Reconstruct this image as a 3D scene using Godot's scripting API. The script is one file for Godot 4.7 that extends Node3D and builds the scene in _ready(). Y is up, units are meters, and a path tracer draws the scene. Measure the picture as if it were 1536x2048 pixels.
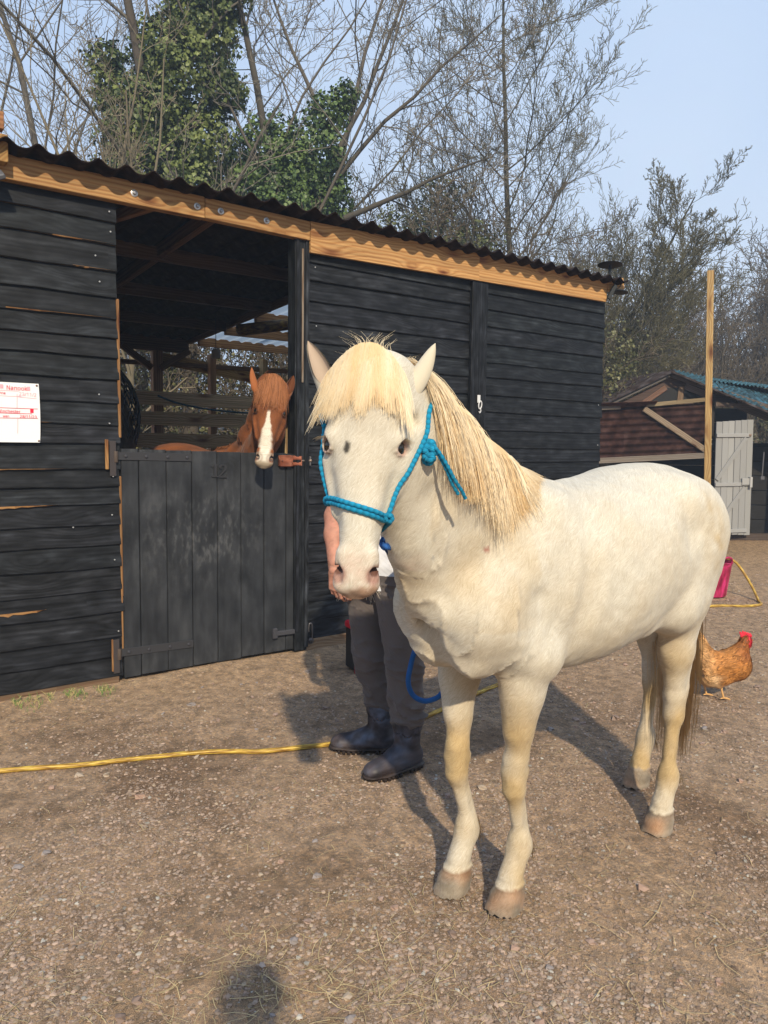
extends Node3D

const CAM_H := 1.4
var rng := RandomNumberGenerator.new()
var noise := FastNoiseLite.new()
var M := {}
var names := {}

func _ready() -> void:
	# camera, sky, sun, exposure
	var cam := Camera3D.new()
	cam.name = "camera"
	cam.fov = 67.24
	cam.near = 0.05
	cam.far = 900.0
	add_child(cam)
	cam.transform = Transform3D(Basis(Vector3.RIGHT, deg_to_rad(-5.0)) * Basis(Vector3.BACK, deg_to_rad(0.72)), Vector3(0, CAM_H, 0))
	cam.current = true
	var env := Environment.new()
	env.background_mode = Environment.BG_SKY
	env.sky = make_sky()
	env.background_energy_multiplier = 1.14
	env.tonemap_mode = Environment.TONE_MAPPER_LINEAR
	env.tonemap_exposure = 1.12
	env.sdfgi_enabled = true
	env.ssao_enabled = true
	env.ssil_enabled = true
	env.fog_enabled = true
	env.fog_density = 0.004
	env.fog_light_color = Color(0.74, 0.82, 0.92)
	var we := WorldEnvironment.new()
	we.name = "world_environment"
	we.environment = env
	add_child(we)
	var sun := DirectionalLight3D.new()
	sun.name = "sun"
	sun.light_color = Color(1.0, 0.935, 0.82)
	sun.light_energy = 1.45
	sun.light_angular_distance = 1.2
	sun.shadow_enabled = true
	add_child(sun)
	sun.look_at_from_position(Vector3.ZERO, Vector3(-0.165, -0.69, -0.986))
	rng.seed = 20240311
	noise.seed = 7
	noise.noise_type = FastNoiseLite.TYPE_SIMPLEX_SMOOTH
	noise.frequency = 1.0
	noise.fractal_type = FastNoiseLite.FRACTAL_NONE
	make_materials()
	# setting and structures
	build_ground()
	build_stable()
	build_barn()
	build_trees()
	# the living things
	build_white_horse()
	build_chestnut_horse()
	build_person()
	build_photographer()
	build_hen()
	# small things
	build_small_things()
	build_litter()

# ------------------------------------------------------------------ tree helpers
func numbered(parent: Node, called: String) -> String:
	var key := str(parent.get_instance_id()) + "/" + called
	var k: int = names.get(key, 0)
	names[key] = k + 1
	return called if k == 0 else "%s_%03d" % [called, k]

func thing(called: String, label: String, category: String, at := Vector3.ZERO, turn := 0.0, group := "") -> Node3D:
	var o := Node3D.new()
	o.name = numbered(self, called)
	add_child(o, true)
	o.position = at
	o.rotation.y = turn
	tag(o, label, category, group)
	return o

func tag(o: Node, label: String, category: String, group := "", kind := "") -> void:
	if label:
		o.set_meta("label", label)
	if category:
		o.set_meta("category", category)
	if group:
		o.set_meta("group", group)
	if kind:
		o.set_meta("kind", kind)

func part(called: String, mesh: Mesh, mat: Material, parent: Node = null) -> MeshInstance3D:
	var p: Node = parent if parent else self
	var o := MeshInstance3D.new()
	o.name = numbered(p, called)
	o.mesh = mesh
	o.material_override = mat
	p.add_child(o, true)
	return o

func copies(called: String, mesh: Mesh, mat: Material, xf: Array, cols: Array, parent: Node = null) -> MultiMeshInstance3D:
	var p: Node = parent if parent else self
	var mm := MultiMesh.new()
	mm.transform_format = MultiMesh.TRANSFORM_3D
	mm.use_colors = true
	mm.mesh = mesh
	mm.instance_count = xf.size()
	for i in xf.size():
		mm.set_instance_transform(i, xf[i])
		mm.set_instance_color(i, cols[i])
	var o := MultiMeshInstance3D.new()
	o.name = numbered(p, called)
	o.multimesh = mm
	o.material_override = mat
	o.set_meta("kind", "stuff")
	p.add_child(o, true)
	return o

func lin(r: float, g: float, b: float, m := 1.0) -> Color:
	return Color(r * m, g * m, b * m)

func n3(p: Vector3, f: float) -> float:
	return noise.get_noise_3dv(p * f)

# moves a surface in and out by amp(p) metres along its normals and bends the normals to match
func emboss(g: Geo, i0: int, height: Callable) -> void:
	var e := 0.004
	for i in range(i0, g.v.size()):
		var p := g.v[i]
		var n := g.n[i]
		var h0: float = height.call(p)
		var gr := Vector3(height.call(p + Vector3(e, 0, 0)) - h0, height.call(p + Vector3(0, e, 0)) - h0, height.call(p + Vector3(0, 0, e)) - h0) / e
		g.v[i] = p + n * h0
		g.n[i] = (n - (gr - n * n.dot(gr))).normalized()

# ------------------------------------------------------------------ geometry collector
class Geo:
	var v := PackedVector3Array()
	var n := PackedVector3Array()
	var t := PackedVector2Array()
	var c := PackedColorArray()
	var idx := PackedInt32Array()

	func vert(p: Vector3, nn: Vector3, uv := Vector2.ZERO, col := Color.WHITE) -> int:
		v.append(p)
		n.append(nn)
		t.append(uv)
		c.append(col)
		return v.size() - 1

	func poly(ps: Array, nn: Vector3, uvs: Array, cols: Array) -> void:
		var b := v.size()
		for i in ps.size():
			vert(ps[i], nn, uvs[i], cols[i])
		for i in range(1, ps.size() - 1):
			idx.append_array(PackedInt32Array([b, b + i, b + i + 1]))

	func face(ps: Array, out: Vector3, col: Color, uv0 := Vector2.ZERO, us := 0.5, vs := 1.6) -> void:
		# flat polygon, its uv from its first edge
		var nn: Vector3 = (ps[1] - ps[0]).cross(ps[2] - ps[0]).normalized()
		if nn.dot(out) < 0:
			nn = -nn
		var ex: Vector3 = (ps[1] - ps[0]).normalized()
		var ey := nn.cross(ex)
		var uvs := []
		var cols := []
		for p in ps:
			var q: Vector3 = p - ps[0]
			uvs.append(uv0 + Vector2(q.dot(ex) * us, q.dot(ey) * vs))
			cols.append(col)
		poly(ps, nn, uvs, cols)

	# chamfered box; grain runs along local x (or the longest side)
	func box(xf: Transform3D, size: Vector3, ch: float, col: Color, uv0 := Vector2.ZERO, us := 0.5, vs := 1.6) -> void:
		var h := size * 0.5
		ch = minf(ch, minf(h.x, minf(h.y, h.z)) * 0.45)
		var la := 0
		if h.y > h.x and h.y >= h.z:
			la = 1
		elif h.z > h.x and h.z > h.y:
			la = 2
		var f := func(sg: Vector3, a: int) -> Vector3:
			var q := h - Vector3.ONE * ch
			q[a] = h[a]
			return q * sg
		var emit := func(ps: Array) -> void:
			var nn: Vector3 = (ps[1] - ps[0]).cross(ps[2] - ps[0]).normalized()
			var ctr := Vector3.ZERO
			for p in ps:
				ctr += p
			if nn.dot(ctr) < 0:
				nn = -nn
			var uvs := []
			var cols := []
			var wp := []
			for p in ps:
				var a: float = p[la]
				var b: float = p[(la + 1) % 3] + p[(la + 2) % 3]
				uvs.append(uv0 + Vector2(a * us, b * vs))
				cols.append(col)
				wp.append(xf * p)
			poly(wp, (xf.basis * nn).normalized(), uvs, cols)
		for a in 3:
			var b := (a + 1) % 3
			var d := (a + 2) % 3
			for s in [-1.0, 1.0]:
				var ps := []
				for k in [[-1.0, -1.0], [1.0, -1.0], [1.0, 1.0], [-1.0, 1.0]]:
					var sg := Vector3.ONE
					sg[a] = s
					sg[b] = k[0]
					sg[d] = k[1]
					ps.append(f.call(sg, a))
				emit.call(ps)
				for s2 in [-1.0, 1.0]:
					var g1 := Vector3.ONE
					g1[a] = s
					g1[b] = s2
					g1[d] = -1.0
					var g2 := g1
					g2[d] = 1.0
					emit.call([f.call(g1, a), f.call(g1, b), f.call(g2, b), f.call(g2, a)])
		for sx in [-1.0, 1.0]:
			for sy in [-1.0, 1.0]:
				for sz in [-1.0, 1.0]:
					var sg := Vector3(sx, sy, sz)
					emit.call([f.call(sg, 0), f.call(sg, 1), f.call(sg, 2)])

	func bar(a: Vector3, b: Vector3, w: float, th: float, col: Color, up := Vector3.UP, ch := 0.003, uv0 := Vector2.ZERO) -> void:
		# a beam from a to b, w along "up", th across
		var x := (b - a).normalized()
		var z := x.cross(up).normalized()
		var y := z.cross(x)
		box(Transform3D(Basis(x, y, z), (a + b) * 0.5), Vector3(a.distance_to(b), w, th), ch, col, uv0)

	# closed profile (y, z) swept along x from u0 to u1, wob moves the low edge
	func board(u0: float, u1: float, prof: Array, seg: int, wob: Array, col: Color, edge: Color, uv0: Vector2, drop := 0.0) -> void:
		var m := prof.size()
		for k in m:
			var p0: Vector2 = prof[k]
			var p1: Vector2 = prof[(k + 1) % m]
			var e := (p1 - p0).normalized()
			var nn := Vector3(0, -e.y, e.x)
			var cen := Vector2.ZERO
			for q in prof:
				cen += q / float(m)
			var mid := (p0 + p1) * 0.5 - cen
			if nn.y * mid.x + nn.z * mid.y < 0:
				nn = -nn
			var low := k == m - 1
			var b := v.size()
			for i in seg + 1:
				var f := i / float(seg)
				var x := lerpf(u0, u1, f)
				for q in [p0, p1]:
					var y: float = q.x + drop * f
					if q.x < cen.x:
						y += wob[i]
					vert(Vector3(x, y, q.y), nn, uv0 + Vector2(x * 0.5, (q.x + q.y) * 1.6), edge if low else col)
			for i in seg:
				var a := b + i * 2
				idx.append_array(PackedInt32Array([a, a + 1, a + 3, a, a + 3, a + 2]))
		for s in [0, seg]:
			var x2 := u0 if s == 0 else u1
			var ps := []
			var uvs := []
			var cols := []
			var cy := 0.0
			for q in prof:
				cy += q.x / float(m)
			for q in prof:
				var y2: float = q.x + (drop if s else 0.0)
				if q.x < cy:
					y2 += wob[s]
				ps.append(Vector3(x2, y2, q.y))
				uvs.append(Vector2(q.x, q.y))
				cols.append(edge)
			poly(ps, Vector3(-1 if s == 0 else 1, 0, 0), uvs, cols)

	func tube(path: Array, radii: Array, sides: int, cols: Array, cap := true, us := 1.0, flat := 1.0, fup := Vector3.UP) -> void:
		var m := path.size()
		var b := v.size()
		var up := Vector3.UP
		var dist := 0.0
		for i in m:
			var d: Vector3
			if i == 0:
				d = path[1] - path[0]
			elif i == m - 1:
				d = path[m - 1] - path[m - 2]
			else:
				d = path[i + 1] - path[i - 1]
			d = d.normalized()
			if i > 0:
				dist += path[i].distance_to(path[i - 1])
			var x: Vector3
			if i == 0:
				x = d.cross(fup if absf(d.dot(fup)) < 0.95 else Vector3.RIGHT).normalized()
			else:
				x = (up - d * up.dot(d)).normalized()
			up = x
			var y := d.cross(x)
			for k in sides + 1:
				var a := TAU * k / sides
				var nn := x * cos(a) + y * sin(a)
				var off := x * cos(a) + y * sin(a) * flat
				vert(path[i] + off * radii[i], nn, Vector2(dist * us, k / float(sides)), cols[i])
		for i in m - 1:
			for k in sides:
				var a := b + i * (sides + 1) + k
				var e := a + sides + 1
				idx.append_array(PackedInt32Array([a, a + 1, e + 1, a, e + 1, e]))
		if cap:
			for e in [0, m - 1]:
				var d2: Vector3 = (path[0] - path[1]) if e == 0 else (path[m - 1] - path[m - 2])
				var o := vert(path[e] + d2.normalized() * radii[e] * 0.4, d2.normalized(), Vector2.ZERO, cols[e])
				for k in sides:
					var a2: int = b + e * (sides + 1) + k
					idx.append_array(PackedInt32Array([o, a2, a2 + 1]))

	# fast thin tube for twigs (no caps)
	func twig(path: PackedVector3Array, r0: float, r1: float, sides: int, col: Color) -> void:
		var m := path.size()
		var b := v.size()
		var d := (path[m - 1] - path[0]).normalized()
		var x := d.cross(Vector3(0.31, 0.2, 0.93)).normalized()
		var y := d.cross(x)
		for i in m:
			var r := lerpf(r0, r1, i / float(m - 1))
			for k in sides:
				var a := TAU * k / sides
				var nn := x * cos(a) + y * sin(a)
				v.append(path[i] + nn * r)
				n.append(nn)
				t.append(Vector2(k / float(sides), i * 0.3))
				c.append(col)
		for i in m - 1:
			for k in sides:
				var a := b + i * sides + k
				var a1 := b + i * sides + (k + 1) % sides
				idx.append_array(PackedInt32Array([a, a1, a1 + sides, a, a1 + sides, a + sides]))

	# flat hair ribbon
	func hair(path: PackedVector3Array, w0: float, w1: float, side: Vector3, nrm: Vector3, c0: Color, c1: Color) -> void:
		var m := path.size()
		var b := v.size()
		for i in m:
			var f := i / float(m - 1)
			var w := lerpf(w0, w1, f * f) * 0.5
			var cc := c0.lerp(c1, f)
			v.append(path[i] - side * w)
			v.append(path[i] + side * w)
			n.append((nrm - side * 0.5).normalized())
			n.append((nrm + side * 0.5).normalized())
			t.append(Vector2.ZERO)
			t.append(Vector2.ZERO)
			c.append(cc)
			c.append(cc)
		for i in m - 1:
			var a := b + i * 2
			idx.append_array(PackedInt32Array([a, a + 1, a + 3, a, a + 3, a + 2]))

	# surface of revolution round an axis: rows of [along, radius]
	func lathe(o: Vector3, axis: Vector3, rows: Array, sides: int, col: Color) -> void:
		var x := axis.cross(Vector3(0.2, 0.3, 0.9)).normalized()
		var y := axis.cross(x)
		var b := v.size()
		var m := rows.size()
		for i in m:
			var pa: Array = rows[maxi(i - 1, 0)]
			var pb: Array = rows[mini(i + 1, m - 1)]
			var da: float = pb[0] - pa[0]
			var dr: float = pb[1] - pa[1]
			for k in sides + 1:
				var a := TAU * k / sides
				var rad := x * cos(a) + y * sin(a)
				var nn := (rad * da - axis * dr).normalized()
				vert(o + axis * rows[i][0] + rad * rows[i][1], nn, Vector2(k / float(sides), i / float(m)), col)
		for i in m - 1:
			for k in sides:
				var a := b + i * (sides + 1) + k
				var e := a + sides + 1
				idx.append_array(PackedInt32Array([a, a + 1, e + 1, a, e + 1, e]))

	func mesh(orient := true) -> ArrayMesh:
		if orient:
			for i in range(0, idx.size(), 3):
				var a := idx[i]
				var b := idx[i + 1]
				var d := idx[i + 2]
				var g := (v[b] - v[a]).cross(v[d] - v[a])
				if g.dot(n[a] + n[b] + n[d]) > 0:
					idx[i + 1] = d
					idx[i + 2] = b
		var arr := []
		arr.resize(Mesh.ARRAY_MAX)
		arr[Mesh.ARRAY_VERTEX] = v
		arr[Mesh.ARRAY_NORMAL] = n
		arr[Mesh.ARRAY_TEX_UV] = t
		arr[Mesh.ARRAY_COLOR] = c
		arr[Mesh.ARRAY_INDEX] = idx
		var m := ArrayMesh.new()
		m.add_surface_from_arrays(Mesh.PRIMITIVE_TRIANGLES, arr)
		return m

# ------------------------------------------------------------------ smooth distance field, meshed as surface nets
class Field:
	var prims := []
	var f := PackedFloat32Array()
	var nx := 0
	var ny := 0
	var nz := 0
	var gmn := Vector3.ZERO
	var gcs := 1.0
	var ginv := Transform3D.IDENTITY

	func cap(a: Vector3, b: Vector3, ra: float, rb: float, k := 0.03, ax := Vector3.ZERO, s := 1.0, neg := false) -> void:
		prims.append([0, a, b, ra, rb, k, ax, s, neg])

	func ball(a: Vector3, r: float, k := 0.03, ax := Vector3.ZERO, s := 1.0, neg := false) -> void:
		prims.append([0, a, a + Vector3(0, 0.0005, 0), r, r, k, ax, s, neg])

	# stations [s, front, back, half width], round the frame's x axis
	func loft(fr: Transform3D, st: Array, e: float, k: float) -> void:
		var q := PackedFloat32Array()
		var s0: float = st[0][0]
		var s1: float = st[st.size() - 1][0]
		var big := 0.0
		for i in 129:
			var s := lerpf(s0, s1, i / 128.0)
			var j := 0
			while j < st.size() - 2 and st[j + 1][0] < s:
				j += 1
			var a: Array = st[maxi(j - 1, 0)]
			var b: Array = st[j]
			var d: Array = st[j + 1]
			var g: Array = st[mini(j + 2, st.size() - 1)]
			var ln: float = d[0] - b[0]
			var w: float = (s - b[0]) / ln
			for m in [1, 2, 3]:
				var val := cubic_interpolate_in_time(b[m], d[m], a[m], g[m], w, ln, minf(a[0] - b[0], -0.0001), maxf(g[0] - b[0], ln + 0.0001))
				q.append(val)
				big = maxf(big, absf(val))
		prims.append([1, fr, q, s0, s1, e, k, big])

	func eval_grid(xf: Transform3D, mn: Vector3, mx: Vector3, cs: float) -> void:
		nx = int(ceil((mx.x - mn.x) / cs)) + 1
		ny = int(ceil((mx.y - mn.y) / cs)) + 1
		nz = int(ceil((mx.z - mn.z) / cs)) + 1
		gmn = mn
		gcs = cs
		ginv = xf.affine_inverse()
		f.resize(nx * ny * nz)
		f.fill(1.0)
		for p in prims:
			if p[0] == 0:
				var a: Vector3 = ginv * p[1]
				var b: Vector3 = ginv * p[2]
				var ra: float = p[3]
				var rb: float = p[4]
				var k: float = p[5]
				var ax: Vector3 = (ginv.basis * p[6]).normalized() if p[7] != 1.0 else Vector3.ZERO
				var sf: float = 1.0 / p[7] - 1.0
				var flat: bool = p[7] != 1.0
				var neg: bool = p[8]
				var pad := maxf(ra, rb) * maxf(1.0, p[7]) + k + 2.5 * cs
				var lo := (Vector3(minf(a.x, b.x), minf(a.y, b.y), minf(a.z, b.z)) - Vector3.ONE * pad - mn) / cs
				var hi := (Vector3(maxf(a.x, b.x), maxf(a.y, b.y), maxf(a.z, b.z)) + Vector3.ONE * pad - mn) / cs
				var ab := b - a
				var il := 1.0 / maxf(ab.length_squared(), 1e-9)
				var dr := rb - ra
				var x0 := maxi(int(lo.x), 0)
				var x1 := mini(int(hi.x) + 1, nx - 1)
				var z0 := maxi(int(lo.z), 0)
				var z1 := mini(int(hi.z) + 1, nz - 1)
				for iy in range(maxi(int(lo.y), 0), mini(int(hi.y) + 1, ny - 1) + 1):
					for iz in range(z0, z1 + 1):
						var i := (iy * nz + iz) * nx + x0
						var q := mn + Vector3(x0, iy, iz) * cs - a
						for ix in range(x0, x1 + 1):
							var h := clampf(q.dot(ab) * il, 0.0, 1.0)
							var w := q - ab * h
							if flat:
								w += ax * (w.dot(ax) * sf)
							var d := w.length() - ra - dr * h
							var o := f[i]
							if neg:
								d = -d
								var hh := maxf(k - absf(o - d), 0.0)
								f[i] = maxf(o, d) + hh * hh * 0.25 / k
							else:
								var hh := maxf(k - absf(o - d), 0.0)
								f[i] = minf(o, d) - hh * hh * 0.25 / k
							i += 1
							q.x += cs
			else:
				var fr: Transform3D = p[1]
				var q2: PackedFloat32Array = p[2]
				var s0: float = p[3]
				var s1: float = p[4]
				var e: float = p[5]
				var k: float = p[6]
				var big: float = p[7] + k + 2.5 * cs
				var tx := fr.affine_inverse() * xf
				var lo := Vector3.ONE * 1e9
				var hi := -lo
				for sx in [s0 - k - 2.5 * cs, s1 + k + 2.5 * cs]:
					for sy in [-big, big]:
						for sz in [-big, big]:
							var w := ginv * (fr * Vector3(sx, sy, sz))
							lo = Vector3(minf(lo.x, w.x), minf(lo.y, w.y), minf(lo.z, w.z))
							hi = Vector3(maxf(hi.x, w.x), maxf(hi.y, w.y), maxf(hi.z, w.z))
				lo = (lo - mn) / cs
				hi = (hi - mn) / cs
				var sc := 128.0 / (s1 - s0)
				var stp := tx.basis.x * cs
				var ie := 1.0 / e
				for iy in range(maxi(int(lo.y), 0), mini(int(hi.y) + 1, ny - 1) + 1):
					for iz in range(maxi(int(lo.z), 0), mini(int(hi.z) + 1, nz - 1) + 1):
						var xa := maxi(int(lo.x), 0)
						var i := (iy * nz + iz) * nx + xa
						var w := tx * (mn + Vector3(xa, iy, iz) * cs)
						for ix in range(xa, mini(int(hi.x) + 1, nx - 1) + 1):
							var tt := clampf((w.x - s0) * sc, 0.0, 127.99)
							var ti := int(tt)
							var fr2 := tt - ti
							ti *= 3
							var fy := q2[ti] + (q2[ti + 3] - q2[ti]) * fr2
							var by := q2[ti + 1] + (q2[ti + 4] - q2[ti + 1]) * fr2
							var hw := q2[ti + 2] + (q2[ti + 5] - q2[ti + 2]) * fr2
							var dy := w.y - (fy - by) * 0.5
							var rr := pow(pow(absf(dy) * 2.0 / (fy + by), e) + pow(absf(w.z) / hw, e), ie)
							var rl := sqrt(dy * dy + w.z * w.z)
							var d := rl - rl / rr if rr > 0.02 else -minf(hw, (fy + by) * 0.5)
							var ex := maxf(s0 - w.x, w.x - s1)
							if ex > 0.0:
								d = sqrt(maxf(d, 0.0) * maxf(d, 0.0) + ex * ex)
							var o := f[i]
							var hh := maxf(k - absf(o - d), 0.0)
							f[i] = minf(o, d) - hh * hh * 0.25 / k
							i += 1
							w += stp

	# distance at a point (object space), from the last grid
	func at(p: Vector3) -> float:
		var g := (ginv * p - gmn) / gcs
		var ix := int(g.x)
		var iy := int(g.y)
		var iz := int(g.z)
		if g.x < 0 or g.y < 0 or g.z < 0 or ix >= nx - 1 or iy >= ny - 1 or iz >= nz - 1:
			return 1.0
		var fx := g.x - ix
		var fy := g.y - iy
		var fz := g.z - iz
		var i := (iy * nz + iz) * nx + ix
		var sy := nz * nx
		var a := lerpf(lerpf(f[i], f[i + 1], fx), lerpf(f[i + nx], f[i + nx + 1], fx), fz)
		var b := lerpf(lerpf(f[i + sy], f[i + sy + 1], fx), lerpf(f[i + sy + nx], f[i + sy + nx + 1], fx), fz)
		return lerpf(a, b, fy)

	func grad(p: Vector3) -> Vector3:
		var e := gcs
		return Vector3(at(p + Vector3(e, 0, 0)) - at(p - Vector3(e, 0, 0)), at(p + Vector3(0, e, 0)) - at(p - Vector3(0, e, 0)), at(p + Vector3(0, 0, e)) - at(p - Vector3(0, 0, e))).normalized()

	# pushes a point out until it stands "off" from the surface
	func push(p: Vector3, off: float) -> Vector3:
		for k in 3:
			var d := at(p)
			if d >= off:
				break
			p += grad(p) * (off - d)
		return p

	func net(g: Geo, xf: Transform3D, mn: Vector3, mx: Vector3, cs: float, col: Callable, keep = null) -> void:
		eval_grid(xf, mn, mx, cs)
		var id := PackedInt32Array()
		id.resize(f.size())
		id.fill(-1)
		var sy := nz * nx
		var lim := cs * 3.5
		var cells := PackedInt32Array()
		for iy in ny - 1:
			for iz in nz - 1:
				var row := (iy * nz + iz) * nx
				for i in range(row, row + nx - 1):
					var v0 := f[i]
					if v0 > lim or v0 < -lim:
						continue
					var v1 := f[i + 1]
					var v2 := f[i + nx]
					var v3 := f[i + nx + 1]
					var v4 := f[i + sy]
					var v5 := f[i + sy + 1]
					var v6 := f[i + sy + nx]
					var v7 := f[i + sy + nx + 1]
					var c := int(v0 < 0) + int(v1 < 0) + int(v2 < 0) + int(v3 < 0) + int(v4 < 0) + int(v5 < 0) + int(v6 < 0) + int(v7 < 0)
					if c == 0 or c == 8:
						continue
					var s := Vector3.ZERO
					var m := 0
					if (v0 < 0) != (v1 < 0):
						s += Vector3(v0 / (v0 - v1), 0, 0)
						m += 1
					if (v2 < 0) != (v3 < 0):
						s += Vector3(v2 / (v2 - v3), 0, 1)
						m += 1
					if (v4 < 0) != (v5 < 0):
						s += Vector3(v4 / (v4 - v5), 1, 0)
						m += 1
					if (v6 < 0) != (v7 < 0):
						s += Vector3(v6 / (v6 - v7), 1, 1)
						m += 1
					if (v0 < 0) != (v2 < 0):
						s += Vector3(0, 0, v0 / (v0 - v2))
						m += 1
					if (v1 < 0) != (v3 < 0):
						s += Vector3(1, 0, v1 / (v1 - v3))
						m += 1
					if (v4 < 0) != (v6 < 0):
						s += Vector3(0, 1, v4 / (v4 - v6))
						m += 1
					if (v5 < 0) != (v7 < 0):
						s += Vector3(1, 1, v5 / (v5 - v7))
						m += 1
					if (v0 < 0) != (v4 < 0):
						s += Vector3(0, v0 / (v0 - v4), 0)
						m += 1
					if (v1 < 0) != (v5 < 0):
						s += Vector3(1, v1 / (v1 - v5), 0)
						m += 1
					if (v2 < 0) != (v6 < 0):
						s += Vector3(0, v2 / (v2 - v6), 1)
						m += 1
					if (v3 < 0) != (v7 < 0):
						s += Vector3(1, v3 / (v3 - v7), 1)
						m += 1
					s /= m
					var lp := mn + (Vector3(i - row, iy, iz) + s) * cs
					var p := xf * lp
					if keep != null and not keep.call(p):
						continue
					var nn := Vector3(v1 - v0 + v3 - v2 + v5 - v4 + v7 - v6, v4 - v0 + v5 - v1 + v6 - v2 + v7 - v3, v2 - v0 + v3 - v1 + v6 - v4 + v7 - v5)
					nn = (xf.basis * nn).normalized()
					id[i] = g.vert(p, nn, Vector2(p.x * 0.8 + p.z * 0.6, p.y), col.call(p, nn))
					cells.append(i)
		for i in cells:
			if i % nx == 0 or i < sy + nx:
				continue
			var a := f[i] < 0
			if a != (f[i + 1] < 0):
				quad(g, id, i, i - nx, i - nx - sy, i - sy, a)
			if a != (f[i + nx] < 0):
				quad(g, id, i, i - sy, i - sy - 1, i - 1, a)
			if a != (f[i + sy] < 0):
				quad(g, id, i, i - 1, i - 1 - nx, i - nx, a)

	func quad(g: Geo, id: PackedInt32Array, a: int, b: int, c: int, d: int, flip: bool) -> void:
		if id[a] < 0 or id[b] < 0 or id[c] < 0 or id[d] < 0:
			return
		g.idx.append_array(PackedInt32Array([id[a], id[b], id[c], id[a], id[c], id[d]]))

# ------------------------------------------------------------------ sky and materials
func make_sky() -> Sky:
	var w := 1024
	var h := 512
	var nz := FastNoiseLite.new()
	nz.seed = 11
	nz.noise_type = FastNoiseLite.TYPE_SIMPLEX_SMOOTH
	nz.frequency = 0.006
	nz.fractal_octaves = 4
	var im := nz.get_seamless_image(w, h)
	im.convert(Image.FORMAT_L8)
	var d := im.get_data()
	var out := PackedByteArray()
	out.resize(w * h * 3)
	for y in h:
		var el := PI * 0.5 - PI * (y + 0.5) / h
		var up := clampf(el / 1.3, 0.0, 1.0)
		var base := Color(0.765, 0.825, 0.90).lerp(Color(0.575, 0.69, 0.86), pow(up, 0.8))
		if el < 0.0:
			base = Color(0.79, 0.855, 0.93).lerp(Color(0.42, 0.38, 0.34), clampf(-el * 6.0, 0.0, 1.0))
		for x in w:
			# whiter, hazier towards the left of the photograph
			var az := TAU * (x + 0.5) / w
			var haze := 0.5 + 0.5 * cos(az - (PI - 1.3))
			var cl := d[y * w + x] / 255.0
			var k := clampf((cl - 0.42) * 1.6, 0.0, 1.0) * 0.35 + haze * haze * 0.45
			if el < 0.0:
				k = 0.0
			var cc := base.lerp(Color(0.88, 0.912, 0.95), k)
			var o := (y * w + x) * 3
			out[o] = int(cc.r * 255)
			out[o + 1] = int(cc.g * 255)
			out[o + 2] = int(cc.b * 255)
	var sm := PanoramaSkyMaterial.new()
	sm.panorama = ImageTexture.create_from_image(Image.create_from_data(w, h, false, Image.FORMAT_RGB8, out))
	var sky := Sky.new()
	sky.sky_material = sm
	return sky

func noise_bytes(w: int, h: int, freq: float, sd: int, type := FastNoiseLite.TYPE_SIMPLEX_SMOOTH, oct := 3, cell := FastNoiseLite.RETURN_CELL_VALUE) -> PackedByteArray:
	var nz := FastNoiseLite.new()
	nz.seed = sd
	nz.noise_type = type
	nz.frequency = freq
	nz.fractal_octaves = oct
	nz.cellular_return_type = cell
	if type == FastNoiseLite.TYPE_CELLULAR:
		nz.fractal_type = FastNoiseLite.FRACTAL_NONE
	var im := nz.get_seamless_image(w, h)
	im.convert(Image.FORMAT_L8)
	return im.get_data()

func tex(w: int, h: int, data: PackedByteArray) -> ImageTexture:
	var im := Image.create_from_data(w, h, false, Image.FORMAT_RGB8, data)
	im.generate_mipmaps()
	return ImageTexture.create_from_image(im)

func mat(rough: float, t: Texture2D = null, bump: Texture2D = null, bs := 0.0, vertex := true) -> StandardMaterial3D:
	var m := StandardMaterial3D.new()
	m.vertex_color_use_as_albedo = vertex
	m.roughness = rough
	m.metallic_specular = 0.4
	if t:
		m.albedo_texture = t
	if bump:
		m.heightmap_enabled = true
		m.heightmap_texture = bump
		m.heightmap_scale = bs
	m.texture_filter = BaseMaterial3D.TEXTURE_FILTER_LINEAR_WITH_MIPMAPS_ANISOTROPIC
	return m

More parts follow.
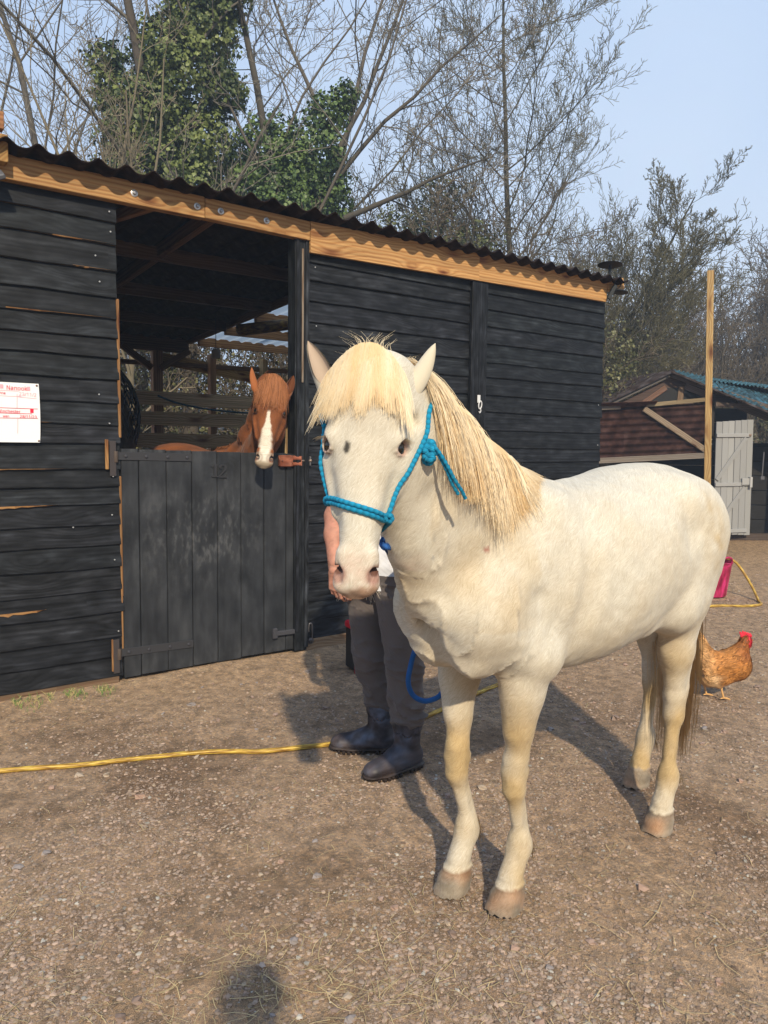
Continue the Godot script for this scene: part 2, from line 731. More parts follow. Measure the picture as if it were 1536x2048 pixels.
func make_materials() -> void:
	# timber: grain lines along u, knots; one colour texture, one for relief
	var w := 512
	var h := 512
	var warp := noise_bytes(w, h, 0.012, 3)
	var fine := noise_bytes(w, h, 0.05, 5)
	var knots := []
	rng.seed = 5
	for i in 11:
		knots.append([rng.randf() * w, rng.randf() * h, rng.randf_range(5.0, 10.0), rng.randf_range(0.4, 1.0)])
	var rgb := PackedByteArray()
	rgb.resize(w * h * 3)
	var hb := PackedByteArray()
	hb.resize(w * h * 3)
	for y in h:
		for x in w:
			var wp := warp[y * w + x] / 255.0
			var st := fine[y * w + (x >> 4)] / 255.0
			var kd := 0.0
			var ring := 0.0
			for kk in knots:
				var dx: float = absf(x - kk[0])
				var dy: float = absf(y - kk[1])
				dx = minf(dx, w - dx) * 0.55
				dy = minf(dy, h - dy) * 0.40
				var q: float = (dx * dx * 0.5 + dy * dy) / (kk[2] * kk[2])
				if q < 9.0:
					kd = maxf(kd, exp(-q * 1.6) * kk[3])
					ring += exp(-q * 0.35) * 2.4
			var g := 0.5 + 0.5 * sin(TAU * (y / float(h) * 26.0 + wp * 0.55 + ring))
			g = pow(g, 1.6)
			var val := 0.86 - 0.13 * g * (0.45 + 0.55 * wp) - 0.24 * (st - 0.5)
			var o := (y * w + x) * 3
			rgb[o] = int(clampf(val * lerpf(1.0, 0.50, kd), 0, 1) * 255)
			rgb[o + 1] = int(clampf((val - 0.02 - 0.05 * g) * lerpf(1.0, 0.34, kd), 0, 1) * 255)
			rgb[o + 2] = int(clampf((val - 0.03 - 0.09 * g) * lerpf(1.0, 0.28, kd), 0, 1) * 255)
			var hh := int(clampf(0.75 - 0.35 * g - 0.5 * (st - 0.5) + kd * 0.2, 0, 1) * 255)
			hb[o] = hh
			hb[o + 1] = hh
			hb[o + 2] = hh
	var wood_t := tex(w, h, rgb)
	var wood_h := tex(w, h, hb)
	M.wood = mat(0.72, wood_t, wood_h, 0.10)
	# black stained timber: grey streaks where the stain is thin
	var bl := PackedByteArray()
	bl.resize(w * h * 3)
	var wear := noise_bytes(w, h, 0.018, 21, FastNoiseLite.TYPE_SIMPLEX_SMOOTH, 4)
	for y in h:
		for x in w:
			var o := (y * w + x) * 3
			var g := hb[o] / 255.0
			var wr := wear[y * w + x] / 255.0
			var st := fine[y * w + (x >> 4)] / 255.0
			var val := 0.42 + 0.30 * (g - 0.5) + 0.55 * (wr - 0.5) + 0.5 * (st - 0.5)
			val += 0.9 * maxf(0.0, st - 0.68) * maxf(0.0, wr - 0.3)
			val *= lerpf(1.0, 0.55, clampf((0.75 - rgb[o] / 255.0) * 2.0, 0.0, 1.0))
			val = clampf(val, 0.1, 1.0)
			bl[o] = int(val * 252)
			bl[o + 1] = int(val * 254)
			bl[o + 2] = int(val * 255)
	M.black = mat(0.58, tex(w, h, bl), wood_h, 0.14)
	M.black.metallic_specular = 0.35
	# the stable door: black with pale scuffs that lie in its middle, as a map of the whole door
	var dr := PackedByteArray()
	dr.resize(w * h * 3)
	var sc := noise_bytes(w, h, 0.03, 33, FastNoiseLite.TYPE_SIMPLEX_SMOOTH, 5)
	var big := noise_bytes(w, h, 0.009, 35, FastNoiseLite.TYPE_SIMPLEX_SMOOTH, 3)
	for y in h:
		for x in w:
			var o := (y * w + x) * 3
			var u := x / float(w)
			var v := 1.0 - y / float(h)
			var s := sc[y * w + (x * 2) % w] / 255.0
			var s2 := sc[(y >> 2) * w + x] / 255.0
			var b := big[y * w + x] / 255.0
			var zone := exp(-pow((u - 0.42) / 0.34, 2.0) - pow((v - 0.62) / 0.2, 2.0)) + 0.35 * exp(-pow(v / 0.07, 2.0)) + 0.9 * exp(-pow((1.0 - v) / 0.018, 2.0))
			var scuff := clampf((s * 0.85 + b * 0.3 - 0.55) * 3.6, 0.0, 1.0) * zone
			var val := 0.165 + 0.10 * (s2 - 0.5) + 0.08 * (b - 0.5)
			dr[o] = int(clampf(val + scuff * 0.11, 0, 1) * 255)
			dr[o + 1] = int(clampf(val + 0.008 + scuff * 0.105, 0, 1) * 255)
			dr[o + 2] = int(clampf(val + 0.022 + scuff * 0.095, 0, 1) * 255)
	M.door = mat(0.62, tex(w, h, dr), wood_h, 0.08)
	# dirt with fine grit
	var w2 := 1024
	var c1 := noise_bytes(w2, w2, 0.045, 41, FastNoiseLite.TYPE_CELLULAR)
	var c1d := noise_bytes(w2, w2, 0.045, 41, FastNoiseLite.TYPE_CELLULAR, 1, FastNoiseLite.RETURN_DISTANCE2_SUB)
	var c2 := noise_bytes(w2, w2, 0.11, 43, FastNoiseLite.TYPE_CELLULAR)
	var grn := noise_bytes(w2, w2, 0.30, 47, FastNoiseLite.TYPE_SIMPLEX_SMOOTH, 2)
	var s1 := noise_bytes(w2, w2, 0.01, 45, FastNoiseLite.TYPE_SIMPLEX_SMOOTH, 5)
	var gr := PackedByteArray()
	gr.resize(w2 * w2 * 3)
	var gh := PackedByteArray()
	gh.resize(w2 * w2 * 3)
	for i in w2 * w2:
		var a := c1[i] / 255.0
		var b := c2[i] / 255.0
		var s := s1[i] / 255.0
		var edge := clampf(c1d[i] / 120.0, 0.0, 1.0)
		var peb := clampf((a - 0.55) * 4.0, 0.0, 1.0) * edge
		var val := 0.545 + 0.20 * (s - 0.5) + 0.10 * (b - 0.5) + 0.42 * (grn[i] / 255.0 - 0.5) + peb * 0.07
		var warm := 0.5 + (b - 0.5) * 0.8
		gr[i * 3] = int(clampf(val * (1.12 + 0.08 * warm), 0, 1) * 255)
		gr[i * 3 + 1] = int(clampf(val * 1.07, 0, 1) * 255)
		gr[i * 3 + 2] = int(clampf(val * (1.02 - 0.10 * warm), 0, 1) * 255)
		var hv := int(clampf(0.3 + peb * 0.22 + (b - 0.5) * 0.18 + (s - 0.5) * 0.3 + (grn[i] / 255.0 - 0.5) * 0.55, 0, 1) * 255)
		gh[i * 3] = hv
		gh[i * 3 + 1] = hv
		gh[i * 3 + 2] = hv
	M.ground = mat(0.95, tex(w2, w2, gr), tex(w2, w2, gh), 0.7)
	M.ground.metallic_specular = 0.15
	# rust and weathered sheet
	var ru := PackedByteArray()
	ru.resize(w * h * 3)
	for i in w * h:
		var a := wear[i] / 255.0
		var b := fine[i] / 255.0
		var val := 0.62 + 0.5 * (a - 0.5) + 0.22 * (b - 0.5)
		ru[i * 3] = int(clampf(val * 1.08, 0, 1) * 255)
		ru[i * 3 + 1] = int(clampf(val * (0.94 + 0.25 * (a - 0.5)), 0, 1) * 255)
		ru[i * 3 + 2] = int(clampf(val * (0.90 + 0.4 * (a - 0.5)), 0, 1) * 255)
	var rust_t := tex(w, h, ru)
	M.sheet = mat(0.8, rust_t)
	M.sheet.metallic_specular = 0.25
	M.mottled = mat(0.75, rust_t)
	M.bark = mat(0.9)
	M.bark.metallic_specular = 0.2
	M.leaf = mat(0.45)
	M.leaf.backlight_enabled = true
	M.leaf.backlight = Color(0.25, 0.32, 0.08)
	M.stone = mat(0.85)
	M.stone.metallic_specular = 0.25
	M.plain = mat(0.6)
	M.metal = mat(0.4)
	M.metal.metallic = 0.7
	M.iron = mat(0.65)
	M.gloss = mat(0.12)
	M.gloss.metallic_specular = 0.6
	M.paint = mat(0.7, null, wood_h, 0.12)
	M.hair = mat(0.55)
	M.hair.metallic_specular = 0.3
	M.hair.backlight_enabled = true
	M.hair.backlight = Color(0.5, 0.45, 0.36)
	# short coat: fine streaks that run down and back, a map of half a metre
	var fu := PackedByteArray()
	fu.resize(w * h * 3)
	var fh := PackedByteArray()
	fh.resize(w * h * 3)
	var f2 := noise_bytes(w, h, 0.02, 53, FastNoiseLite.TYPE_SIMPLEX_SMOOTH, 3)
	var lay := PackedFloat32Array()
	lay.resize(w * h)
	lay.fill(0.5)
	rng.seed = 57
	for i in 30000:
		# one hair: a short stroke, slanting down and back, bent by a slow noise
		var x := rng.randf() * w
		var y := rng.randf() * h
		var an := 2.25 + rng.randfn() * 0.16 + (f2[(int(y) % h) * w + int(x) % w] / 255.0 - 0.5) * 1.4
		var dx := cos(an)
		var dy := sin(an)
		var tone := clampf(0.5 + rng.randfn() * 0.22, 0.0, 1.0)
		for k in int(rng.randf_range(9, 22)):
			var o := posmod(int(y), h) * w + posmod(int(x), w)
			lay[o] = lerpf(lay[o], tone, 0.6)
			x += dx
			y += dy
	for i in w * h:
		var a := lay[i]
		var b := f2[i] / 255.0
		var val := 0.93 + 0.26 * (a - 0.5) + 0.04 * (b - 0.5)
		fu[i * 3] = int(clampf(val, 0, 1) * 255)
		fu[i * 3 + 1] = int(clampf(val - 0.006 + 0.05 * (a - 0.5), 0, 1) * 255)
		fu[i * 3 + 2] = int(clampf(val - 0.020 + 0.12 * (a - 0.5), 0, 1) * 255)
		var hv := int(clampf(a, 0, 1) * 255)
		fh[i * 3] = hv
		fh[i * 3 + 1] = hv
		fh[i * 3 + 2] = hv
	M.coat = mat(0.7, tex(w, h, fu), tex(w, h, fh), 0.05)
	M.coat.uv1_scale = Vector3(2.0, 2.0, 2.0)
	M.coat.metallic_specular = 0.25
	M.coat.rim_enabled = true
	M.coat.rim = 0.15
	M.skin = mat(0.6)
	M.skin.subsurf_scatter_enabled = true
	M.skin.subsurf_scatter_strength = 0.12
	# woven and knitted cloth
	var clo := PackedByteArray()
	clo.resize(128 * 128 * 3)
	for y in 128:
		for x in 128:
			var val := 0.5 + 0.25 * sin(TAU * x / 8.0) * cos(TAU * y / 8.0) + 0.25 * sin(TAU * (x + y) / 16.0)
			for k in 3:
				clo[(y * 128 + x) * 3 + k] = int(clampf(val, 0, 1) * 255)
	var cloth_h := tex(128, 128, clo)
	M.cloth = mat(0.95, null, cloth_h, 0.08)
	M.cloth.uv1_scale = Vector3(6, 6, 6)
	M.cloth.rim_enabled = true
	M.cloth.rim = 0.25
	M.rope = mat(0.8, null, cloth_h, 0.15)
	M.rope.uv1_scale = Vector3(30, 1, 1)
	M.rubber = mat(0.5, rust_t)
	M.paper = mat(0.5)
	M.clear_sheet = mat(0.35)
	M.clear_sheet.backlight_enabled = true
	M.clear_sheet.backlight = Color(0.9, 0.95, 1.0)

func to_rgb(b: PackedByteArray) -> PackedByteArray:
	var o := PackedByteArray()
	o.resize(b.size() * 3)
	for i in b.size():
		o[i * 3] = b[i]
		o[i * 3 + 1] = b[i]
		o[i * 3 + 2] = b[i]
	return o

# ------------------------------------------------------------------ ground
func ground_y(x: float, z: float) -> float:
	var y := 0.010 * noise.get_noise_2d(x * 0.9 + 3.0, z * 0.9) + 0.006 * noise.get_noise_2d(x * 3.1, z * 3.1 + 9.0)
	return y - 0.004

func ground_tint(x: float, z: float) -> Color:
	# tan and trodden beside the stable, darker damp gravel in the middle, straw-brown near the barn
	var w := (x + 1.534) * 0.602 + (z + 4.449) * 0.799
	var tan_k := clampf(1.0 - (w + 0.25 * noise.get_noise_2d(x * 1.3, z * 1.3)) / 1.05, 0.0, 1.0)
	tan_k = tan_k * tan_k * (3.0 - 2.0 * tan_k)
	var damp := clampf(0.5 + 1.3 * noise.get_noise_2d(x * 0.8 + 40.0, z * 0.8) + 0.5 * noise.get_noise_2d(x * 3.0, z * 3.0 + 5.0), 0.0, 1.0)
	damp *= exp(-pow((z + 3.1) / 1.2, 2.0))
	var col := Color(0.87, 0.735, 0.605).lerp(Color(0.42, 0.325, 0.26), damp * 0.75)
	col = col.lerp(Color(1.0, 0.83, 0.655), tan_k)
	var strw := clampf(0.2 + noise.get_noise_2d(x * 1.7 + 12.0, z * 1.7), 0.0, 1.0) * clampf((z + 2.6) / 0.7, 0.0, 1.0)
	col = col.lerp(Color(0.74, 0.60, 0.42), strw * 0.45)
	var far := clampf((-z - 7.5) / 3.0, 0.0, 1.0)
	col = col.lerp(Color(0.72, 0.56, 0.37), far * 0.8)
	if z < -14.0 or absf(x) > 14.0:
		col = col.lerp(Color(0.25, 0.31, 0.12), clampf((maxf(-z - 14.0, absf(x) - 14.0)) / 4.0, 0.0, 1.0))
	return col * (0.97 + 0.08 * noise.get_noise_2d(x * 6.0, z * 6.0))

func build_ground() -> void:
	var g := Geo.new()
	var nn := 240
	var xs := []
	var zs := []
	for i in nn + 1:
		var f := i / float(nn) * 2.0 - 1.0
		xs.append(0.3 + 5.0 * f + signf(f) * pow(absf(f), 14.0) * 400.0)
		zs.append(-4.2 + 5.5 * f + signf(f) * pow(absf(f), 14.0) * 400.0)
	for j in nn + 1:
		for i in nn + 1:
			var x: float = xs[i]
			var z: float = zs[j]
			var e := 0.03
			var y := ground_y(x, z)
			var nv := Vector3(ground_y(x - e, z) - ground_y(x + e, z), 2 * e, ground_y(x, z - e) - ground_y(x, z + e)).normalized()
			g.vert(Vector3(x, y, z), nv, Vector2(x, z) * 1.05, ground_tint(x, z))
	for j in nn:
		for i in nn:
			var a := j * (nn + 1) + i
			g.idx.append_array(PackedInt32Array([a, a + 1, a + nn + 2, a, a + nn + 2, a + nn + 1]))
	var gd := part("ground", g.mesh(), M.ground)
	tag(gd, "brown gravel and dirt yard with scattered stones and straw", "", "", "structure")
	# stones: six shapes; the largest singly, the rest as one mass of gravel
	var shapes := []
	for k in 6:
		shapes.append(stone_mesh(k))
	rng.seed = 99
	var big := 0
	var tries := 0
	while big < 300 and tries < 4000:
		tries += 1
		var z := -1.75 - pow(rng.randf(), 1.4) * 4.3
		var x := rng.randf_range(-0.56, 0.56) * (-z) + 0.0
		if (x + 1.534) * 0.602 + (z + 4.449) * 0.799 < 0.35:
			continue
		var sz := lerpf(0.0055, 0.0165, pow(rng.randf(), 3.2)) * lerpf(0.8, 1.7, (-z - 1.75) / 4.3)
		var o := MeshInstance3D.new()
		o.name = numbered(gd, "stone")
		o.mesh = shapes[rng.randi() % 6]
		o.material_override = M["stone_%d" % (rng.randi() % 5)]
		gd.add_child(o, true)
		o.transform = Transform3D(Basis.from_euler(Vector3(rng.randf_range(-0.4, 0.4), rng.randf() * TAU, rng.randf_range(-0.4, 0.4))).scaled(Vector3(1.0, 0.72, 1.0) * sz * 1.5), Vector3(x, ground_y(x, z) + sz * 0.2, z))
		big += 1
	var xf := []
	var cols := []
	for k in 6:
		xf.append([])
		cols.append([])
	for i in 360000:
		var z := -1.65 - pow(rng.randf(), 1.5) * 8.0
		var x := rng.randf_range(-0.60, 0.60) * (-z)
		var w := (x + 1.534) * 0.602 + (z + 4.449) * 0.799
		if w < 0.05 and x < 3.0:
			continue
		var dens := 0.50 + 0.6 * noise.get_noise_2d(x * 1.1 + 5.0, z * 1.1) + 0.3 * noise.get_noise_2d(x * 4.0, z * 4.0)
		dens *= clampf(0.06 + w * 0.55, 0.0, 1.0)
		if z > -2.3:
			dens *= 0.75
		if rng.randf() > dens:
			continue
		var sz := 0.0013 + 0.0060 * pow(rng.randf(), 5.0)
		sz *= 1.0 + clampf(-z - 4.0, 0.0, 4.0) * 0.15
		var k := rng.randi() % 6
		xf[k].append(Transform3D(Basis.from_euler(Vector3(rng.randf_range(-0.5, 0.5), rng.randf() * TAU, rng.randf_range(-0.5, 0.5))).scaled(Vector3(1.0, 0.6, 1.0) * sz * 1.5), Vector3(x, ground_y(x, z) + sz * 0.12, z)))
		cols[k].append(stone_color())
	var gv := thing("gravel", "fine pinkish brown gravel strewn over the whole yard", "gravel")
	gv.set_meta("kind", "stuff")
	for k in 6:
		copies("pebbles", shapes[k], M.stone, xf[k], cols[k], gv)

func stone_color() -> Color:
	var r := rng.randf()
	var v := rng.randf_range(0.6, 1.2)
	if r < 0.38:
		return Color(0.38, 0.28, 0.215) * v
	if r < 0.66:
		return Color(0.33, 0.258, 0.205) * v
	if r < 0.90:
		return Color(0.27, 0.195, 0.145) * v
	if r < 0.97:
		return Color(0.36, 0.28, 0.20) * v
	return Color(0.42, 0.39, 0.34) * v

func stone_mesh(k: int) -> ArrayMesh:
	if not M.has("stone_0"):
		var cc := [Color(0.33, 0.235, 0.19), Color(0.27, 0.235, 0.22), Color(0.23, 0.165, 0.13), Color(0.40, 0.32, 0.24), Color(0.36, 0.24, 0.18)]
		for i in 5:
			var m := mat(0.85, null, null, 0.0, false)
			m.albedo_color = cc[i].linear_to_srgb()
			M["stone_%d" % i] = m
	# an irregular faceted lump
	var r2 := RandomNumberGenerator.new()
	r2.seed = 500 + k
	var g := Geo.new()
	var rings := 3
	var seg := 5
	var pts := []
	for j in rings + 1:
		var row := []
		for i in seg:
			var th := PI * j / rings
			var ph := TAU * (i + 0.5 * (j % 2)) / seg
			var d := Vector3(sin(th) * cos(ph), cos(th), sin(th) * sin(ph))
			var rad := 0.72 + 0.55 * r2.randf()
			if j == 0 or j == rings:
				rad = 0.8
			row.append(d * rad * Vector3(1.0, 0.85, 0.8))
		pts.append(row)
	for j in rings:
		for i in seg:
			var i2 := (i + 1) % seg
			var a: Vector3 = pts[j][i]
			var b: Vector3 = pts[j][i2]
			var c: Vector3 = pts[j + 1][i]
			var d: Vector3 = pts[j + 1][i2]
			if j > 0:
				g.face([a, b, c], (a + b + c), Color.WHITE)
			if j < rings - 1:
				g.face([b, d, c], (b + c + d), Color.WHITE)
	return g.mesh()

# ------------------------------------------------------------------ straw and grass
func build_litter() -> void:
	rng.seed = 77
	var g := Geo.new()
	for i in 4200:
		var z := -1.7 - pow(rng.randf(), 1.6) * 6.0
		var x := rng.randf_range(-0.58, 0.58) * (-z)
		var w := (x + 1.534) * 0.602 + (z + 4.449) * 0.799
		if w < 0.04 and x < 3.0:
			continue
		var dens := clampf(0.25 + 0.9 * noise.get_noise_2d(x * 1.5 + 22.0, z * 1.5), 0.03, 1.0)
		if z > -2.15:
			dens = maxf(dens, 0.55)
		if w < 0.5:
			dens = maxf(dens, 0.6)
		if rng.randf() > dens:
			continue
		var ln := rng.randf_range(0.015, 0.07) if rng.randf() < 0.92 else rng.randf_range(0.07, 0.17)
		straw(g, Vector3(x, ground_y(x, z) + 0.004, z), ln)
	for i in 170:
		# the loose wisps in the foreground
		var p := Vector3(0.05 + rng.randfn() * 0.16, 0, -1.86 + rng.randfn() * 0.10)
		if i > 90:
			p = Vector3(-0.32 + rng.randfn() * 0.16, 0, -1.96 + rng.randfn() * 0.09)
		p.y = ground_y(p.x, p.z) + 0.006
		straw(g, p, rng.randf_range(0.03, 0.11))
	var s := part("straw", g.mesh(), M.hair)
	tag(s, "dry straw stems strewn over the gravel yard", "straw", "", "stuff")
	# grass at the foot of the stable wall, left
	var gg := Geo.new()
	for i in 420:
		var u := -0.62 + rng.randf() * 0.52
		if noise.get_noise_1d(u * 9.0) < -0.1:
			continue
		var wv := 0.07 + absf(rng.randfn()) * 0.09
		var p := Vector3(-1.534, 0, -4.449) + Vector3(0.799, 0, -0.602) * u + Vector3(0.602, 0, 0.799) * wv
		p.y = ground_y(p.x, p.z)
		var hgt := rng.randf_range(0.012, 0.045)
		var lean := Vector3(rng.randfn() * 0.5, 1.0, rng.randfn() * 0.5).normalized()
		var pp := PackedVector3Array([p, p + lean * hgt * 0.6, p + lean * hgt + Vector3(rng.randfn(), -0.3, rng.randfn()) * hgt * 0.3])
		var c := Color(0.10, 0.16, 0.035) if rng.randf() < 0.55 else Color(0.34, 0.27, 0.11)
		gg.hair(pp, 0.004, 0.0015, Vector3(rng.randfn(), 0, rng.randfn()).normalized(), Vector3(0.3, 0.6, 0.7).normalized(), c, c * 1.2)
	var gm := part("grass", gg.mesh(), M.leaf)
	tag(gm, "short green and withered grass at the foot of the black wall", "grass", "", "stuff")

func straw(g: Geo, p: Vector3, ln: float) -> void:
	var a := rng.randf() * TAU
	var d := Vector3(cos(a), 0, sin(a))
	var sd := Vector3(-d.z, 0, d.x)
	var pp := PackedVector3Array()
	var bend := rng.randfn() * 0.07
	for i in 4:
		var f := i / 3.0
		var q := p + d * ln * (f - 0.5) + sd * bend * ln * f * (1.0 - f) * 4.0
		q.y = ground_y(q.x, q.z) + 0.004 + rng.randf() * 0.006
		pp.append(q)
	var c := Color(0.56, 0.44, 0.24) * rng.randf_range(0.55, 1.25)
	var w := rng.randf_range(0.0010, 0.0022)
	g.hair(pp, w, w, sd, Vector3.UP, c, c)

# ------------------------------------------------------------------ the black stable (x along its front, y up, z out of the front)
const PINE := Color(0.66, 0.40, 0.165)
const OLDPINE := Color(0.40, 0.235, 0.115)
const BLACK := Color(0.052, 0.057, 0.068)
const BARE := Color(0.42, 0.24, 0.10)

func uvr() -> Vector2:
	return Vector2(rng.randf(), rng.randf())

func one_box(called: String, parent: Node, c: Vector3, size: Vector3, mt: Material, col: Color, ch := 0.003, rot := Vector3.ZERO) -> MeshInstance3D:
	var g := Geo.new()
	g.box(Transform3D(Basis.from_euler(rot), Vector3.ZERO), size, ch, col, uvr())
	var o := part(called, g.mesh(), mt, parent)
	o.position = c
	return o

func one_bar(called: String, parent: Node, a: Vector3, b: Vector3, w: float, th: float, mt: Material, col: Color, up := Vector3.UP) -> MeshInstance3D:
	var g := Geo.new()
	g.bar(a, b, w, th, col, up, 0.003, uvr())
	return part(called, g.mesh(), mt, parent)

func clad(parent: Node, u0: float, u1: float, bottoms: Array, top: float, wave: float, face := 0.02, tilt := 0.0, shade := 1.0, alt := []) -> void:
	# feather-edged boards, each lapping over the one below
	for i in bottoms.size():
		var yb: float = bottoms[i]
		var y2: float = (bottoms[i - 1] if i > 0 else top) + 0.022
		if alt.size() > i and alt[i] == 1:
			continue
		var g := Geo.new()
		var wob := []
		var ph := rng.randf() * 20.0
		var seg := 8
		for k in seg + 1:
			wob.append(wave * noise.get_noise_1d(ph + k * 0.35) + wave * 0.4 * noise.get_noise_1d(ph + 50.0 + k * 1.3))
		var th := rng.randf_range(0.015, 0.022)
		var prof := [Vector2(yb, face - 0.006), Vector2(y2, face - 0.014), Vector2(y2, face - 0.006), Vector2(yb + 0.004, face + th * 0.62), Vector2(yb, face + th * 0.5)]
		var tone := rng.randf_range(0.78, 1.2) * shade
		var e := BLACK * 0.5
		if rng.randf() < 0.35 and wave > 0.005:
			e = BARE * rng.randf_range(0.6, 1.0)
		g.board(u0 + rng.randfn() * 0.004, u1 + rng.randfn() * 0.005, prof, seg, wob, BLACK * tone, e, uvr(), rng.randfn() * 0.003 + tilt)
		part("board", g.mesh(), M.black, parent)

func build_stable() -> void:
	rng.seed = 31
	var st := thing("stable", "black weatherboarded timber stable with corrugated roof, pine fascia and half door", "stable", Vector3(-1.534, 0, -4.449), deg_to_rad(37.0))
	# left of the door
	var lb := [2.618, 2.49, 2.345, 2.207, 2.086, 1.976, 1.872, 1.744, 1.621, 1.492, 1.383, 1.240, 1.138, 1.048, 0.925, 0.812, 0.678, 0.543, 0.412, 0.262, 0.145, 0.036]
	clad(st, -1.75, -0.004, lb, 2.735, 0.006)
	# right of the door: two bays either side of the batten
	var ra := [2.589, 2.475, 2.340, 2.202, 2.070, 1.938, 1.799, 1.659, 1.531, 1.39, 1.262, 1.13, 0.995, 0.86, 0.725, 0.59, 0.455, 0.32, 0.19, 0.062]
	clad(st, 1.252, 2.712, ra, 2.72, 0.004, 0.02, 0.0, 1.05)
	var rb := []
	for y in ra:
		rb.append(y + rng.randfn() * 0.006)
	clad(st, 2.86, 4.362, rb, 2.73, 0.003, 0.02, 0.0, 0.92)
	# end wall on the right and the other closed sides
	for k in 9:
		one_box("end_board", st, Vector3(4.35 + 0.012 * (k % 2), 0.16 + k * 0.31, -1.98), Vector3(0.02, 0.315, 3.95), M.black, BLACK, 0.003)
		one_box("end_board", st, Vector3(-1.75 - 0.012 * (k % 2), 0.16 + k * 0.31, -1.98), Vector3(0.02, 0.315, 3.95), M.black, BLACK, 0.003)
	one_box("lining", st, Vector3(2.8, 1.35, -0.03), Vector3(3.1, 2.7, 0.02), M.black, BLACK * 0.6)
	one_box("lining", st, Vector3(-0.93, 1.35, -0.03), Vector3(1.6, 2.7, 0.02), M.black, BLACK * 0.6)
	one_box("sole_plate", st, Vector3(2.82, 0.0, 0.0), Vector3(3.16, 0.13, 0.07), M.wood, Color(0.33, 0.24, 0.15))
	one_box("sole_plate", st, Vector3(-0.9, -0.01, 0.0), Vector3(1.75, 0.09, 0.05), M.wood, Color(0.20, 0.14, 0.09))
	# posts round the door
	var pst := one_box("door_post", st, Vector3(1.19, 1.37, 0.0), Vector3(0.095, 2.74, 0.10), M.black, BLACK * 1.25)
	one_box("bare_strip", pst, Vector3(0.006, 0.86, 0.052), Vector3(0.013, 0.86, 0.012), M.wood, Color(0.30, 0.255, 0.20))
	one_box("cover_strip", pst, Vector3(0.04, 0.0, 0.052), Vector3(0.03, 2.7, 0.014), M.black, BLACK * 1.6)
	one_box("cover_strip", pst, Vector3(-0.03, 0.06, 0.052), Vector3(0.022, 2.6, 0.010), M.black, BLACK * 1.1)
	one_box("door_post", st, Vector3(-0.045, 1.37, -0.045), Vector3(0.085, 2.74, 0.09), M.black, BLACK)
	for d in [[1.42, 2.20, -0.002, 0.016], [0.50, 1.20, -0.004, 0.013], [0.16, 0.5, -0.006, 0.010]]:
		one_box("bare_edge", st, Vector3(d[2] + 0.004, (d[0] + d[1]) * 0.5, 0.012), Vector3(d[3], d[1] - d[0], 0.03), M.wood, BARE * 0.85)
	one_box("bare_edge", st, Vector3(-0.078, 1.325, 0.036), Vector3(0.018, 0.17, 0.012), M.wood, Color(0.52, 0.31, 0.12))
	one_box("bare_edge", st, Vector3(-0.066, 0.16, 0.036), Vector3(0.010, 0.19, 0.012), M.wood, BARE)
	# light slivers of untreated wood where boards have split
	for d in [[-0.66, -0.34, 1.045, 0.012], [-0.66, -0.42, 0.470, 0.020], [-0.58, -0.03, 2.088, 0.006], [-0.24, -0.01, 2.350, 0.007], [-0.34, -0.02, 2.495, 0.006], [-0.66, -0.30, 1.244, 0.007], [-0.5, -0.36, 1.497, 0.004]]:
		var sg := Geo.new()
		var n := 10
		for i in n:
			var x0 := lerpf(d[0], d[1], i / float(n))
			var x1 := lerpf(d[0], d[1], (i + 1) / float(n))
			var h0: float = d[3] * (0.45 + 0.55 * absf(noise.get_noise_1d(x0 * 11.0 + d[2] * 7.0)) * 2.0) * (1.0 - pow(i / float(n), 3.0))
			var h1: float = d[3] * (0.45 + 0.55 * absf(noise.get_noise_1d(x1 * 11.0 + d[2] * 7.0)) * 2.0) * (1.0 - pow((i + 1) / float(n), 3.0))
			var yb: float = d[2] + 0.003
			sg.face([Vector3(x0, yb - h0, 0.031), Vector3(x1, yb - h1, 0.031), Vector3(x1, yb, 0.0335), Vector3(x0, yb, 0.0335)], Vector3(0, 0, 1), Color(0.46, 0.27, 0.11), Vector2(x0, d[2]))
			sg.face([Vector3(x0, yb - h0, 0.031), Vector3(x1, yb - h1, 0.031), Vector3(x1, yb - h1, 0.018), Vector3(x0, yb - h0, 0.018)], Vector3(0, -1, 0), Color(0.30, 0.17, 0.07), Vector2(x0, d[2]))
		part("bare_edge", sg.mesh(), M.wood, st)
	# batten with a hook clip
	one_box("batten", st, Vector3(2.786, 2.13, 0.042), Vector3(0.165, 1.22, 0.035), M.black, BLACK * 0.95)
	# beams under the roof edge
	one_bar("beam", st, Vector3(-1.75, 2.785, 0.045), Vector3(0.509, 2.785, 0.045), 0.125, 0.06, M.wood, PINE * 0.80)
	one_bar("beam", st, Vector3(0.513, 2.785, 0.045), Vector3(1.236, 2.775, 0.045), 0.120, 0.06, M.wood, PINE * 0.80)
	var fa := Geo.new()
	# the pale fascia plank, wider towards its right end
	fa.face([Vector3(1.24, 2.640, 0.075), Vector3(2.75, 2.664, 0.075), Vector3(2.75, 2.866, 0.075), Vector3(1.24, 2.836, 0.075)], Vector3(0, 0, 1), PINE, uvr())
	fa.face([Vector3(2.75, 2.664, 0.075), Vector3(4.31, 2.690, 0.075), Vector3(4.31, 2.876, 0.075), Vector3(2.75, 2.866, 0.075)], Vector3(0, 0, 1), PINE * 1.03, uvr())
	fa.face([Vector3(1.24, 2.640, 0.045), Vector3(4.31, 2.690, 0.045), Vector3(4.31, 2.690, 0.075), Vector3(1.24, 2.640, 0.075)], Vector3(0, -1, 0), PINE * 0.9, uvr())
	fa.face([Vector3(1.24, 2.640, 0.045), Vector3(1.24, 2.640, 0.075), Vector3(1.24, 2.836, 0.075), Vector3(1.24, 2.836, 0.045)], Vector3(-1, 0, 0), PINE * 0.9, uvr())
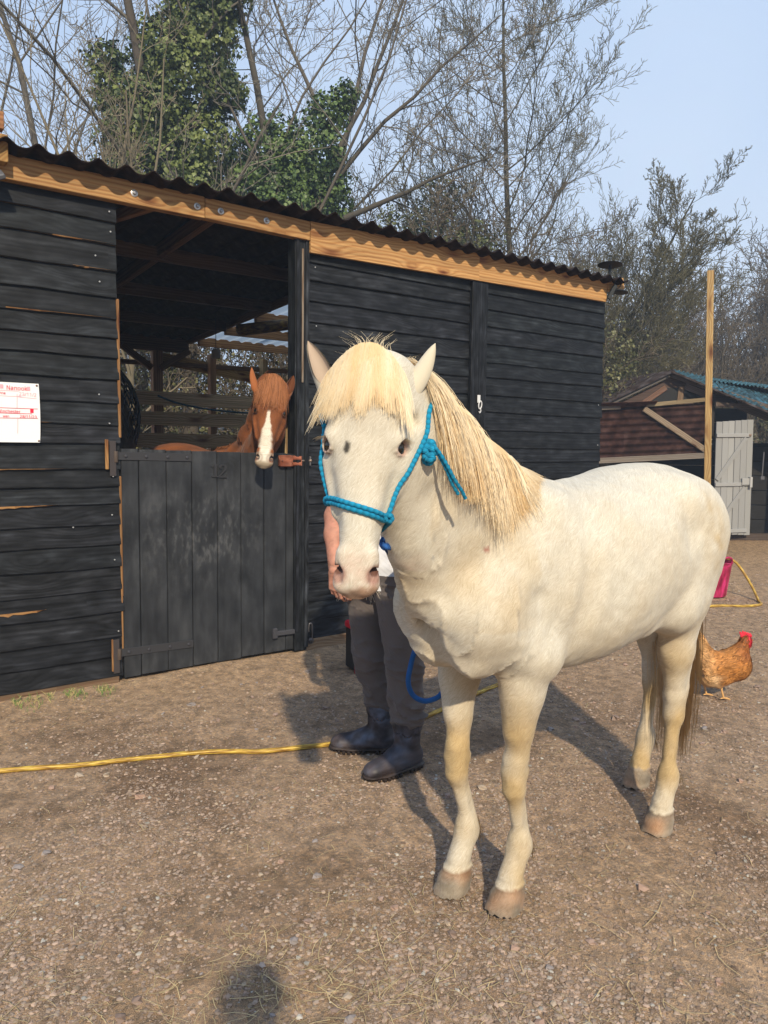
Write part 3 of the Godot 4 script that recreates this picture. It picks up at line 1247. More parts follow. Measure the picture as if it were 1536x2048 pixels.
	fa.face([Vector3(4.31, 2.690, 0.045), Vector3(4.31, 2.690, 0.075), Vector3(4.31, 2.876, 0.075), Vector3(4.31, 2.876, 0.045)], Vector3(1, 0, 0), PINE * 0.9, uvr())
	part("fascia", fa.mesh(), M.wood, st)
	for u in [0.088, 0.46, 0.61, 0.918]:
		var g := Geo.new()
		g.lathe(Vector3(u, 2.782, 0.0755), Vector3(0, 0, 1), [[0.0, 0.020], [0.003, 0.020], [0.004, 0.012], [0.004, 0.011]], 14, Color(0.62, 0.62, 0.62))
		g.lathe(Vector3(u, 2.782, 0.0785), Vector3(0, 0, 1), [[0.0, 0.011], [0.010, 0.011], [0.013, 0.008], [0.013, 0.0]], 8, Color(0.30, 0.30, 0.31))
		part("bolt", g.mesh(), M.metal, st)
	for d in [[-0.62, 2.675], [-0.04, 2.668], [-0.035, 2.56], [-0.12, 2.418], [-0.1, 2.28], [-0.115, 1.66], [-0.06, 1.50], [-0.045, 1.20], [-0.055, 0.98], [-0.045, 0.72], [-0.03, 0.30], [-0.27, 0.92], [2.81, 2.70], [2.76, 2.69], [1.30, 2.56], [1.31, 2.18], [4.30, 1.78], [4.31, 1.42]]:
		var g := Geo.new()
		g.lathe(Vector3(d[0], d[1], 0.036), Vector3(0, 0, 1), [[0.0, 0.0045], [0.003, 0.0045], [0.004, 0.003], [0.004, 0.0]], 8, Color(0.55, 0.55, 0.55))
		part("nail", g.mesh(), M.metal, st)
	# protruding timbers at the two roof corners
	one_bar("beam_end", st, Vector3(-0.60, 2.85, -0.15), Vector3(-0.60, 2.85, 0.145), 0.135, 0.062, M.wood, Color(0.45, 0.28, 0.10))
	one_bar("beam_end", st, Vector3(-1.3, 2.99, 0.12), Vector3(-0.585, 2.98, 0.12), 0.085, 0.06, M.wood, Color(0.40, 0.20, 0.09))
	one_bar("beam_end", st, Vector3(4.312, 2.83, 0.055), Vector3(4.50, 2.865, 0.09), 0.10, 0.06, M.wood, PINE * 0.92)
	# corrugated roof: sheets with ridges running back to front
	var rise := 0.10
	var depth := 4.15
	var k2 := 0
	var edges := [-1.80, -1.02, -0.26, 0.50, 1.27, 2.05, 2.82, 3.59, 4.40]
	for ei in 8:
		var u: float = edges[ei]
		var un: float = edges[ei + 1]
		var reach := 1.0 if u < 2.0 else 0.43
		var g := Geo.new()
		var cnt := int((un + 0.06 - u) / 0.0124) + 1
		for lay in 2:
			var b := g.v.size()
			for i in cnt + 1:
				var x := u + (un + 0.06 - u) * i / float(cnt)
				var ph := TAU * (x - 0.01) / 0.149
				var yw := 0.018 * cos(ph) + 0.003 * cos(2.0 * ph)
				var dy := (-sin(ph) * 0.021) * TAU / 0.149
				for j in 3:
					var f := j / 2.0 * reach
					var zz := lerpf(0.195, 0.195 - depth, f)
					var yy := 2.868 - rise * f * 3.2 + yw + (0.0 if lay == 0 else -0.006) + 0.003 * (k2 % 2)
					g.vert(Vector3(x, yy, zz), Vector3(-dy, 1.0, -0.08).normalized() * (1.0 if lay == 0 else -1.0), Vector2(x, zz), Color(0.052, 0.040, 0.035))
			for i in cnt:
				for j in 2:
					var a := b + i * 3 + j
					g.idx.append_array(PackedInt32Array([a, a + 1, a + 4, a, a + 4, a + 3]))
		var b2 := g.v.size()
		for i in cnt + 1:
			for lay in 2:
				g.vert(g.v[lay * (cnt + 1) * 3 + i * 3], Vector3(0, 0, 1), Vector2.ZERO, Color(0.036, 0.028, 0.025))
		for i in cnt:
			var a := b2 + i * 2
			g.idx.append_array(PackedInt32Array([a, a + 1, a + 3, a, a + 3, a + 2]))
		part("roof_sheet", g.mesh(), M.sheet, st)
		if u > 2.0:
			# pale clear sheet over the back of these bays
			var cg := Geo.new()
			for i in cnt + 1:
				var x := u + (un + 0.06 - u) * i / float(cnt)
				var ph := TAU * (x - 0.01) / 0.149
				for j in 2:
					var f := 0.41 if j == 0 else 1.0
					cg.vert(Vector3(x, 2.860 - rise * f * 3.2 + 0.021 * cos(ph) + 0.003 * (k2 % 2), lerpf(0.195, 0.195 - depth, f)), Vector3(sin(ph) * 0.88, 1.0, -0.08).normalized(), Vector2(x, j), Color(0.72, 0.78, 0.82))
			for i in cnt:
				cg.idx.append_array(PackedInt32Array([i * 2, i * 2 + 1, i * 2 + 3, i * 2, i * 2 + 3, i * 2 + 2]))
			part("clear_roof_sheet", cg.mesh(), M.clear_sheet, st)
		k2 += 1
	# timbers seen inside: purlins along, rafters back
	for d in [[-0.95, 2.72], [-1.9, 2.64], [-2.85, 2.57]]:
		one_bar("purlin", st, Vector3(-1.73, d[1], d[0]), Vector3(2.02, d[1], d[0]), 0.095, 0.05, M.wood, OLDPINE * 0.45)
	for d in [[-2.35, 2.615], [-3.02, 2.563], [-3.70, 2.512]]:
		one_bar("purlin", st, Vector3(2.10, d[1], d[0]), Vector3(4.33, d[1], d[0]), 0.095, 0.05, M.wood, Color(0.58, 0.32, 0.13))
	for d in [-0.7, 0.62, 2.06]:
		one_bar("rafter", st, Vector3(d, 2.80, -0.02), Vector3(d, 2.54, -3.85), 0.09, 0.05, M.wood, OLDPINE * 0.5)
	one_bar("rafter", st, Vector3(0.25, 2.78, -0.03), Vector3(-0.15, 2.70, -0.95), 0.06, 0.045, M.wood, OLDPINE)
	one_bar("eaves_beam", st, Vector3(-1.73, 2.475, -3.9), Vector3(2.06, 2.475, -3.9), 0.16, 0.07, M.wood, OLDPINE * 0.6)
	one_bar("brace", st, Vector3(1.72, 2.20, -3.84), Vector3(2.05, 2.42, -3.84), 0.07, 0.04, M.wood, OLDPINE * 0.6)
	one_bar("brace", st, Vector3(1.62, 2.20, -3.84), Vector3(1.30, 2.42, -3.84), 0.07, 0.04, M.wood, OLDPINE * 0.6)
	# open rail wall at the back
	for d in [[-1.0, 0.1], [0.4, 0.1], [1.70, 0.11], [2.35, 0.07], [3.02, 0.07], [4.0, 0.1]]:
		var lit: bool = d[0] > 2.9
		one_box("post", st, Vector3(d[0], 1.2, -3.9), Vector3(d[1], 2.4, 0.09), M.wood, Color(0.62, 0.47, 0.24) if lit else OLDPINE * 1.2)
	for d in [[0.15, 0.2], [0.48, 0.17], [0.80, 0.17], [1.10, 0.16], [1.42, 0.16], [1.66, 0.15], [1.88, 0.15]]:
		one_bar("rail", st, Vector3(-1.70, d[0] + 0.01, -3.835), Vector3(4.30, d[0] - 0.015, -3.835), d[1], 0.03, M.wood, Color(0.86, 0.68, 0.44) * rng.randf_range(0.85, 1.1))
	one_bar("rail", st, Vector3(1.75, 2.33, -3.97), Vector3(4.2, 2.02, -3.97), 0.13, 0.03, M.wood, Color(0.50, 0.33, 0.12))
	one_bar("rail", st, Vector3(-1.7, 2.22, -3.97), Vector3(4.2, 2.30, -3.97), 0.05, 0.05, M.wood, OLDPINE * 0.5)
	# partition beside the bay with the chestnut horse
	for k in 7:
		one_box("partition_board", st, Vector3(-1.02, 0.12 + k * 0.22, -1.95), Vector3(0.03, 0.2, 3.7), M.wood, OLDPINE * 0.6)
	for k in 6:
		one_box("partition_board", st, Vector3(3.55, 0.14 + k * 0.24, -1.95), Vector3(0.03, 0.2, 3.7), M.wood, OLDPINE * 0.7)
	one_box("jamb_board", st, Vector3(1.16, 0.9, -0.20), Vector3(0.028, 1.8, 0.22), M.wood, Color(0.52, 0.40, 0.22))
	build_door(st)

func build_door(st: Node3D) -> void:
	# half door: a node whose planks, straps and bolts are its pieces; the frame behind is its own mesh
	var fg := Geo.new()
	fg.bar(Vector3(0.02, 0.22, -0.012), Vector3(1.205, 0.22, -0.012), 0.12, 0.022, BLACK * 0.8)
	fg.bar(Vector3(0.02, 1.22, -0.012), Vector3(1.205, 1.22, -0.012), 0.12, 0.022, BLACK * 0.8)
	fg.bar(Vector3(0.06, 0.28, -0.012), Vector3(1.15, 1.16, -0.012), 0.10, 0.020, BLACK * 0.8)
	var dr := part("door", fg.mesh(), M.black, st)
	var us := [0.004, 0.107, 0.272, 0.433, 0.600, 0.762, 0.927, 1.090, 1.224]
	for i in 8:
		var a: float = us[i] + 0.0022
		var b: float = us[i + 1] - 0.0022
		var g := Geo.new()
		var ch := 0.004
		var y0 := 0.012 + rng.randf() * 0.008
		var y1 := 1.358 - 0.024 * (a + b) * 0.5 + rng.randfn() * 0.0015
		var zf := 0.026 + rng.randfn() * 0.0016
		var uvq := func(p: Vector3) -> Vector2: return Vector2(p.x / 1.23, 1.0 - p.y / 1.36)
		var rows := [[a, 0.0, -1.0], [a, zf - ch, -1.0], [a + ch, zf, -0.7], [b - ch, zf, 0.7], [b, zf - ch, 1.0], [b, 0.0, 1.0]]
		for k in 5:
			var p: Array = rows[k]
			var q: Array = rows[k + 1]
			var nn := Vector3(q[1] - p[1], 0, -(q[0] - p[0])).normalized()
			if k == 2:
				nn = Vector3(0, 0, 1)
			elif nn.x * (p[2] + q[2]) < 0:
				nn = -nn
			var ps := [Vector3(p[0], y0, p[1]), Vector3(q[0], y0, q[1]), Vector3(q[0], y1, q[1]), Vector3(p[0], y1, p[1])]
			g.poly(ps, nn, [uvq.call(ps[0]), uvq.call(ps[1]), uvq.call(ps[2]), uvq.call(ps[3])], [Color.WHITE, Color.WHITE, Color.WHITE, Color.WHITE])
		for yy in [y0, y1]:
			var ps := []
			var uvs := []
			var cs := []
			for p in rows:
				ps.append(Vector3(p[0], yy, p[1]))
				uvs.append(Vector2(p[0] / 1.23, 0.5 if yy == y0 else 0.002))
				cs.append(Color(1.6, 1.45, 1.2) if yy == y1 else Color.WHITE)
			g.poly(ps, Vector3(0, -1 if yy == y0 else 1, 0), uvs, cs)
		part("door_plank", g.mesh(), M.door, dr)
	var steel := Color(0.032, 0.033, 0.037)
	for d in [1.312, 0.162]:
		var g := Geo.new()
		g.box(Transform3D(Basis.from_euler(Vector3(0, 0, -0.022)), Vector3(0.203, d, 0.0305)), Vector3(0.455, 0.047, 0.006), 0.002, steel)
		g.lathe(Vector3(-0.028, d - 0.032, 0.036), Vector3.UP, [[0.0, 0.0], [0.0, 0.013], [0.064, 0.013], [0.064, 0.0]], 12, Color(0.075, 0.055, 0.045))
		for q in [0.03, 0.15, 0.28, 0.40]:
			g.lathe(Vector3(q, d + 0.004 - q * 0.022, 0.0335), Vector3(0, 0, 1), [[0.0, 0.010], [0.004, 0.009], [0.006, 0.005], [0.006, 0.0]], 10, steel * 1.3)
		part("strap_hinge", g.mesh(), M.iron, dr)
		one_box("hinge_plate", dr, Vector3(-0.045, d - 0.01, 0.0385), Vector3(0.036, 0.20, 0.006), M.iron, Color(0.05, 0.043, 0.040))
	# rusty sliding bolt at the top
	var rust := Color(0.46, 0.20, 0.12)
	var tb := Geo.new()
	tb.box(Transform3D(Basis.IDENTITY, Vector3(1.112, 1.285, 0.040)), Vector3(0.175, 0.072, 0.024), 0.008, rust)
	tb.box(Transform3D(Basis.IDENTITY, Vector3(1.072, 1.285, 0.047)), Vector3(0.085, 0.076, 0.026), 0.009, rust * 1.1)
	tb.box(Transform3D(Basis.IDENTITY, Vector3(1.155, 1.303, 0.051)), Vector3(0.065, 0.022, 0.016), 0.004, rust * 1.35)
	tb.box(Transform3D(Basis.IDENTITY, Vector3(1.155, 1.265, 0.051)), Vector3(0.065, 0.020, 0.016), 0.004, rust * 1.3)
	tb.box(Transform3D(Basis.IDENTITY, Vector3(1.155, 1.284, 0.053)), Vector3(0.060, 0.012, 0.003), 0.001, Color(0.02, 0.015, 0.015))
	tb.lathe(Vector3(1.04, 1.285, 0.060), Vector3(0, 0, 1), [[0.0, 0.007], [0.004, 0.006], [0.005, 0.0]], 10, rust * 0.6)
	part("bolt", tb.mesh(), M.mottled, dr)
	var tp := Geo.new()
	tp.lathe(Vector3(1.19, 1.287, 0.045), Vector3(1, 0, 0), [[0.0, 0.007], [0.07, 0.007], [0.07, 0.012], [0.078, 0.012], [0.078, 0.0]], 10, Color(0.32, 0.25, 0.20))
	tp.box(Transform3D(Basis.IDENTITY, Vector3(1.262, 1.284, 0.044)), Vector3(0.012, 0.062, 0.012), 0.003, Color(0.20, 0.19, 0.19))
	part("bolt_pin", tp.mesh(), M.metal, dr)
	# kick bolt at the foot
	var kb := Geo.new()
	kb.box(Transform3D(Basis.from_euler(Vector3(0, 0, -0.03)), Vector3(1.10, 0.138, 0.038)), Vector3(0.22, 0.032, 0.022), 0.004, steel * 1.5)
	kb.box(Transform3D(Basis.IDENTITY, Vector3(1.0, 0.142, 0.037)), Vector3(0.034, 0.07, 0.026), 0.008, steel * 1.4)
	kb.box(Transform3D(Basis.IDENTITY, Vector3(1.215, 0.132, 0.037)), Vector3(0.03, 0.05, 0.026), 0.006, steel * 1.4)
	part("kick_bolt", kb.mesh(), M.iron, dr)
	var hk := Geo.new()
	var pa := []
	var rr := []
	var cc := []
	for i in 11:
		var a := PI * i / 10.0
		pa.append(Vector3(1.268 + 0.014 * cos(a), 0.155 + 0.022 * sin(a), 0.045) if i < 8 else Vector3(1.268 - 0.014, 0.155 - 0.012 * (i - 7), 0.045))
		rr.append(0.006)
		cc.append(Color(0.16, 0.15, 0.15))
	pa.push_front(Vector3(1.284, 0.045, 0.045))
	rr.push_front(0.006)
	cc.push_front(Color(0.16, 0.15, 0.15))
	hk.tube(pa, rr, 8, cc)
	hk.lathe(Vector3(1.276, 0.055, 0.036), Vector3(0, 0, 1), [[0.0, 0.022], [0.012, 0.020], [0.014, 0.0]], 12, Color(0.11, 0.10, 0.10))
	part("hook", hk.mesh(), M.metal, dr)
	# the number 12 in raised black figures
	for d in [["1", 0.548, 1.178], ["2", 0.602, 1.174]]:
		var tm := TextMesh.new()
		var sf := SystemFont.new()
		sf.font_names = PackedStringArray(["Droid Serif"])
		sf.font_weight = 700
		sf.font_italic = true
		tm.font = sf
		tm.text = d[0]
		tm.font_size = 48
		tm.pixel_size = 0.0024
		tm.depth = 0.006
		tm.horizontal_alignment = HORIZONTAL_ALIGNMENT_LEFT
		tm.vertical_alignment = VERTICAL_ALIGNMENT_BOTTOM
		var o := part("numeral", tm, mat(0.4, null, null, 0.0, false), dr)
		o.material_override.albedo_color = Color(0.19, 0.19, 0.20)
		o.position = Vector3(d[1], d[2] - 0.02, 0.031)
		o.rotation.z = -0.03

# ------------------------------------------------------------------ old barn at the far right
func corrug(called: String, parent: Node, o: Vector3, ax: Vector3, down: Vector3, w0: float, l0: float, w1: float, l1: float, pitch: float, amp: float, col: Color, mt: Material) -> void:
	# ridges run along ax; w0..l0 lengths at the top, w1..l1 at the bottom
	var g := Geo.new()
	var nn := ax.cross(down).normalized()
	var len2 := down.length()
	var dn := down.normalized()
	var cnt := int(len2 / (pitch / 8.0))
	for i in cnt + 1:
		var f := i / float(cnt)
		var s := f * len2
		var ph := TAU * s / pitch
		var b := o + dn * s + nn * amp * cos(ph)
		var nv := (nn + dn * amp * TAU / pitch * sin(ph)).normalized()
		var a0 := lerpf(w0, w1, f)
		var a1 := lerpf(l0, l1, f)
		for k in 5:
			g.vert(b + ax * lerpf(a0, a1, k / 4.0), nv, Vector2(lerpf(a0, a1, k / 4.0) * 0.4, s * 0.4), col)
	for i in cnt:
		for k in 4:
			var a := i * 5 + k
			g.idx.append_array(PackedInt32Array([a, a + 1, a + 6, a, a + 6, a + 5]))
	part(called, g.mesh(), mt, parent)

func corr_quad(called: String, parent: Node, a: Vector3, b: Vector3, c: Vector3, d: Vector3, pitch: float, amp: float, col: Color, lift := 0.0) -> void:
	# corrugated sheet between two edges a-b (low) and c-d (high); ridges run from low to high
	var g := Geo.new()
	var up := (b - a).cross(c - a).normalized()
	if up.y < 0:
		up = -up
	var ln := maxf(a.distance_to(b), c.distance_to(d))
	var cnt := int(ln / pitch * 8.0)
	var t := (b - a).normalized()
	for i in cnt + 1:
		var f := i / float(cnt)
		var ph := TAU * f * ln / pitch
		var nn := (up + t * amp * TAU / pitch * sin(ph)).normalized()
		for k in 4:
			var p := a.lerp(b, f).lerp(c.lerp(d, f), k / 3.0) + up * (amp * cos(ph) + lift)
			g.vert(p, nn, Vector2(f * ln, k) * 0.3, col)
	for i in cnt:
		for k in 3:
			var q := i * 4 + k
			g.idx.append_array(PackedInt32Array([q, q + 1, q + 5, q, q + 5, q + 4]))
	part(called, g.mesh(), M.sheet, parent)

func build_barn() -> void:
	rng.seed = 44
	var bn := thing("barn", "old barn with rusty corrugated front, turquoise roof sheets and open doorways", "barn", Vector3(3.0, 0, -12.0))
	var grey := Color(0.24, 0.225, 0.20)
	# rusty corrugated sheet over the open bay, its sheets lapped
	var ax := Vector3(1.0, 0.055, 0.0).normalized()
	corrug("rusty_sheet", bn, Vector3(-0.6, 1.955, 0.0), ax, Vector3(0, -0.80, 0.02), 0.0, 1.35, 0.0, 1.35, 0.105, 0.016, Color(0.085, 0.050, 0.042), M.sheet)
	corrug("rusty_sheet", bn, Vector3(0.70, 2.03, 0.004), ax, Vector3(0, -0.80, 0.02), 0.0, 1.36, 0.0, 1.36, 0.105, 0.016, Color(0.078, 0.044, 0.036), M.sheet)
	one_bar("lintel", bn, Vector3(-0.6, 1.135, 0.05), Vector3(2.05, 1.30, 0.05), 0.085, 0.06, M.wood, grey)
	one_bar("wall_plate", bn, Vector3(-0.3, 1.965, 0.045), Vector3(0.62, 2.02, 0.045), 0.06, 0.04, M.wood, grey * 0.9)
	one_bar("wall_plate", bn, Vector3(1.02, 2.055, 0.045), Vector3(2.0, 2.16, 0.045), 0.06, 0.05, M.wood, Color(0.30, 0.25, 0.15))
	one_bar("brace", bn, Vector3(0.98, 2.0, 0.05), Vector3(1.98, 1.36, 0.05), 0.085, 0.045, M.wood, Color(0.32, 0.27, 0.20))
	# ragged roof edge of thin sheet over the bay
	for k in 4:
		var a := Vector3(-0.7 + k * 0.46, 1.985 + k * 0.024, 0.08)
		one_bar("roof_edge", bn, a, a + Vector3(0.47, 0.024 + rng.randfn() * 0.008, 0.02), 0.20, 0.006, M.sheet, Color(0.19, 0.12, 0.095), Vector3(0.0, 0.35, 1.0))
	# gable
	var gb := Geo.new()
	gb.face([Vector3(0.45, 1.99, -0.12), Vector3(2.9, 2.12, -0.12), Vector3(1.42, 2.50, -0.12)], Vector3(0, 0, 1), Color(0.10, 0.07, 0.055))
	part("gable_board", gb.mesh(), M.wood, bn)
	var go := Geo.new()
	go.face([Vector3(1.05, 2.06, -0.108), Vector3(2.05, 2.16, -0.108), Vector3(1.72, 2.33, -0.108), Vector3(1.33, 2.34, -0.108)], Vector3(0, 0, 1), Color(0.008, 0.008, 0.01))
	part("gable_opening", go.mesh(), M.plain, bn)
	one_bar("gable_strut", bn, Vector3(1.58, 2.08, -0.10), Vector3(1.60, 2.36, -0.10), 0.09, 0.03, M.wood, Color(0.22, 0.16, 0.10), Vector3.RIGHT)
	one_bar("barge_board", bn, Vector3(0.28, 1.98, -0.07), Vector3(1.42, 2.545, -0.07), 0.065, 0.05, M.wood, Color(0.13, 0.13, 0.13))
	one_bar("barge_board", bn, Vector3(1.40, 2.545, -0.07), Vector3(3.7, 1.80, -0.07), 0.09, 0.05, M.wood, Color(0.15, 0.13, 0.115))
	one_bar("gable_strut", bn, Vector3(1.0, 2.08, -0.10), Vector3(1.36, 2.34, -0.10), 0.08, 0.03, M.wood, Color(0.20, 0.12, 0.085))
	one_bar("gable_strut", bn, Vector3(1.66, 2.36, -0.10), Vector3(2.06, 2.21, -0.10), 0.10, 0.03, M.wood, Color(0.19, 0.16, 0.14))
	# turquoise roof
	var blue := Color(0.075, 0.235, 0.32)
	for k in 4:
		var f0 := k / 4.0
		var f1 := (k + 1) / 4.0 + 0.02
		var A := Vector3(1.40, 2.575, 0.06)
		var B := Vector3(4.2, 1.30, 0.75)
		var C := Vector3(1.46, 2.64, -0.25)
		var D := Vector3(5.2, 2.42, -3.2)
		corr_quad("roof_sheet", bn, A.lerp(B, f0), A.lerp(B, f1), C.lerp(D, f0), C.lerp(D, f1), 0.13, 0.014, blue * (1.15 - 0.12 * (k % 2)), 0.002 * (k % 2))
	corrug("roof_sheet", bn, Vector3(1.46, 2.60, 0.0), Vector3(-0.90, -0.44, 0), Vector3(0, 0.12, -4.0), 0.0, 1.3, 0.0, 1.3, 0.15, 0.018, Color(0.10, 0.10, 0.10), M.sheet)
	corr_quad("roof_sheet", bn, Vector3(2.05, 2.50, -0.45), Vector3(5.0, 2.42, -2.3), Vector3(2.1, 2.62, -1.1), Vector3(5.4, 2.58, -3.4), 0.13, 0.014, blue * 1.3)
	one_bar("roof_edge", bn, Vector3(1.36, 2.575, 0.07), Vector3(4.2, 1.285, 0.77), 0.03, 0.03, M.sheet, Color(0.12, 0.12, 0.12))
	# frame, dark insides
	one_bar("roof_beam", bn, Vector3(2.05, 2.08, 0.1), Vector3(3.2, 2.03, 0.1), 0.07, 0.06, M.wood, Color(0.14, 0.11, 0.09))
	one_bar("rafter", bn, Vector3(2.4, 2.10, 0.05), Vector3(3.9, 1.52, 0.05), 0.14, 0.05, M.wood, Color(0.12, 0.105, 0.095))
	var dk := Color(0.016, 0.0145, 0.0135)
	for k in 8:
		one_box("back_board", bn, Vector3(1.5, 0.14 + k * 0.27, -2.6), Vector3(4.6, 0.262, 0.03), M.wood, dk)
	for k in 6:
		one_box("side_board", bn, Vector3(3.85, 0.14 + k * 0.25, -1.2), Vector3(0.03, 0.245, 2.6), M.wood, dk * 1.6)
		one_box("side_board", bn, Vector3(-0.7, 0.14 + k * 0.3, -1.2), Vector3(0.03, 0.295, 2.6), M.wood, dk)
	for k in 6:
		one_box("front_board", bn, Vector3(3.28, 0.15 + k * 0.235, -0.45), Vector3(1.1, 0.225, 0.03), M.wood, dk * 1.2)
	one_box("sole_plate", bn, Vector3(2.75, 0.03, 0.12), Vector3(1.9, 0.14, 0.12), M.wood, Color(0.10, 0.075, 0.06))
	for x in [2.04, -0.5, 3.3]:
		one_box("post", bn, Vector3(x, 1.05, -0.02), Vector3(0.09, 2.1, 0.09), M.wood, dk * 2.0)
	one_bar("post", bn, Vector3(1.35, 0.0, -0.9), Vector3(1.37, 1.5, -0.9), 0.035, 0.035, M.wood, Color(0.06, 0.06, 0.06), Vector3.RIGHT)
	# the white plank door, swung open towards the yard
	var dg := Geo.new()
	dg.bar(Vector3(0.02, 0.02, -0.03), Vector3(0.60, 0.02, -0.03), 0.05, 0.02, Color(0.3, 0.28, 0.26))
	var dr := part("door", dg.mesh(), M.wood, bn)
	dr.position = Vector3(2.00, 0.10, 0.36)
	dr.rotation = Vector3(0, deg_to_rad(10.0), deg_to_rad(1.2))
	var white := Color(0.29, 0.29, 0.285)
	for k in 6:
		var a := Vector3(0.005 + k * 0.103, 0.0, 0.0)
		one_box("plank", dr, a + Vector3(0.05, 0.855, rng.randfn() * 0.002), Vector3(0.0995, 1.70 + 0.012 * k, 0.02), M.paint, white * rng.randf_range(0.85, 1.08), 0.004)
	for y in [1.50, 0.76, 0.05]:
		one_box("ledge", dr, Vector3(0.28, y, 0.02), Vector3(0.55, 0.055, 0.022), M.paint, white * 1.02)
	one_bar("brace", dr, Vector3(0.03, 0.83, 0.02), Vector3(0.50, 1.46, 0.02), 0.062, 0.02, M.paint, white * 0.9)
	one_bar("brace", dr, Vector3(0.03, 0.10, 0.02), Vector3(0.50, 0.71, 0.02), 0.062, 0.02, M.paint, white * 0.9)
	one_box("lock", dr, Vector3(0.50, 0.80, 0.035), Vector3(0.13, 0.10, 0.03), M.paint, white * 1.1)
	one_box("lock", dr, Vector3(0.575, 0.79, 0.045), Vector3(0.04, 0.16, 0.05), M.paint, white * 1.3)
	var kn := Geo.new()
	kn.lathe(Vector3(0.555, 1.50, 0.012), Vector3(0, 0, 1), [[0, 0.022], [0.025, 0.020], [0.03, 0.0]], 10, Color(0.22, 0.16, 0.12))
	part("knob", kn.mesh(), M.iron, dr)
	# latch hanging on the dark wall beside it
	one_bar("latch", bn, Vector3(2.84, 1.36, 0.10), Vector3(2.83, 0.98, 0.10), 0.018, 0.012, M.iron, Color(0.09, 0.09, 0.10), Vector3.RIGHT)
	one_box("latch", bn, Vector3(2.83, 0.96, 0.11), Vector3(0.06, 0.05, 0.03), M.iron, Color(0.10, 0.10, 0.11))
	# tall pine post standing in the yard before the barn
	var p := thing("timber_post", "tall square pine post standing in front of the old barn", "post", Vector3(3.60, 0, -8.5), deg_to_rad(-22.0))
	p.rotation.z = deg_to_rad(1.8)
	var pg := Geo.new()
	pg.bar(Vector3(0, -0.05, 0), Vector3(0, 3.32, 0), 0.075, 0.07, Color(0.58, 0.42, 0.19), Vector3(0, 0, 1), 0.004, uvr())
	part("shaft", pg.mesh(), M.wood, p)
	for y in [0.9, 1.45, 1.5, 2.1, 2.55]:
		var sg := Geo.new()
		sg.lathe(Vector3(0.037, y, 0.01 * sin(y * 9.0)), Vector3(1, 0, 0), [[0, 0.007], [0.006, 0.006], [0.007, 0]], 8, Color(0.25, 0.24, 0.22))
		part("screw", sg.mesh(), M.metal, p)
	# overhead wires far behind
	var lab := ["uppermost of the three thin overhead wires crossing the sky", "middle of the three thin overhead wires crossing the sky", "lowest of the three thin overhead wires crossing the sky"]
	for k in 3:
		var wg := Geo.new()
		var pa := []
		var rr := []
		var cc := []
		for i in 13:
			var f := i / 12.0
			pa.append(Vector3(lerpf(8.0, 46.0, f), 11.8 - k * 0.45 - 1.6 * f + 3.0 * (f - 0.5) * (f - 0.5), -44.0))
			rr.append(0.021)
			cc.append(Color(0.06, 0.06, 0.065))
		wg.tube(pa, rr, 5, cc)
		tag(part("overhead_wire", wg.mesh(), M.plain), lab[k], "wire", "overhead wires")

# ------------------------------------------------------------------ trees and hedges
func grow(c: Dictionary, gs: Array, p: Vector3, dir: Vector3, ln: float, r: float, lv: int) -> void:
	var seg: int = c.seg[lv]
	var path := PackedVector3Array([p])
	var d := dir
	var q := p
	var dirs := [d]
	for i in seg:
		d = (d + Vector3(rng.randfn(), rng.randfn(), rng.randfn()) * c.crook[lv] + Vector3.UP * c.up[lv] / seg + c.get("lean", Vector3.ZERO) * 0.1).normalized()
		q += d * ln / seg
		path.append(q)
		dirs.append(d)
	var tone := rng.randf_range(0.75, 1.25)
	var col: Color = c.col[mini(lv, c.col.size() - 1)] * tone
	var tip := maxf(r * c.taper[lv], c.rmin)
	gs[mini(lv, gs.size() - 1)].twig(path, maxf(r, c.rmin), tip, 8 if lv == 0 else (5 if lv == 1 else 3), col)
	if lv >= c.n.size():
		return
	var cnt: int = int(c.n[lv] * rng.randf_range(0.8, 1.2) + 0.5)
	var turn := rng.randf() * TAU
	for k in cnt:
		var f: float = lerpf(c.from[lv], 1.0, (k + rng.randf()) / cnt)
		var x := f * seg
		var i := mini(int(x), seg - 1)
		var o := path[i].lerp(path[i + 1], x - i)
		var dd: Vector3 = dirs[i + 1]
		var sd := dd.cross(Vector3(0.2, 0.1, 1.0) if absf(dd.y) > 0.5 else Vector3.UP).normalized()
		turn += 2.4 + rng.randfn() * 0.4
		sd = sd.rotated(dd, turn)
		var ang: float = deg_to_rad(c.ang[lv] + rng.randfn() * 9.0)
		var nd := (dd * cos(ang) + sd * sin(ang)).normalized()
		var shape: float = 1.0 - c.cone[lv] * f
		var nl: float = ln * c.ratio[lv] * shape * rng.randf_range(0.7, 1.2)
		var nr: float = lerpf(r, tip, f) * c.thin[lv]
		grow(c, gs, o, nd, nl, nr, lv + 1)

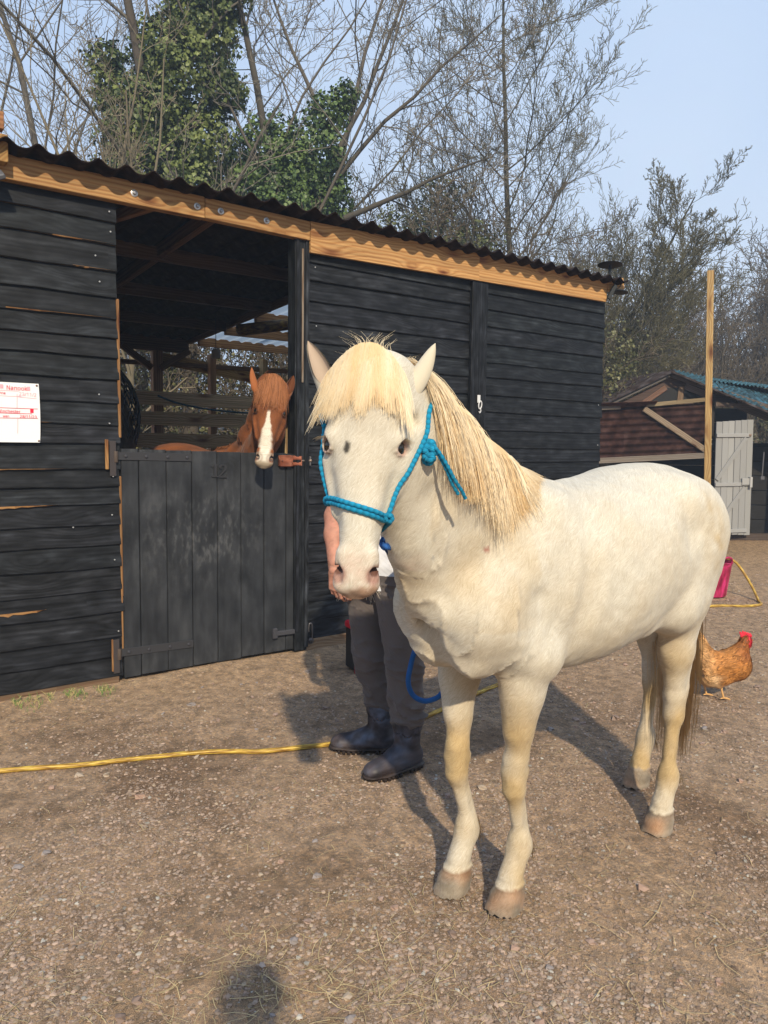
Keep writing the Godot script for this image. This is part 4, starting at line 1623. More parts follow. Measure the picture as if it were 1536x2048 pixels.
func tree_cfg(kind: String) -> Dictionary:
	var bark := [Color(0.085, 0.075, 0.062), Color(0.12, 0.107, 0.088), Color(0.18, 0.162, 0.135), Color(0.215, 0.195, 0.162)]
	if kind == "spreading":
		return {"seg": [7, 6, 5, 4, 3], "crook": [0.09, 0.16, 0.20, 0.22, 0.22], "up": [0.2, 0.45, 0.5, 0.6, 0.5], "n": [9, 7, 5, 4], "from": [0.28, 0.25, 0.15, 0.1], "ang": [48, 46, 44, 42], "ratio": [0.48, 0.5, 0.5, 0.5], "cone": [0.2, 0.4, 0.5, 0.4], "thin": [0.40, 0.5, 0.55, 0.6], "taper": [0.22, 0.3, 0.35, 0.5, 0.6], "rmin": 0.0042, "col": bark}
	if kind == "conical":
		var b2 := [Color(0.062, 0.056, 0.044), Color(0.085, 0.076, 0.058), Color(0.125, 0.112, 0.075), Color(0.150, 0.138, 0.085)]
		return {"seg": [10, 7, 5, 4, 3], "crook": [0.03, 0.09, 0.13, 0.16, 0.18], "up": [0.1, 0.55, 0.6, 0.5, 0.4], "n": [34, 12, 8, 5], "from": [0.08, 0.15, 0.12, 0.1], "ang": [58, 42, 40, 40], "ratio": [0.52, 0.45, 0.45, 0.5], "cone": [0.72, 0.5, 0.5, 0.4], "thin": [0.36, 0.5, 0.6, 0.6], "taper": [0.16, 0.25, 0.35, 0.5, 0.6], "rmin": 0.0042, "col": b2}
	if kind == "shrub":
		var b3 := [Color(0.175, 0.150, 0.105), Color(0.185, 0.160, 0.115), Color(0.20, 0.172, 0.128)]
		return {"seg": [7, 5, 4, 3], "crook": [0.07, 0.13, 0.18, 0.2], "up": [0.25, 0.4, 0.4, 0.3], "n": [6, 4, 3], "from": [0.25, 0.2, 0.15], "ang": [38, 42, 44], "ratio": [0.45, 0.45, 0.5], "cone": [0.4, 0.4, 0.4], "thin": [0.5, 0.6, 0.6], "taper": [0.3, 0.35, 0.5, 0.6], "rmin": 0.0045, "col": b3}
	# thicket
	var b4 := [Color(0.105, 0.088, 0.066), Color(0.120, 0.100, 0.075), Color(0.135, 0.112, 0.085)]
	return {"seg": [6, 4, 3, 2], "crook": [0.10, 0.16, 0.2, 0.2], "up": [0.2, 0.4, 0.3, 0.3], "n": [10, 8, 5], "from": [0.12, 0.12, 0.1], "ang": [42, 44, 46], "ratio": [0.42, 0.45, 0.5], "cone": [0.45, 0.4, 0.4], "thin": [0.5, 0.6, 0.7], "taper": [0.3, 0.4, 0.5, 0.6], "rmin": 0.0065, "col": b4}

func leaf_mesh(w: float) -> ArrayMesh:
	var g := Geo.new()
	var pts := [Vector3(0, 0, 0), Vector3(0.34, 0.16, 0.07), Vector3(0.5, 0.5, 0.13), Vector3(0.0, 1.0, -0.04), Vector3(-0.5, 0.5, 0.13), Vector3(-0.34, 0.16, 0.07), Vector3(0, 0.45, 0.0)]
	var nn := [Vector3(0, 0, 1), Vector3(-0.3, 0, 1), Vector3(-0.35, 0, 1), Vector3(0, 0.2, 1), Vector3(0.35, 0, 1), Vector3(0.3, 0, 1), Vector3(0, 0, 1)]
	for i in 7:
		g.vert(pts[i] * w, nn[i].normalized(), Vector2.ZERO, Color.WHITE)
	g.idx = PackedInt32Array([0, 1, 6, 1, 2, 6, 2, 3, 6, 3, 4, 6, 4, 5, 6, 5, 0, 6])
	return g.mesh()

func blob_leaves(blobs: Array, per: float, o: Vector3, c0: Color, c1: Color, size := 1.0) -> Array:
	var xf := []
	var cols := []
	for b in blobs:
		var ctr := Vector3(b[0], b[1], b[2]) - o
		var rad: float = b[3]
		for i in int(per * rad * rad):
			var d := Vector3(rng.randfn(), rng.randfn(), rng.randfn()).normalized()
			# clumped shell: a noisy radius leaves gaps and tufts
			var nv := n3(d * 1.7 + ctr, 1.3)
			var rr := rad * (0.86 + 0.34 * nv) * (0.72 + 0.34 * sqrt(rng.randf()))
			if nv < -0.55:
				continue
			var p := ctr + d * rr * Vector3(1.0, 1.0, 0.9)
			var out := (d + Vector3(rng.randfn(), rng.randfn(), rng.randfn()) * 0.55).normalized()
			var dn := (Vector3.DOWN + Vector3(rng.randfn(), rng.randfn(), rng.randfn()) * 0.5).normalized()
			var x := dn.cross(out).normalized()
			var y := out.cross(x).normalized()
			var s := rng.randf_range(0.6, 1.25) * size
			xf.append(Transform3D(Basis(x, y, out).scaled_local(Vector3(s, s, s)), p))
			cols.append(c0.lerp(c1, clampf(0.5 + 0.5 * n3(p, 1.6) + rng.randfn() * 0.28, 0.0, 1.0)))
	return [xf, cols]

func make_tree(called: String, label: String, cat: String, at: Vector3, kind: String, stems: Array, group := "") -> Node3D:
	# stems: [offset, direction, length, radius]
	var t := thing(called, label, cat, at, 0.0, group)
	var gs := [Geo.new(), Geo.new(), Geo.new()]
	var c := tree_cfg(kind)
	for s in stems:
		grow(c, gs, s[0], s[1].normalized(), s[2], s[3], 0)
	part("trunk", gs[0].mesh(), M.bark, t)
	part("branches", gs[1].mesh(), M.bark, t).set_meta("kind", "stuff")
	var tw := part("twigs", gs[2].mesh(), M.bark, t)
	tw.set_meta("kind", "stuff")
	return t

func build_trees() -> void:
	rng.seed = 61
	var leaf := leaf_mesh(0.062)
	var small := leaf_mesh(0.05)
	var iv0 := Color(0.022, 0.042, 0.012)
	var iv1 := Color(0.17, 0.205, 0.060)
	# far left: twin dark trunks
	make_tree("bare_tree", "bare tree with twin dark trunks at the far left above the stable roof", "tree", Vector3(-5.8, 0, -13.0), "spreading", [[Vector3(0, 0, 0), Vector3(-0.05, 1, 0), 11.0, 0.13], [Vector3(0.45, 0, 0.1), Vector3(0.03, 1, 0.02), 10.5, 0.10]])
	# ivy-clad tree
	var bt := make_tree("ivy_tree", "tall tree thickly clad in ivy behind the stable doorway", "tree", Vector3(-3.35, 0, -12.5), "spreading", [[Vector3(0, 0, 0), Vector3(0.03, 1, 0), 10.5, 0.16], [Vector3(-0.6, 0, -0.4), Vector3(-0.08, 1, 0), 8.5, 0.09]])
	var bb := [[-2.94, 7.75, -12.5, 0.66], [-3.18, 7.0, -12.5, 0.77], [-4.19, 6.77, -12.5, 0.45], [-3.73, 6.25, -12.5, 0.80], [-2.99, 6.03, -12.5, 0.61], [-3.5, 5.45, -12.5, 0.92], [-2.75, 8.35, -12.5, 0.6], [-4.41, 7.29, -12.5, 0.3], [-2.56, 6.86, -12.5, 0.37], [-3.6, 7.52, -12.6, 0.5], [-3.3, 4.6, -12.5, 1.2], [-2.9, 9.0, -12.5, 0.5], [-4.3, 5.2, -12.3, 0.6]]
	var lv := blob_leaves(bb, 8600.0, bt.position, iv0, iv1)
	copies("ivy", leaf, M.leaf, lv[0], lv[1], bt)
	# pale many-stemmed shrub in front of it
	var sh := []
	for i in 10:
		var a := rng.randf() * TAU
		sh.append([Vector3(cos(a), 0, sin(a)) * 0.12 + Vector3(0, 2.9, 0), Vector3(rng.randfn() * 0.34 - 0.02, 1, rng.randfn() * 0.2), rng.randf_range(2.4, 4.4), rng.randf_range(0.02, 0.034)])
	sh.append([Vector3(0, 0, 0), Vector3(0, 1, 0), 3.2, 0.10])
	make_tree("bare_shrub", "pale many-stemmed bare shrub fanning out in front of the ivy-clad tree", "shrub", Vector3(-3.5, 0, -10.4), "shrub", sh)
	# middle tree: ivy below, spreading bare crown above, dark curved limb
	var dt := make_tree("ivy_tree", "tree with ivy on its lower half and a spreading bare crown above", "tree", Vector3(-0.95, 0, -13.0), "spreading", [[Vector3(0, 0, 0), Vector3(0.02, 1, 0), 10.0, 0.12], [Vector3(-0.2, 5.2, 0.1), Vector3(0.75, 0.75, 0.1), 4.0, 0.045], [Vector3(0.0, 5.9, 0), Vector3(0.45, 1, 0), 4.0, 0.045], [Vector3(0.0, 6.4, 0), Vector3(-0.5, 1, 0), 3.4, 0.04], [Vector3(0.25, 5.0, 0.3), Vector3(1.0, 0.25, 0.1), 2.6, 0.05]])
	var db := [[-1.93, 6.1, -13.0, 0.62], [-1.28, 5.95, -13.0, 0.66], [-1.77, 5.3, -13.0, 0.85], [-1.0, 6.7, -13.0, 0.38], [-2.42, 5.5, -13.0, 0.6], [-1.11, 5.3, -13.0, 0.55], [-0.72, 7.0, -13.0, 0.26], [-1.7, 4.5, -13.0, 1.1]]
	lv = blob_leaves(db, 8600.0, dt.position, Color(0.018, 0.040, 0.012), Color(0.125, 0.19, 0.052))
	copies("ivy", leaf, M.leaf, lv[0], lv[1], dt)
	# thin bare trees between and behind
	make_tree("bare_tree", "thin bare tree rising between the two ivy-clad trees", "tree", Vector3(-2.0, 0, -15.5), "spreading", [[Vector3(0, 0, 0), Vector3(0.02, 1, 0), 11.0, 0.11]])
	make_tree("bare_tree", "thin bare tree behind the leftmost ivy, against the pale sky", "tree", Vector3(-5.0, 0, -16.0), "spreading", [[Vector3(0, 0, 0), Vector3(0.05, 1, 0), 10.5, 0.12]])
	# tall conical tree on the right
	make_tree("conical_tree", "tall conical bare tree above the right end of the stable roof", "tree", Vector3(2.62, 0, -16.0), "conical", [[Vector3(0, 0, 0), Vector3(0.0, 1, 0), 11.2, 0.10], [Vector3(0.5, 0.4, 0.1), Vector3(0.42, 1, 0.1), 6.6, 0.08], [Vector3(0.8, 0.4, 0.1), Vector3(0.62, 1, 0.1), 5.6, 0.06], [Vector3(-0.5, 0.4, 0.1), Vector3(-0.22, 1, 0.1), 5.4, 0.06]])
	# green scrub left of its foot
	var sc := []
	for i in 24:
		sc.append([Vector3(rng.randf_range(-1.6, 1.5), 0, rng.randf_range(-0.6, 0.6)), Vector3(rng.randfn() * 0.18, 1, rng.randfn() * 0.15), rng.randf_range(4.2, 6.2), 0.035])
	var sb := make_tree("scrub", "brownish green scrub above the pale fascia of the stable", "shrub", Vector3(0.75, 0, -14.0), "thicket", sc)
	lv = blob_leaves([[0.2, 4.9, -14.0, 0.75], [0.85, 5.0, -14.0, 0.7], [1.45, 4.7, -14.0, 0.7], [-0.4, 4.5, -14.0, 0.7], [0.9, 5.8, -14.0, 0.4], [2.0, 4.2, -13.8, 0.6], [0.5, 4.2, -14, 1.0], [2.4, 3.8, -13.8, 0.7]], 3000.0, sb.position, Color(0.050, 0.064, 0.020), Color(0.14, 0.155, 0.052))
	copies("foliage", small, M.leaf, lv[0], lv[1], sb)
	# hedge behind the stable, seen also through the stall: brambles and twigs
	rng.seed = 62
	var hs := []
	for i in 46:
		hs.append([Vector3(rng.randf_range(-5.0, 3.2), 0, rng.randf_range(-0.5, 0.5)), Vector3(rng.randfn() * 0.25, 1, rng.randfn() * 0.25), rng.randf_range(2.6, 4.6), 0.022])
	var hb := make_tree("hedge", "tangled twiggy hedge behind the stable, seen through the stall", "hedge", Vector3(-1.2, 0, -13.2), "thicket", hs)
	var hbl := []
	for i in 15:
		hbl.append([-6.2 + i * 0.66, 1.9 + 0.9 * sin(i * 2.3), -13.2, rng.randf_range(1.0, 1.4)])
	lv = blob_leaves(hbl, 2100.0, hb.position, Color(0.055, 0.060, 0.022), Color(0.16, 0.155, 0.065))
	copies("foliage", small, M.leaf, lv[0], lv[1], hb)
	# thickets to the right: one shrub, copied
	rng.seed = 63
	var ts := []
	for i in 15:
		ts.append([Vector3(rng.randf_range(-0.9, 0.9), 0, rng.randf_range(-0.6, 0.6)), Vector3(rng.randfn() * 0.2, 1, rng.randfn() * 0.2), rng.randf_range(4.0, 6.6), 0.04])
	var proto := make_tree("thicket", "", "shrub", Vector3(4.6, 0, -18.5), "thicket", ts, "bare thickets behind the barn")
	lv = blob_leaves([[4.2, 1.2, -18.5, 1.0], [5.2, 1.4, -18.5, 1.1], [4.7, 2.4, -18.4, 0.95], [4.0, 2.6, -18.6, 0.6]], 900.0, proto.position, Color(0.050, 0.058, 0.024), Color(0.125, 0.128, 0.052))
	copies("foliage", small, M.leaf, lv[0], lv[1], proto)
	var spots := [[6.2, -19.5, 0.74, 1.0], [7.4, -20.5, 0.80, 2.2], [8.9, -21.5, 0.86, 3.3], [10.4, -22.0, 1.02, 4.4], [11.7, -22.5, 1.10, 5.2], [13.2, -23.0, 1.15, 0.6], [3.4, -20.5, 0.9, 1.7], [9.6, -24.5, 1.0, 2.8], [12.4, -25.0, 1.2, 3.9], [7.9, -24.0, 0.82, 0.2], [5.6, -23.0, 1.0, 5.0], [14.8, -24.0, 1.25, 1.4]]
	var tl := ["bare thicket right of the conical tree, behind the stable corner", "bare bushy thicket above the barn's left end", "low thicket above the rusty barn front", "thicket behind the peak of the barn gable", "grey-brown thicket just right of the tall pine post", "tall thicket above the turquoise roof near the right edge", "bushy thicket rising highest at the right edge behind the barn", "thicket half hidden behind the foot of the conical tree", "far thicket left of the tall pine post", "far thicket showing above the others right of the pine post", "far low thicket above the barn gable", "far thicket between the stable corner and the barn", "far thicket outermost on the right"]
	proto.set_meta("label", tl[0])
	for i in spots.size():
		var s: Array = spots[i]
		var o: Node3D = proto.duplicate()
		o.name = numbered(self, "thicket")
		add_child(o, true)
		o.position = Vector3(s[0], 0, s[1])
		o.rotation.y = s[3]
		o.scale = Vector3.ONE * s[2]
		o.set_meta("label", tl[i + 1])
	# distant wood closing the view
	var ws := Geo.new()
	for i in 700:
		var x := rng.randf_range(-48.0, 52.0)
		var z := -38.0 - rng.randf() * 8.0
		var hgt := rng.randf_range(3.5, 6.5)
		var p := Vector3(x, 0, z)
		var d := Vector3(rng.randfn() * 0.1, 1, 0)
		ws.twig(PackedVector3Array([p, p + d * hgt * 0.5, p + d * hgt]), 0.10, 0.02, 3, Color(0.09, 0.08, 0.065))
		for k in 16:
			var f := rng.randf_range(0.15, 1.0)
			var q := p + d * hgt * f
			var e := Vector3(rng.randfn() * 0.7, rng.randf_range(0.3, 1.0), rng.randfn() * 0.5).normalized() * hgt * 0.3 * (1.2 - f * 0.7)
			ws.twig(PackedVector3Array([q, q + e]), 0.03, 0.012, 3, Color(0.12, 0.105, 0.085) * rng.randf_range(0.7, 1.2))
	var wo := part("distant_wood", ws.mesh(), M.bark)
	tag(wo, "distant bare wood along the horizon behind the yard", "wood", "", "stuff")

# ------------------------------------------------------------------ horses (x forward, y up, z to the horse's right)
func horse_field(c: Dictionary) -> Field:
	var F := Field.new()
	# trunk
	F.loft(Transform3D.IDENTITY, [[-0.675, 1.15, -0.98, 0.07], [-0.64, 1.215, -0.90, 0.14], [-0.57, 1.285, -0.84, 0.205], [-0.45, 1.335, -0.80, 0.25], [-0.30, 1.345, -0.775, 0.265], [-0.15, 1.328, -0.735, 0.28], [0.0, 1.302, -0.70, 0.29], [0.15, 1.285, -0.685, 0.28], [0.28, 1.285, -0.69, 0.255], [0.40, 1.275, -0.71, 0.225], [0.52, 1.22, -0.73, 0.20], [0.62, 1.14, -0.77, 0.17], [0.70, 1.06, -0.83, 0.125], [0.745, 0.99, -0.90, 0.06]], 2.15, 0.06)
	# neck
	var nk: Array = c.neck
	for i in nk.size() - 1:
		var a: Array = nk[i]
		var b: Array = nk[i + 1]
		F.cap(a[0], b[0], a[1], b[1], 0.07, c.neck_axis, lerpf(a[2], b[2], 0.5))
	var cr: Array = c.crest
	for i in cr.size() - 1:
		F.cap(cr[i][0], cr[i + 1][0], cr[i][1], cr[i + 1][1], 0.07)
	var th: Array = c.throat
	for i in th.size() - 1:
		F.cap(th[i][0], th[i + 1][0], th[i][1], th[i + 1][1], 0.06, c.neck_axis, 0.85)
	for q in c.get("grooves", []):
		F.cap(q[0], q[1], q[2], q[2], 0.05, Vector3.ZERO, 1.0, true)
	var Z := Vector3(0, 0, 1)
	for s in [-1.0, 1.0]:
		# breast, shoulder, upper arm
		F.cap(Vector3(0.655, 0.93, 0.066 * s), Vector3(0.62, 0.82, 0.078 * s), 0.083, 0.073, 0.05)
		F.cap(Vector3(0.36, 1.20, 0.10 * s), Vector3(0.63, 0.93, 0.118 * s), 0.075, 0.080, 0.07)
		F.cap(Vector3(0.63, 0.92, 0.118 * s), Vector3(0.45, 0.80, 0.14 * s), 0.072, 0.082, 0.05)
		F.ball(Vector3(0.40, 0.79, 0.15 * s), 0.06, 0.04)
		# grooves: behind the shoulder, along the neck, flank; folds at flank and breast
		F.cap(Vector3(0.30, 1.12, 0.272 * s), Vector3(0.345, 0.80, 0.245 * s), 0.014, 0.020, 0.06, Vector3.ZERO, 1.0, true)
		F.cap(Vector3(0.50, 0.98, 0.222 * s), Vector3(0.42, 0.87, 0.252 * s), 0.010, 0.010, 0.04, Vector3.ZERO, 1.0, true)
		F.ball(Vector3(-0.24, 1.13, 0.325 * s), 0.05, 0.08, Vector3.ZERO, 1.0, true)
		F.cap(Vector3(-0.40, 1.18, 0.29 * s), Vector3(-0.30, 0.98, 0.315 * s), 0.020, 0.024, 0.05, Vector3.ZERO, 1.0, true)
		F.cap(Vector3(-0.27, 0.88, 0.20 * s), Vector3(-0.12, 0.80, 0.17 * s), 0.030, 0.016, 0.06)
		F.cap(Vector3(-0.50, 1.02, 0.245 * s), Vector3(-0.455, 0.76, 0.222 * s), 0.010, 0.010, 0.04, Vector3.ZERO, 1.0, true)
		F.cap(Vector3(0.735, 1.00, 0.02 * s), Vector3(0.70, 0.80, 0.004 * s), 0.012, 0.014, 0.05, Vector3.ZERO, 1.0, true)
		# hip and thigh
		F.ball(Vector3(-0.31, 1.22, 0.165 * s), 0.075, 0.07)
		F.cap(Vector3(-0.44, 1.12, 0.13 * s), Vector3(-0.36, 0.92, 0.15 * s), 0.165, 0.125, 0.07, Z, 0.8)
		F.cap(Vector3(-0.565, 1.08, 0.095 * s), Vector3(-0.52, 0.86, 0.115 * s), 0.10, 0.08, 0.07)
	for L in c.fore:
		var h: Vector3 = L
		var s := signf(h.z)
		var el := Vector3(0.45, 0.80, 0.132 * s)
		var kn := Vector3(h.x - 0.005, 0.415, lerpf(h.z, 0.12 * s, 0.25))
		var ft := Vector3(h.x - 0.045, 0.185, h.z)
		var up := el.lerp(kn, 0.30)
		F.cap(el, up, 0.078, 0.063, 0.05, Z, 0.82)
		F.cap(up, el.lerp(kn, 0.82), 0.060, 0.038, 0.04, Z, 0.9)
		F.cap(up + Vector3(0.03, 0.03, 0), el.lerp(kn, 0.6) + Vector3(0.02, 0, 0), 0.042, 0.030, 0.04)
		F.cap(kn + Vector3(0.004, 0.045, 0), kn - Vector3(-0.004, 0.035, 0), 0.0385, 0.0345, 0.018)
		F.ball(kn + Vector3(0.016, 0.012, 0.014), 0.022, 0.012)
		F.ball(kn + Vector3(0.016, -0.014, -0.012), 0.020, 0.012)
		F.ball(kn + Vector3(-0.032, 0.01, 0), 0.020, 0.03)
		F.cap(kn - Vector3(0, 0.05, 0), ft + Vector3(0.006, 0.05, 0), 0.025, 0.0215, 0.03)
		F.cap(kn - Vector3(0.018, 0.05, 0), ft + Vector3(-0.018, 0.05, 0), 0.018, 0.016, 0.010)
		F.cap(ft + Vector3(0, 0.012, 0), ft - Vector3(0.002, 0.012, 0), 0.0335, 0.0335, 0.03)
		F.ball(ft + Vector3(-0.028, -0.012, 0), 0.020, 0.02)
		F.cap(ft, Vector3(h.x - 0.008, 0.088, h.z), 0.030, 0.039, 0.03)
		hoof(F, h)
	for L in c.hind:
		var h: Vector3 = L
		var s := signf(h.z)
		var hk := Vector3(h.x - 0.075, 0.47, lerpf(h.z, 0.12 * s, 0.3))
		var sf := Vector3(-0.285, 0.85, 0.165 * s)
		var ft := Vector3(h.x - 0.045, 0.19, h.z)
		F.ball(sf, 0.098, 0.06)
		F.cap(Vector3(-0.40, 0.88, 0.145 * s), hk + Vector3(0.03, 0.20, 0.012 * s), 0.112, 0.068, 0.06, Z, 0.78)
		F.cap(hk + Vector3(0.03, 0.20, 0.012 * s), hk + Vector3(0.008, 0.03, 0), 0.066, 0.038, 0.04, Z, 0.85)
		F.cap(Vector3(-0.53, 0.80, 0.12 * s), hk + Vector3(-0.045, 0.05, 0), 0.045, 0.020, 0.05)
		F.cap(hk + Vector3(0.01, 0.02, 0), hk - Vector3(-0.012, 0.045, 0), 0.039, 0.033, 0.025)
		F.cap(hk + Vector3(-0.042, 0.045, 0), hk + Vector3(-0.022, -0.06, 0), 0.020, 0.024, 0.03)
		F.cap(hk - Vector3(-0.006, 0.05, 0), ft + Vector3(0.004, 0.05, 0), 0.0275, 0.024, 0.03)
		F.cap(hk - Vector3(0.016, 0.06, 0), ft + Vector3(-0.019, 0.05, 0), 0.018, 0.016, 0.010)
		F.cap(ft + Vector3(0, 0.012, 0), ft - Vector3(0.002, 0.012, 0), 0.034, 0.034, 0.03)
		F.cap(ft, Vector3(h.x - 0.008, 0.088, h.z), 0.031, 0.039, 0.03)
		hoof(F, h)
	# head
	var H: Transform3D = c.head
	F.loft(H, [[-0.055, -0.045, 0.070, 0.012], [-0.040, -0.022, 0.085, 0.034], [-0.010, 0.000, 0.115, 0.056], [0.025, 0.008, 0.145, 0.073], [0.07, 0.012, 0.175, 0.089], [0.13, 0.012, 0.215, 0.098], [0.20, 0.008, 0.235, 0.099], [0.26, 0.002, 0.222, 0.088], [0.32, -0.002, 0.180, 0.070], [0.38, -0.002, 0.142, 0.054], [0.44, -0.004, 0.120, 0.046], [0.49, -0.006, 0.108, 0.043], [0.53, -0.016, 0.088, 0.038], [0.552, -0.032, 0.066, 0.028], [0.562, -0.045, 0.056, 0.016]], 2.35, 0.025)
	for s in [-1.0, 1.0]:
		F.cap(H * Vector3(0.155, -0.036, 0.072 * s), H * Vector3(0.185, -0.022, 0.080 * s), 0.012, 0.013, 0.04)
		F.cap(H * Vector3(0.235, -0.075, 0.088 * s), H * Vector3(0.36, -0.068, 0.060 * s), 0.012, 0.009, 0.03)
		F.ball(H * Vector3(0.205, -0.165, 0.048 * s), 0.082, 0.05, H.basis.z, 0.6)
		F.cap(H * Vector3(0.02, -0.055, 0.06 * s), H * Vector3(0.08, -0.06, 0.082 * s), 0.035, 0.03, 0.04)
		# hollows above the eye and along the cheek
		F.ball(H * Vector3(0.135, -0.045, 0.112 * s), 0.014, 0.03, Vector3.ZERO, 1.0, true)
		F.cap(H * Vector3(0.285, -0.035, 0.092 * s), H * Vector3(0.39, -0.03, 0.072 * s), 0.012, 0.012, 0.03, Vector3.ZERO, 1.0, true)
		# eye socket and lids: the eye looks outwards and half forwards
		var en := Vector3(0.0, 0.5, 0.866 * s)
		var ev := Vector3(0.0, 0.866, -0.5 * s)
		var ec := Vector3(0.202, -0.044, 0.072 * s)
		F.ball(H * (ec + en * 0.030), 0.019, 0.008, Vector3.ZERO, 1.0, true)
		for k in 5:
			var a0 := PI * k / 5.0
			var a1 := PI * (k + 1) / 5.0
			F.cap(H * (ec + en * (0.0175 + 0.004 * sin(a0)) + Vector3(-0.023 * sin(a0), 0, 0) + ev * 0.025 * cos(a0)), H * (ec + en * (0.0175 + 0.004 * sin(a1)) + Vector3(-0.023 * sin(a1), 0, 0) + ev * 0.025 * cos(a1)), 0.0043, 0.0043, 0.005)
			F.cap(H * (ec + en * (0.0165 + 0.002 * sin(a0)) + Vector3(0.019 * sin(a0), 0, 0) + ev * 0.025 * cos(a0)), H * (ec + en * (0.0165 + 0.002 * sin(a1)) + Vector3(0.019 * sin(a1), 0, 0) + ev * 0.025 * cos(a1)), 0.0035, 0.0035, 0.005)
		# nostrils
		F.cap(H * Vector3(0.462, -0.024, 0.032 * s), H * Vector3(0.528, -0.036, 0.035 * s), 0.018, 0.018, 0.020)
		F.cap(H * Vector3(0.484, -0.012, 0.050 * s), H * Vector3(0.508, -0.014, 0.043 * s), 0.008, 0.0115, 0.006, Vector3.ZERO, 1.0, true)
		F.cap(H * Vector3(0.508, -0.012, 0.043 * s), H * Vector3(0.530, -0.020, 0.032 * s), 0.0115, 0.008, 0.006, Vector3.ZERO, 1.0, true)
		F.cap(H * Vector3(0.502, -0.026, 0.040 * s), H * Vector3(0.476, -0.050, 0.034 * s), 0.012, 0.009, 0.006, Vector3.ZERO, 1.0, true)
	F.cap(H * Vector3(0.528, -0.046, -0.018), H * Vector3(0.528, -0.046, 0.018), 0.028, 0.028, 0.02)
	F.ball(H * Vector3(0.528, -0.090, 0.0), 0.026, 0.02)
	F.cap(H * Vector3(0.500, -0.080, -0.055), H * Vector3(0.560, -0.070, 0.0), 0.004, 0.004, 0.008, Vector3.ZERO, 1.0, true)
	F.cap(H * Vector3(0.500, -0.080, 0.055), H * Vector3(0.560, -0.070, 0.0), 0.004, 0.004, 0.008, Vector3.ZERO, 1.0, true)
	return F

func hoof(F: Field, h: Vector3) -> void:
	for k in 5:
		var f := k / 4.0
		F.cap(Vector3(h.x - 0.020 + 0.026 * f, 0.072 - 0.070 * f, h.z), Vector3(h.x + 0.004 + 0.026 * f, 0.068 - 0.070 * f, h.z), 0.042 + 0.010 * f, 0.044 + 0.013 * f, 0.006 if k else 0.012, Vector3(0, 1, 0), 0.35)

func ear_shape(g: Geo, o: Vector3, axis: Vector3, open: Vector3, ln: float, wd: float, outer: Color, inner: Color) -> void:
	open = (open - axis * open.dot(axis)).normalized()
	var sd := axis.cross(open)
	var nu := 14
	var nv := 18
	for lay in 2:
		var b := g.v.size()
		for i in nu + 1:
			var u := i / float(nu)
			var w := wd * pow(maxf(1.0 - u, 0.0), 0.78) * (0.78 + 1.05 * u) * (1.0 if u > 0.08 else 0.85 + 1.8 * u)
			var half := lerpf(2.75, 1.65, smoothstep(0.0, 0.45, u))
			var ctr := o + axis * ln * u + open * (0.012 * sin(u * PI) - 0.016 * u * u)
			for j in nv + 1:
				var a := lerpf(-half, half, j / float(nv))
				var rad := -open * cos(a) + sd * sin(a)
				var th := 0.004 * (1.0 - 0.5 * u) if lay == 1 else 0.0
				var p := ctr + rad * maxf(w - th, 0.0005) * (1.0 if absf(a) < 1.2 else 1.0 - 0.16 * (absf(a) - 1.2))
				var nn := rad + axis * 0.25
				g.vert(p, nn.normalized() * (1.0 if lay == 0 else -1.0), Vector2.ZERO, outer if lay == 0 else inner.lerp(outer, clampf(absf(a) / half * 1.6 - 0.9, 0.0, 1.0)))
		for i in nu:
			for j in nv:
				var q := b + i * (nv + 1) + j
				g.idx.append_array(PackedInt32Array([q, q + 1, q + nv + 2, q, q + nv + 2, q + nv + 1]))

func coat_hair(src: Geo, cnt: int, ln: float, wd: float, flow: Callable, sd: int, vary := 0.16, hairless = null) -> ArrayMesh:
	var r := RandomNumberGenerator.new()
	r.seed = sd
	var g := Geo.new()
	var nvx := src.v.size()
	var skip := maxf(1.0, nvx / float(cnt))
	var i := 0.0
	while i < nvx:
		var k := int(i)
		i += skip
		var n := src.n[k]
		if hairless != null and hairless.call(src.v[k]):
			continue
		var p := src.v[k] + Vector3(r.randfn(), r.randfn(), r.randfn()) * 0.002
		var d: Vector3 = flow.call(p)
		d = d - n * d.dot(n)
		if d.length() < 0.05 or p.y < 0.10:
			continue
		d = (d.normalized() + Vector3(r.randfn(), r.randfn(), r.randfn()) * 0.16).normalized()
		d = (d - n * d.dot(n)).normalized()
		var s := n.cross(d)
		var l := ln * r.randf_range(0.6, 1.3)
		var cc: Color = src.c[k] * (1.0 + r.randfn() * vary)
		var nn := (n + s * r.randfn() * 0.16 + d * r.randfn() * 0.10).normalized()
		var w := wd * r.randf_range(0.6, 1.3)
		var b := g.v.size()
		var q := src.v[k] + (p - src.v[k]) - n * n.dot(p - src.v[k]) + n * 0.0012
		g.v.append_array(PackedVector3Array([q - s * w, q + s * w, q + d * l + n * l * 0.035]))
		g.n.append_array(PackedVector3Array([nn, nn, nn]))
		g.t.append_array(PackedVector2Array([Vector2.ZERO, Vector2.ZERO, Vector2.ZERO]))
		g.c.append_array(PackedColorArray([cc, cc, cc * 1.04]))
		g.idx.append_array(PackedInt32Array([b, b + 1, b + 2]))
	return g.mesh()

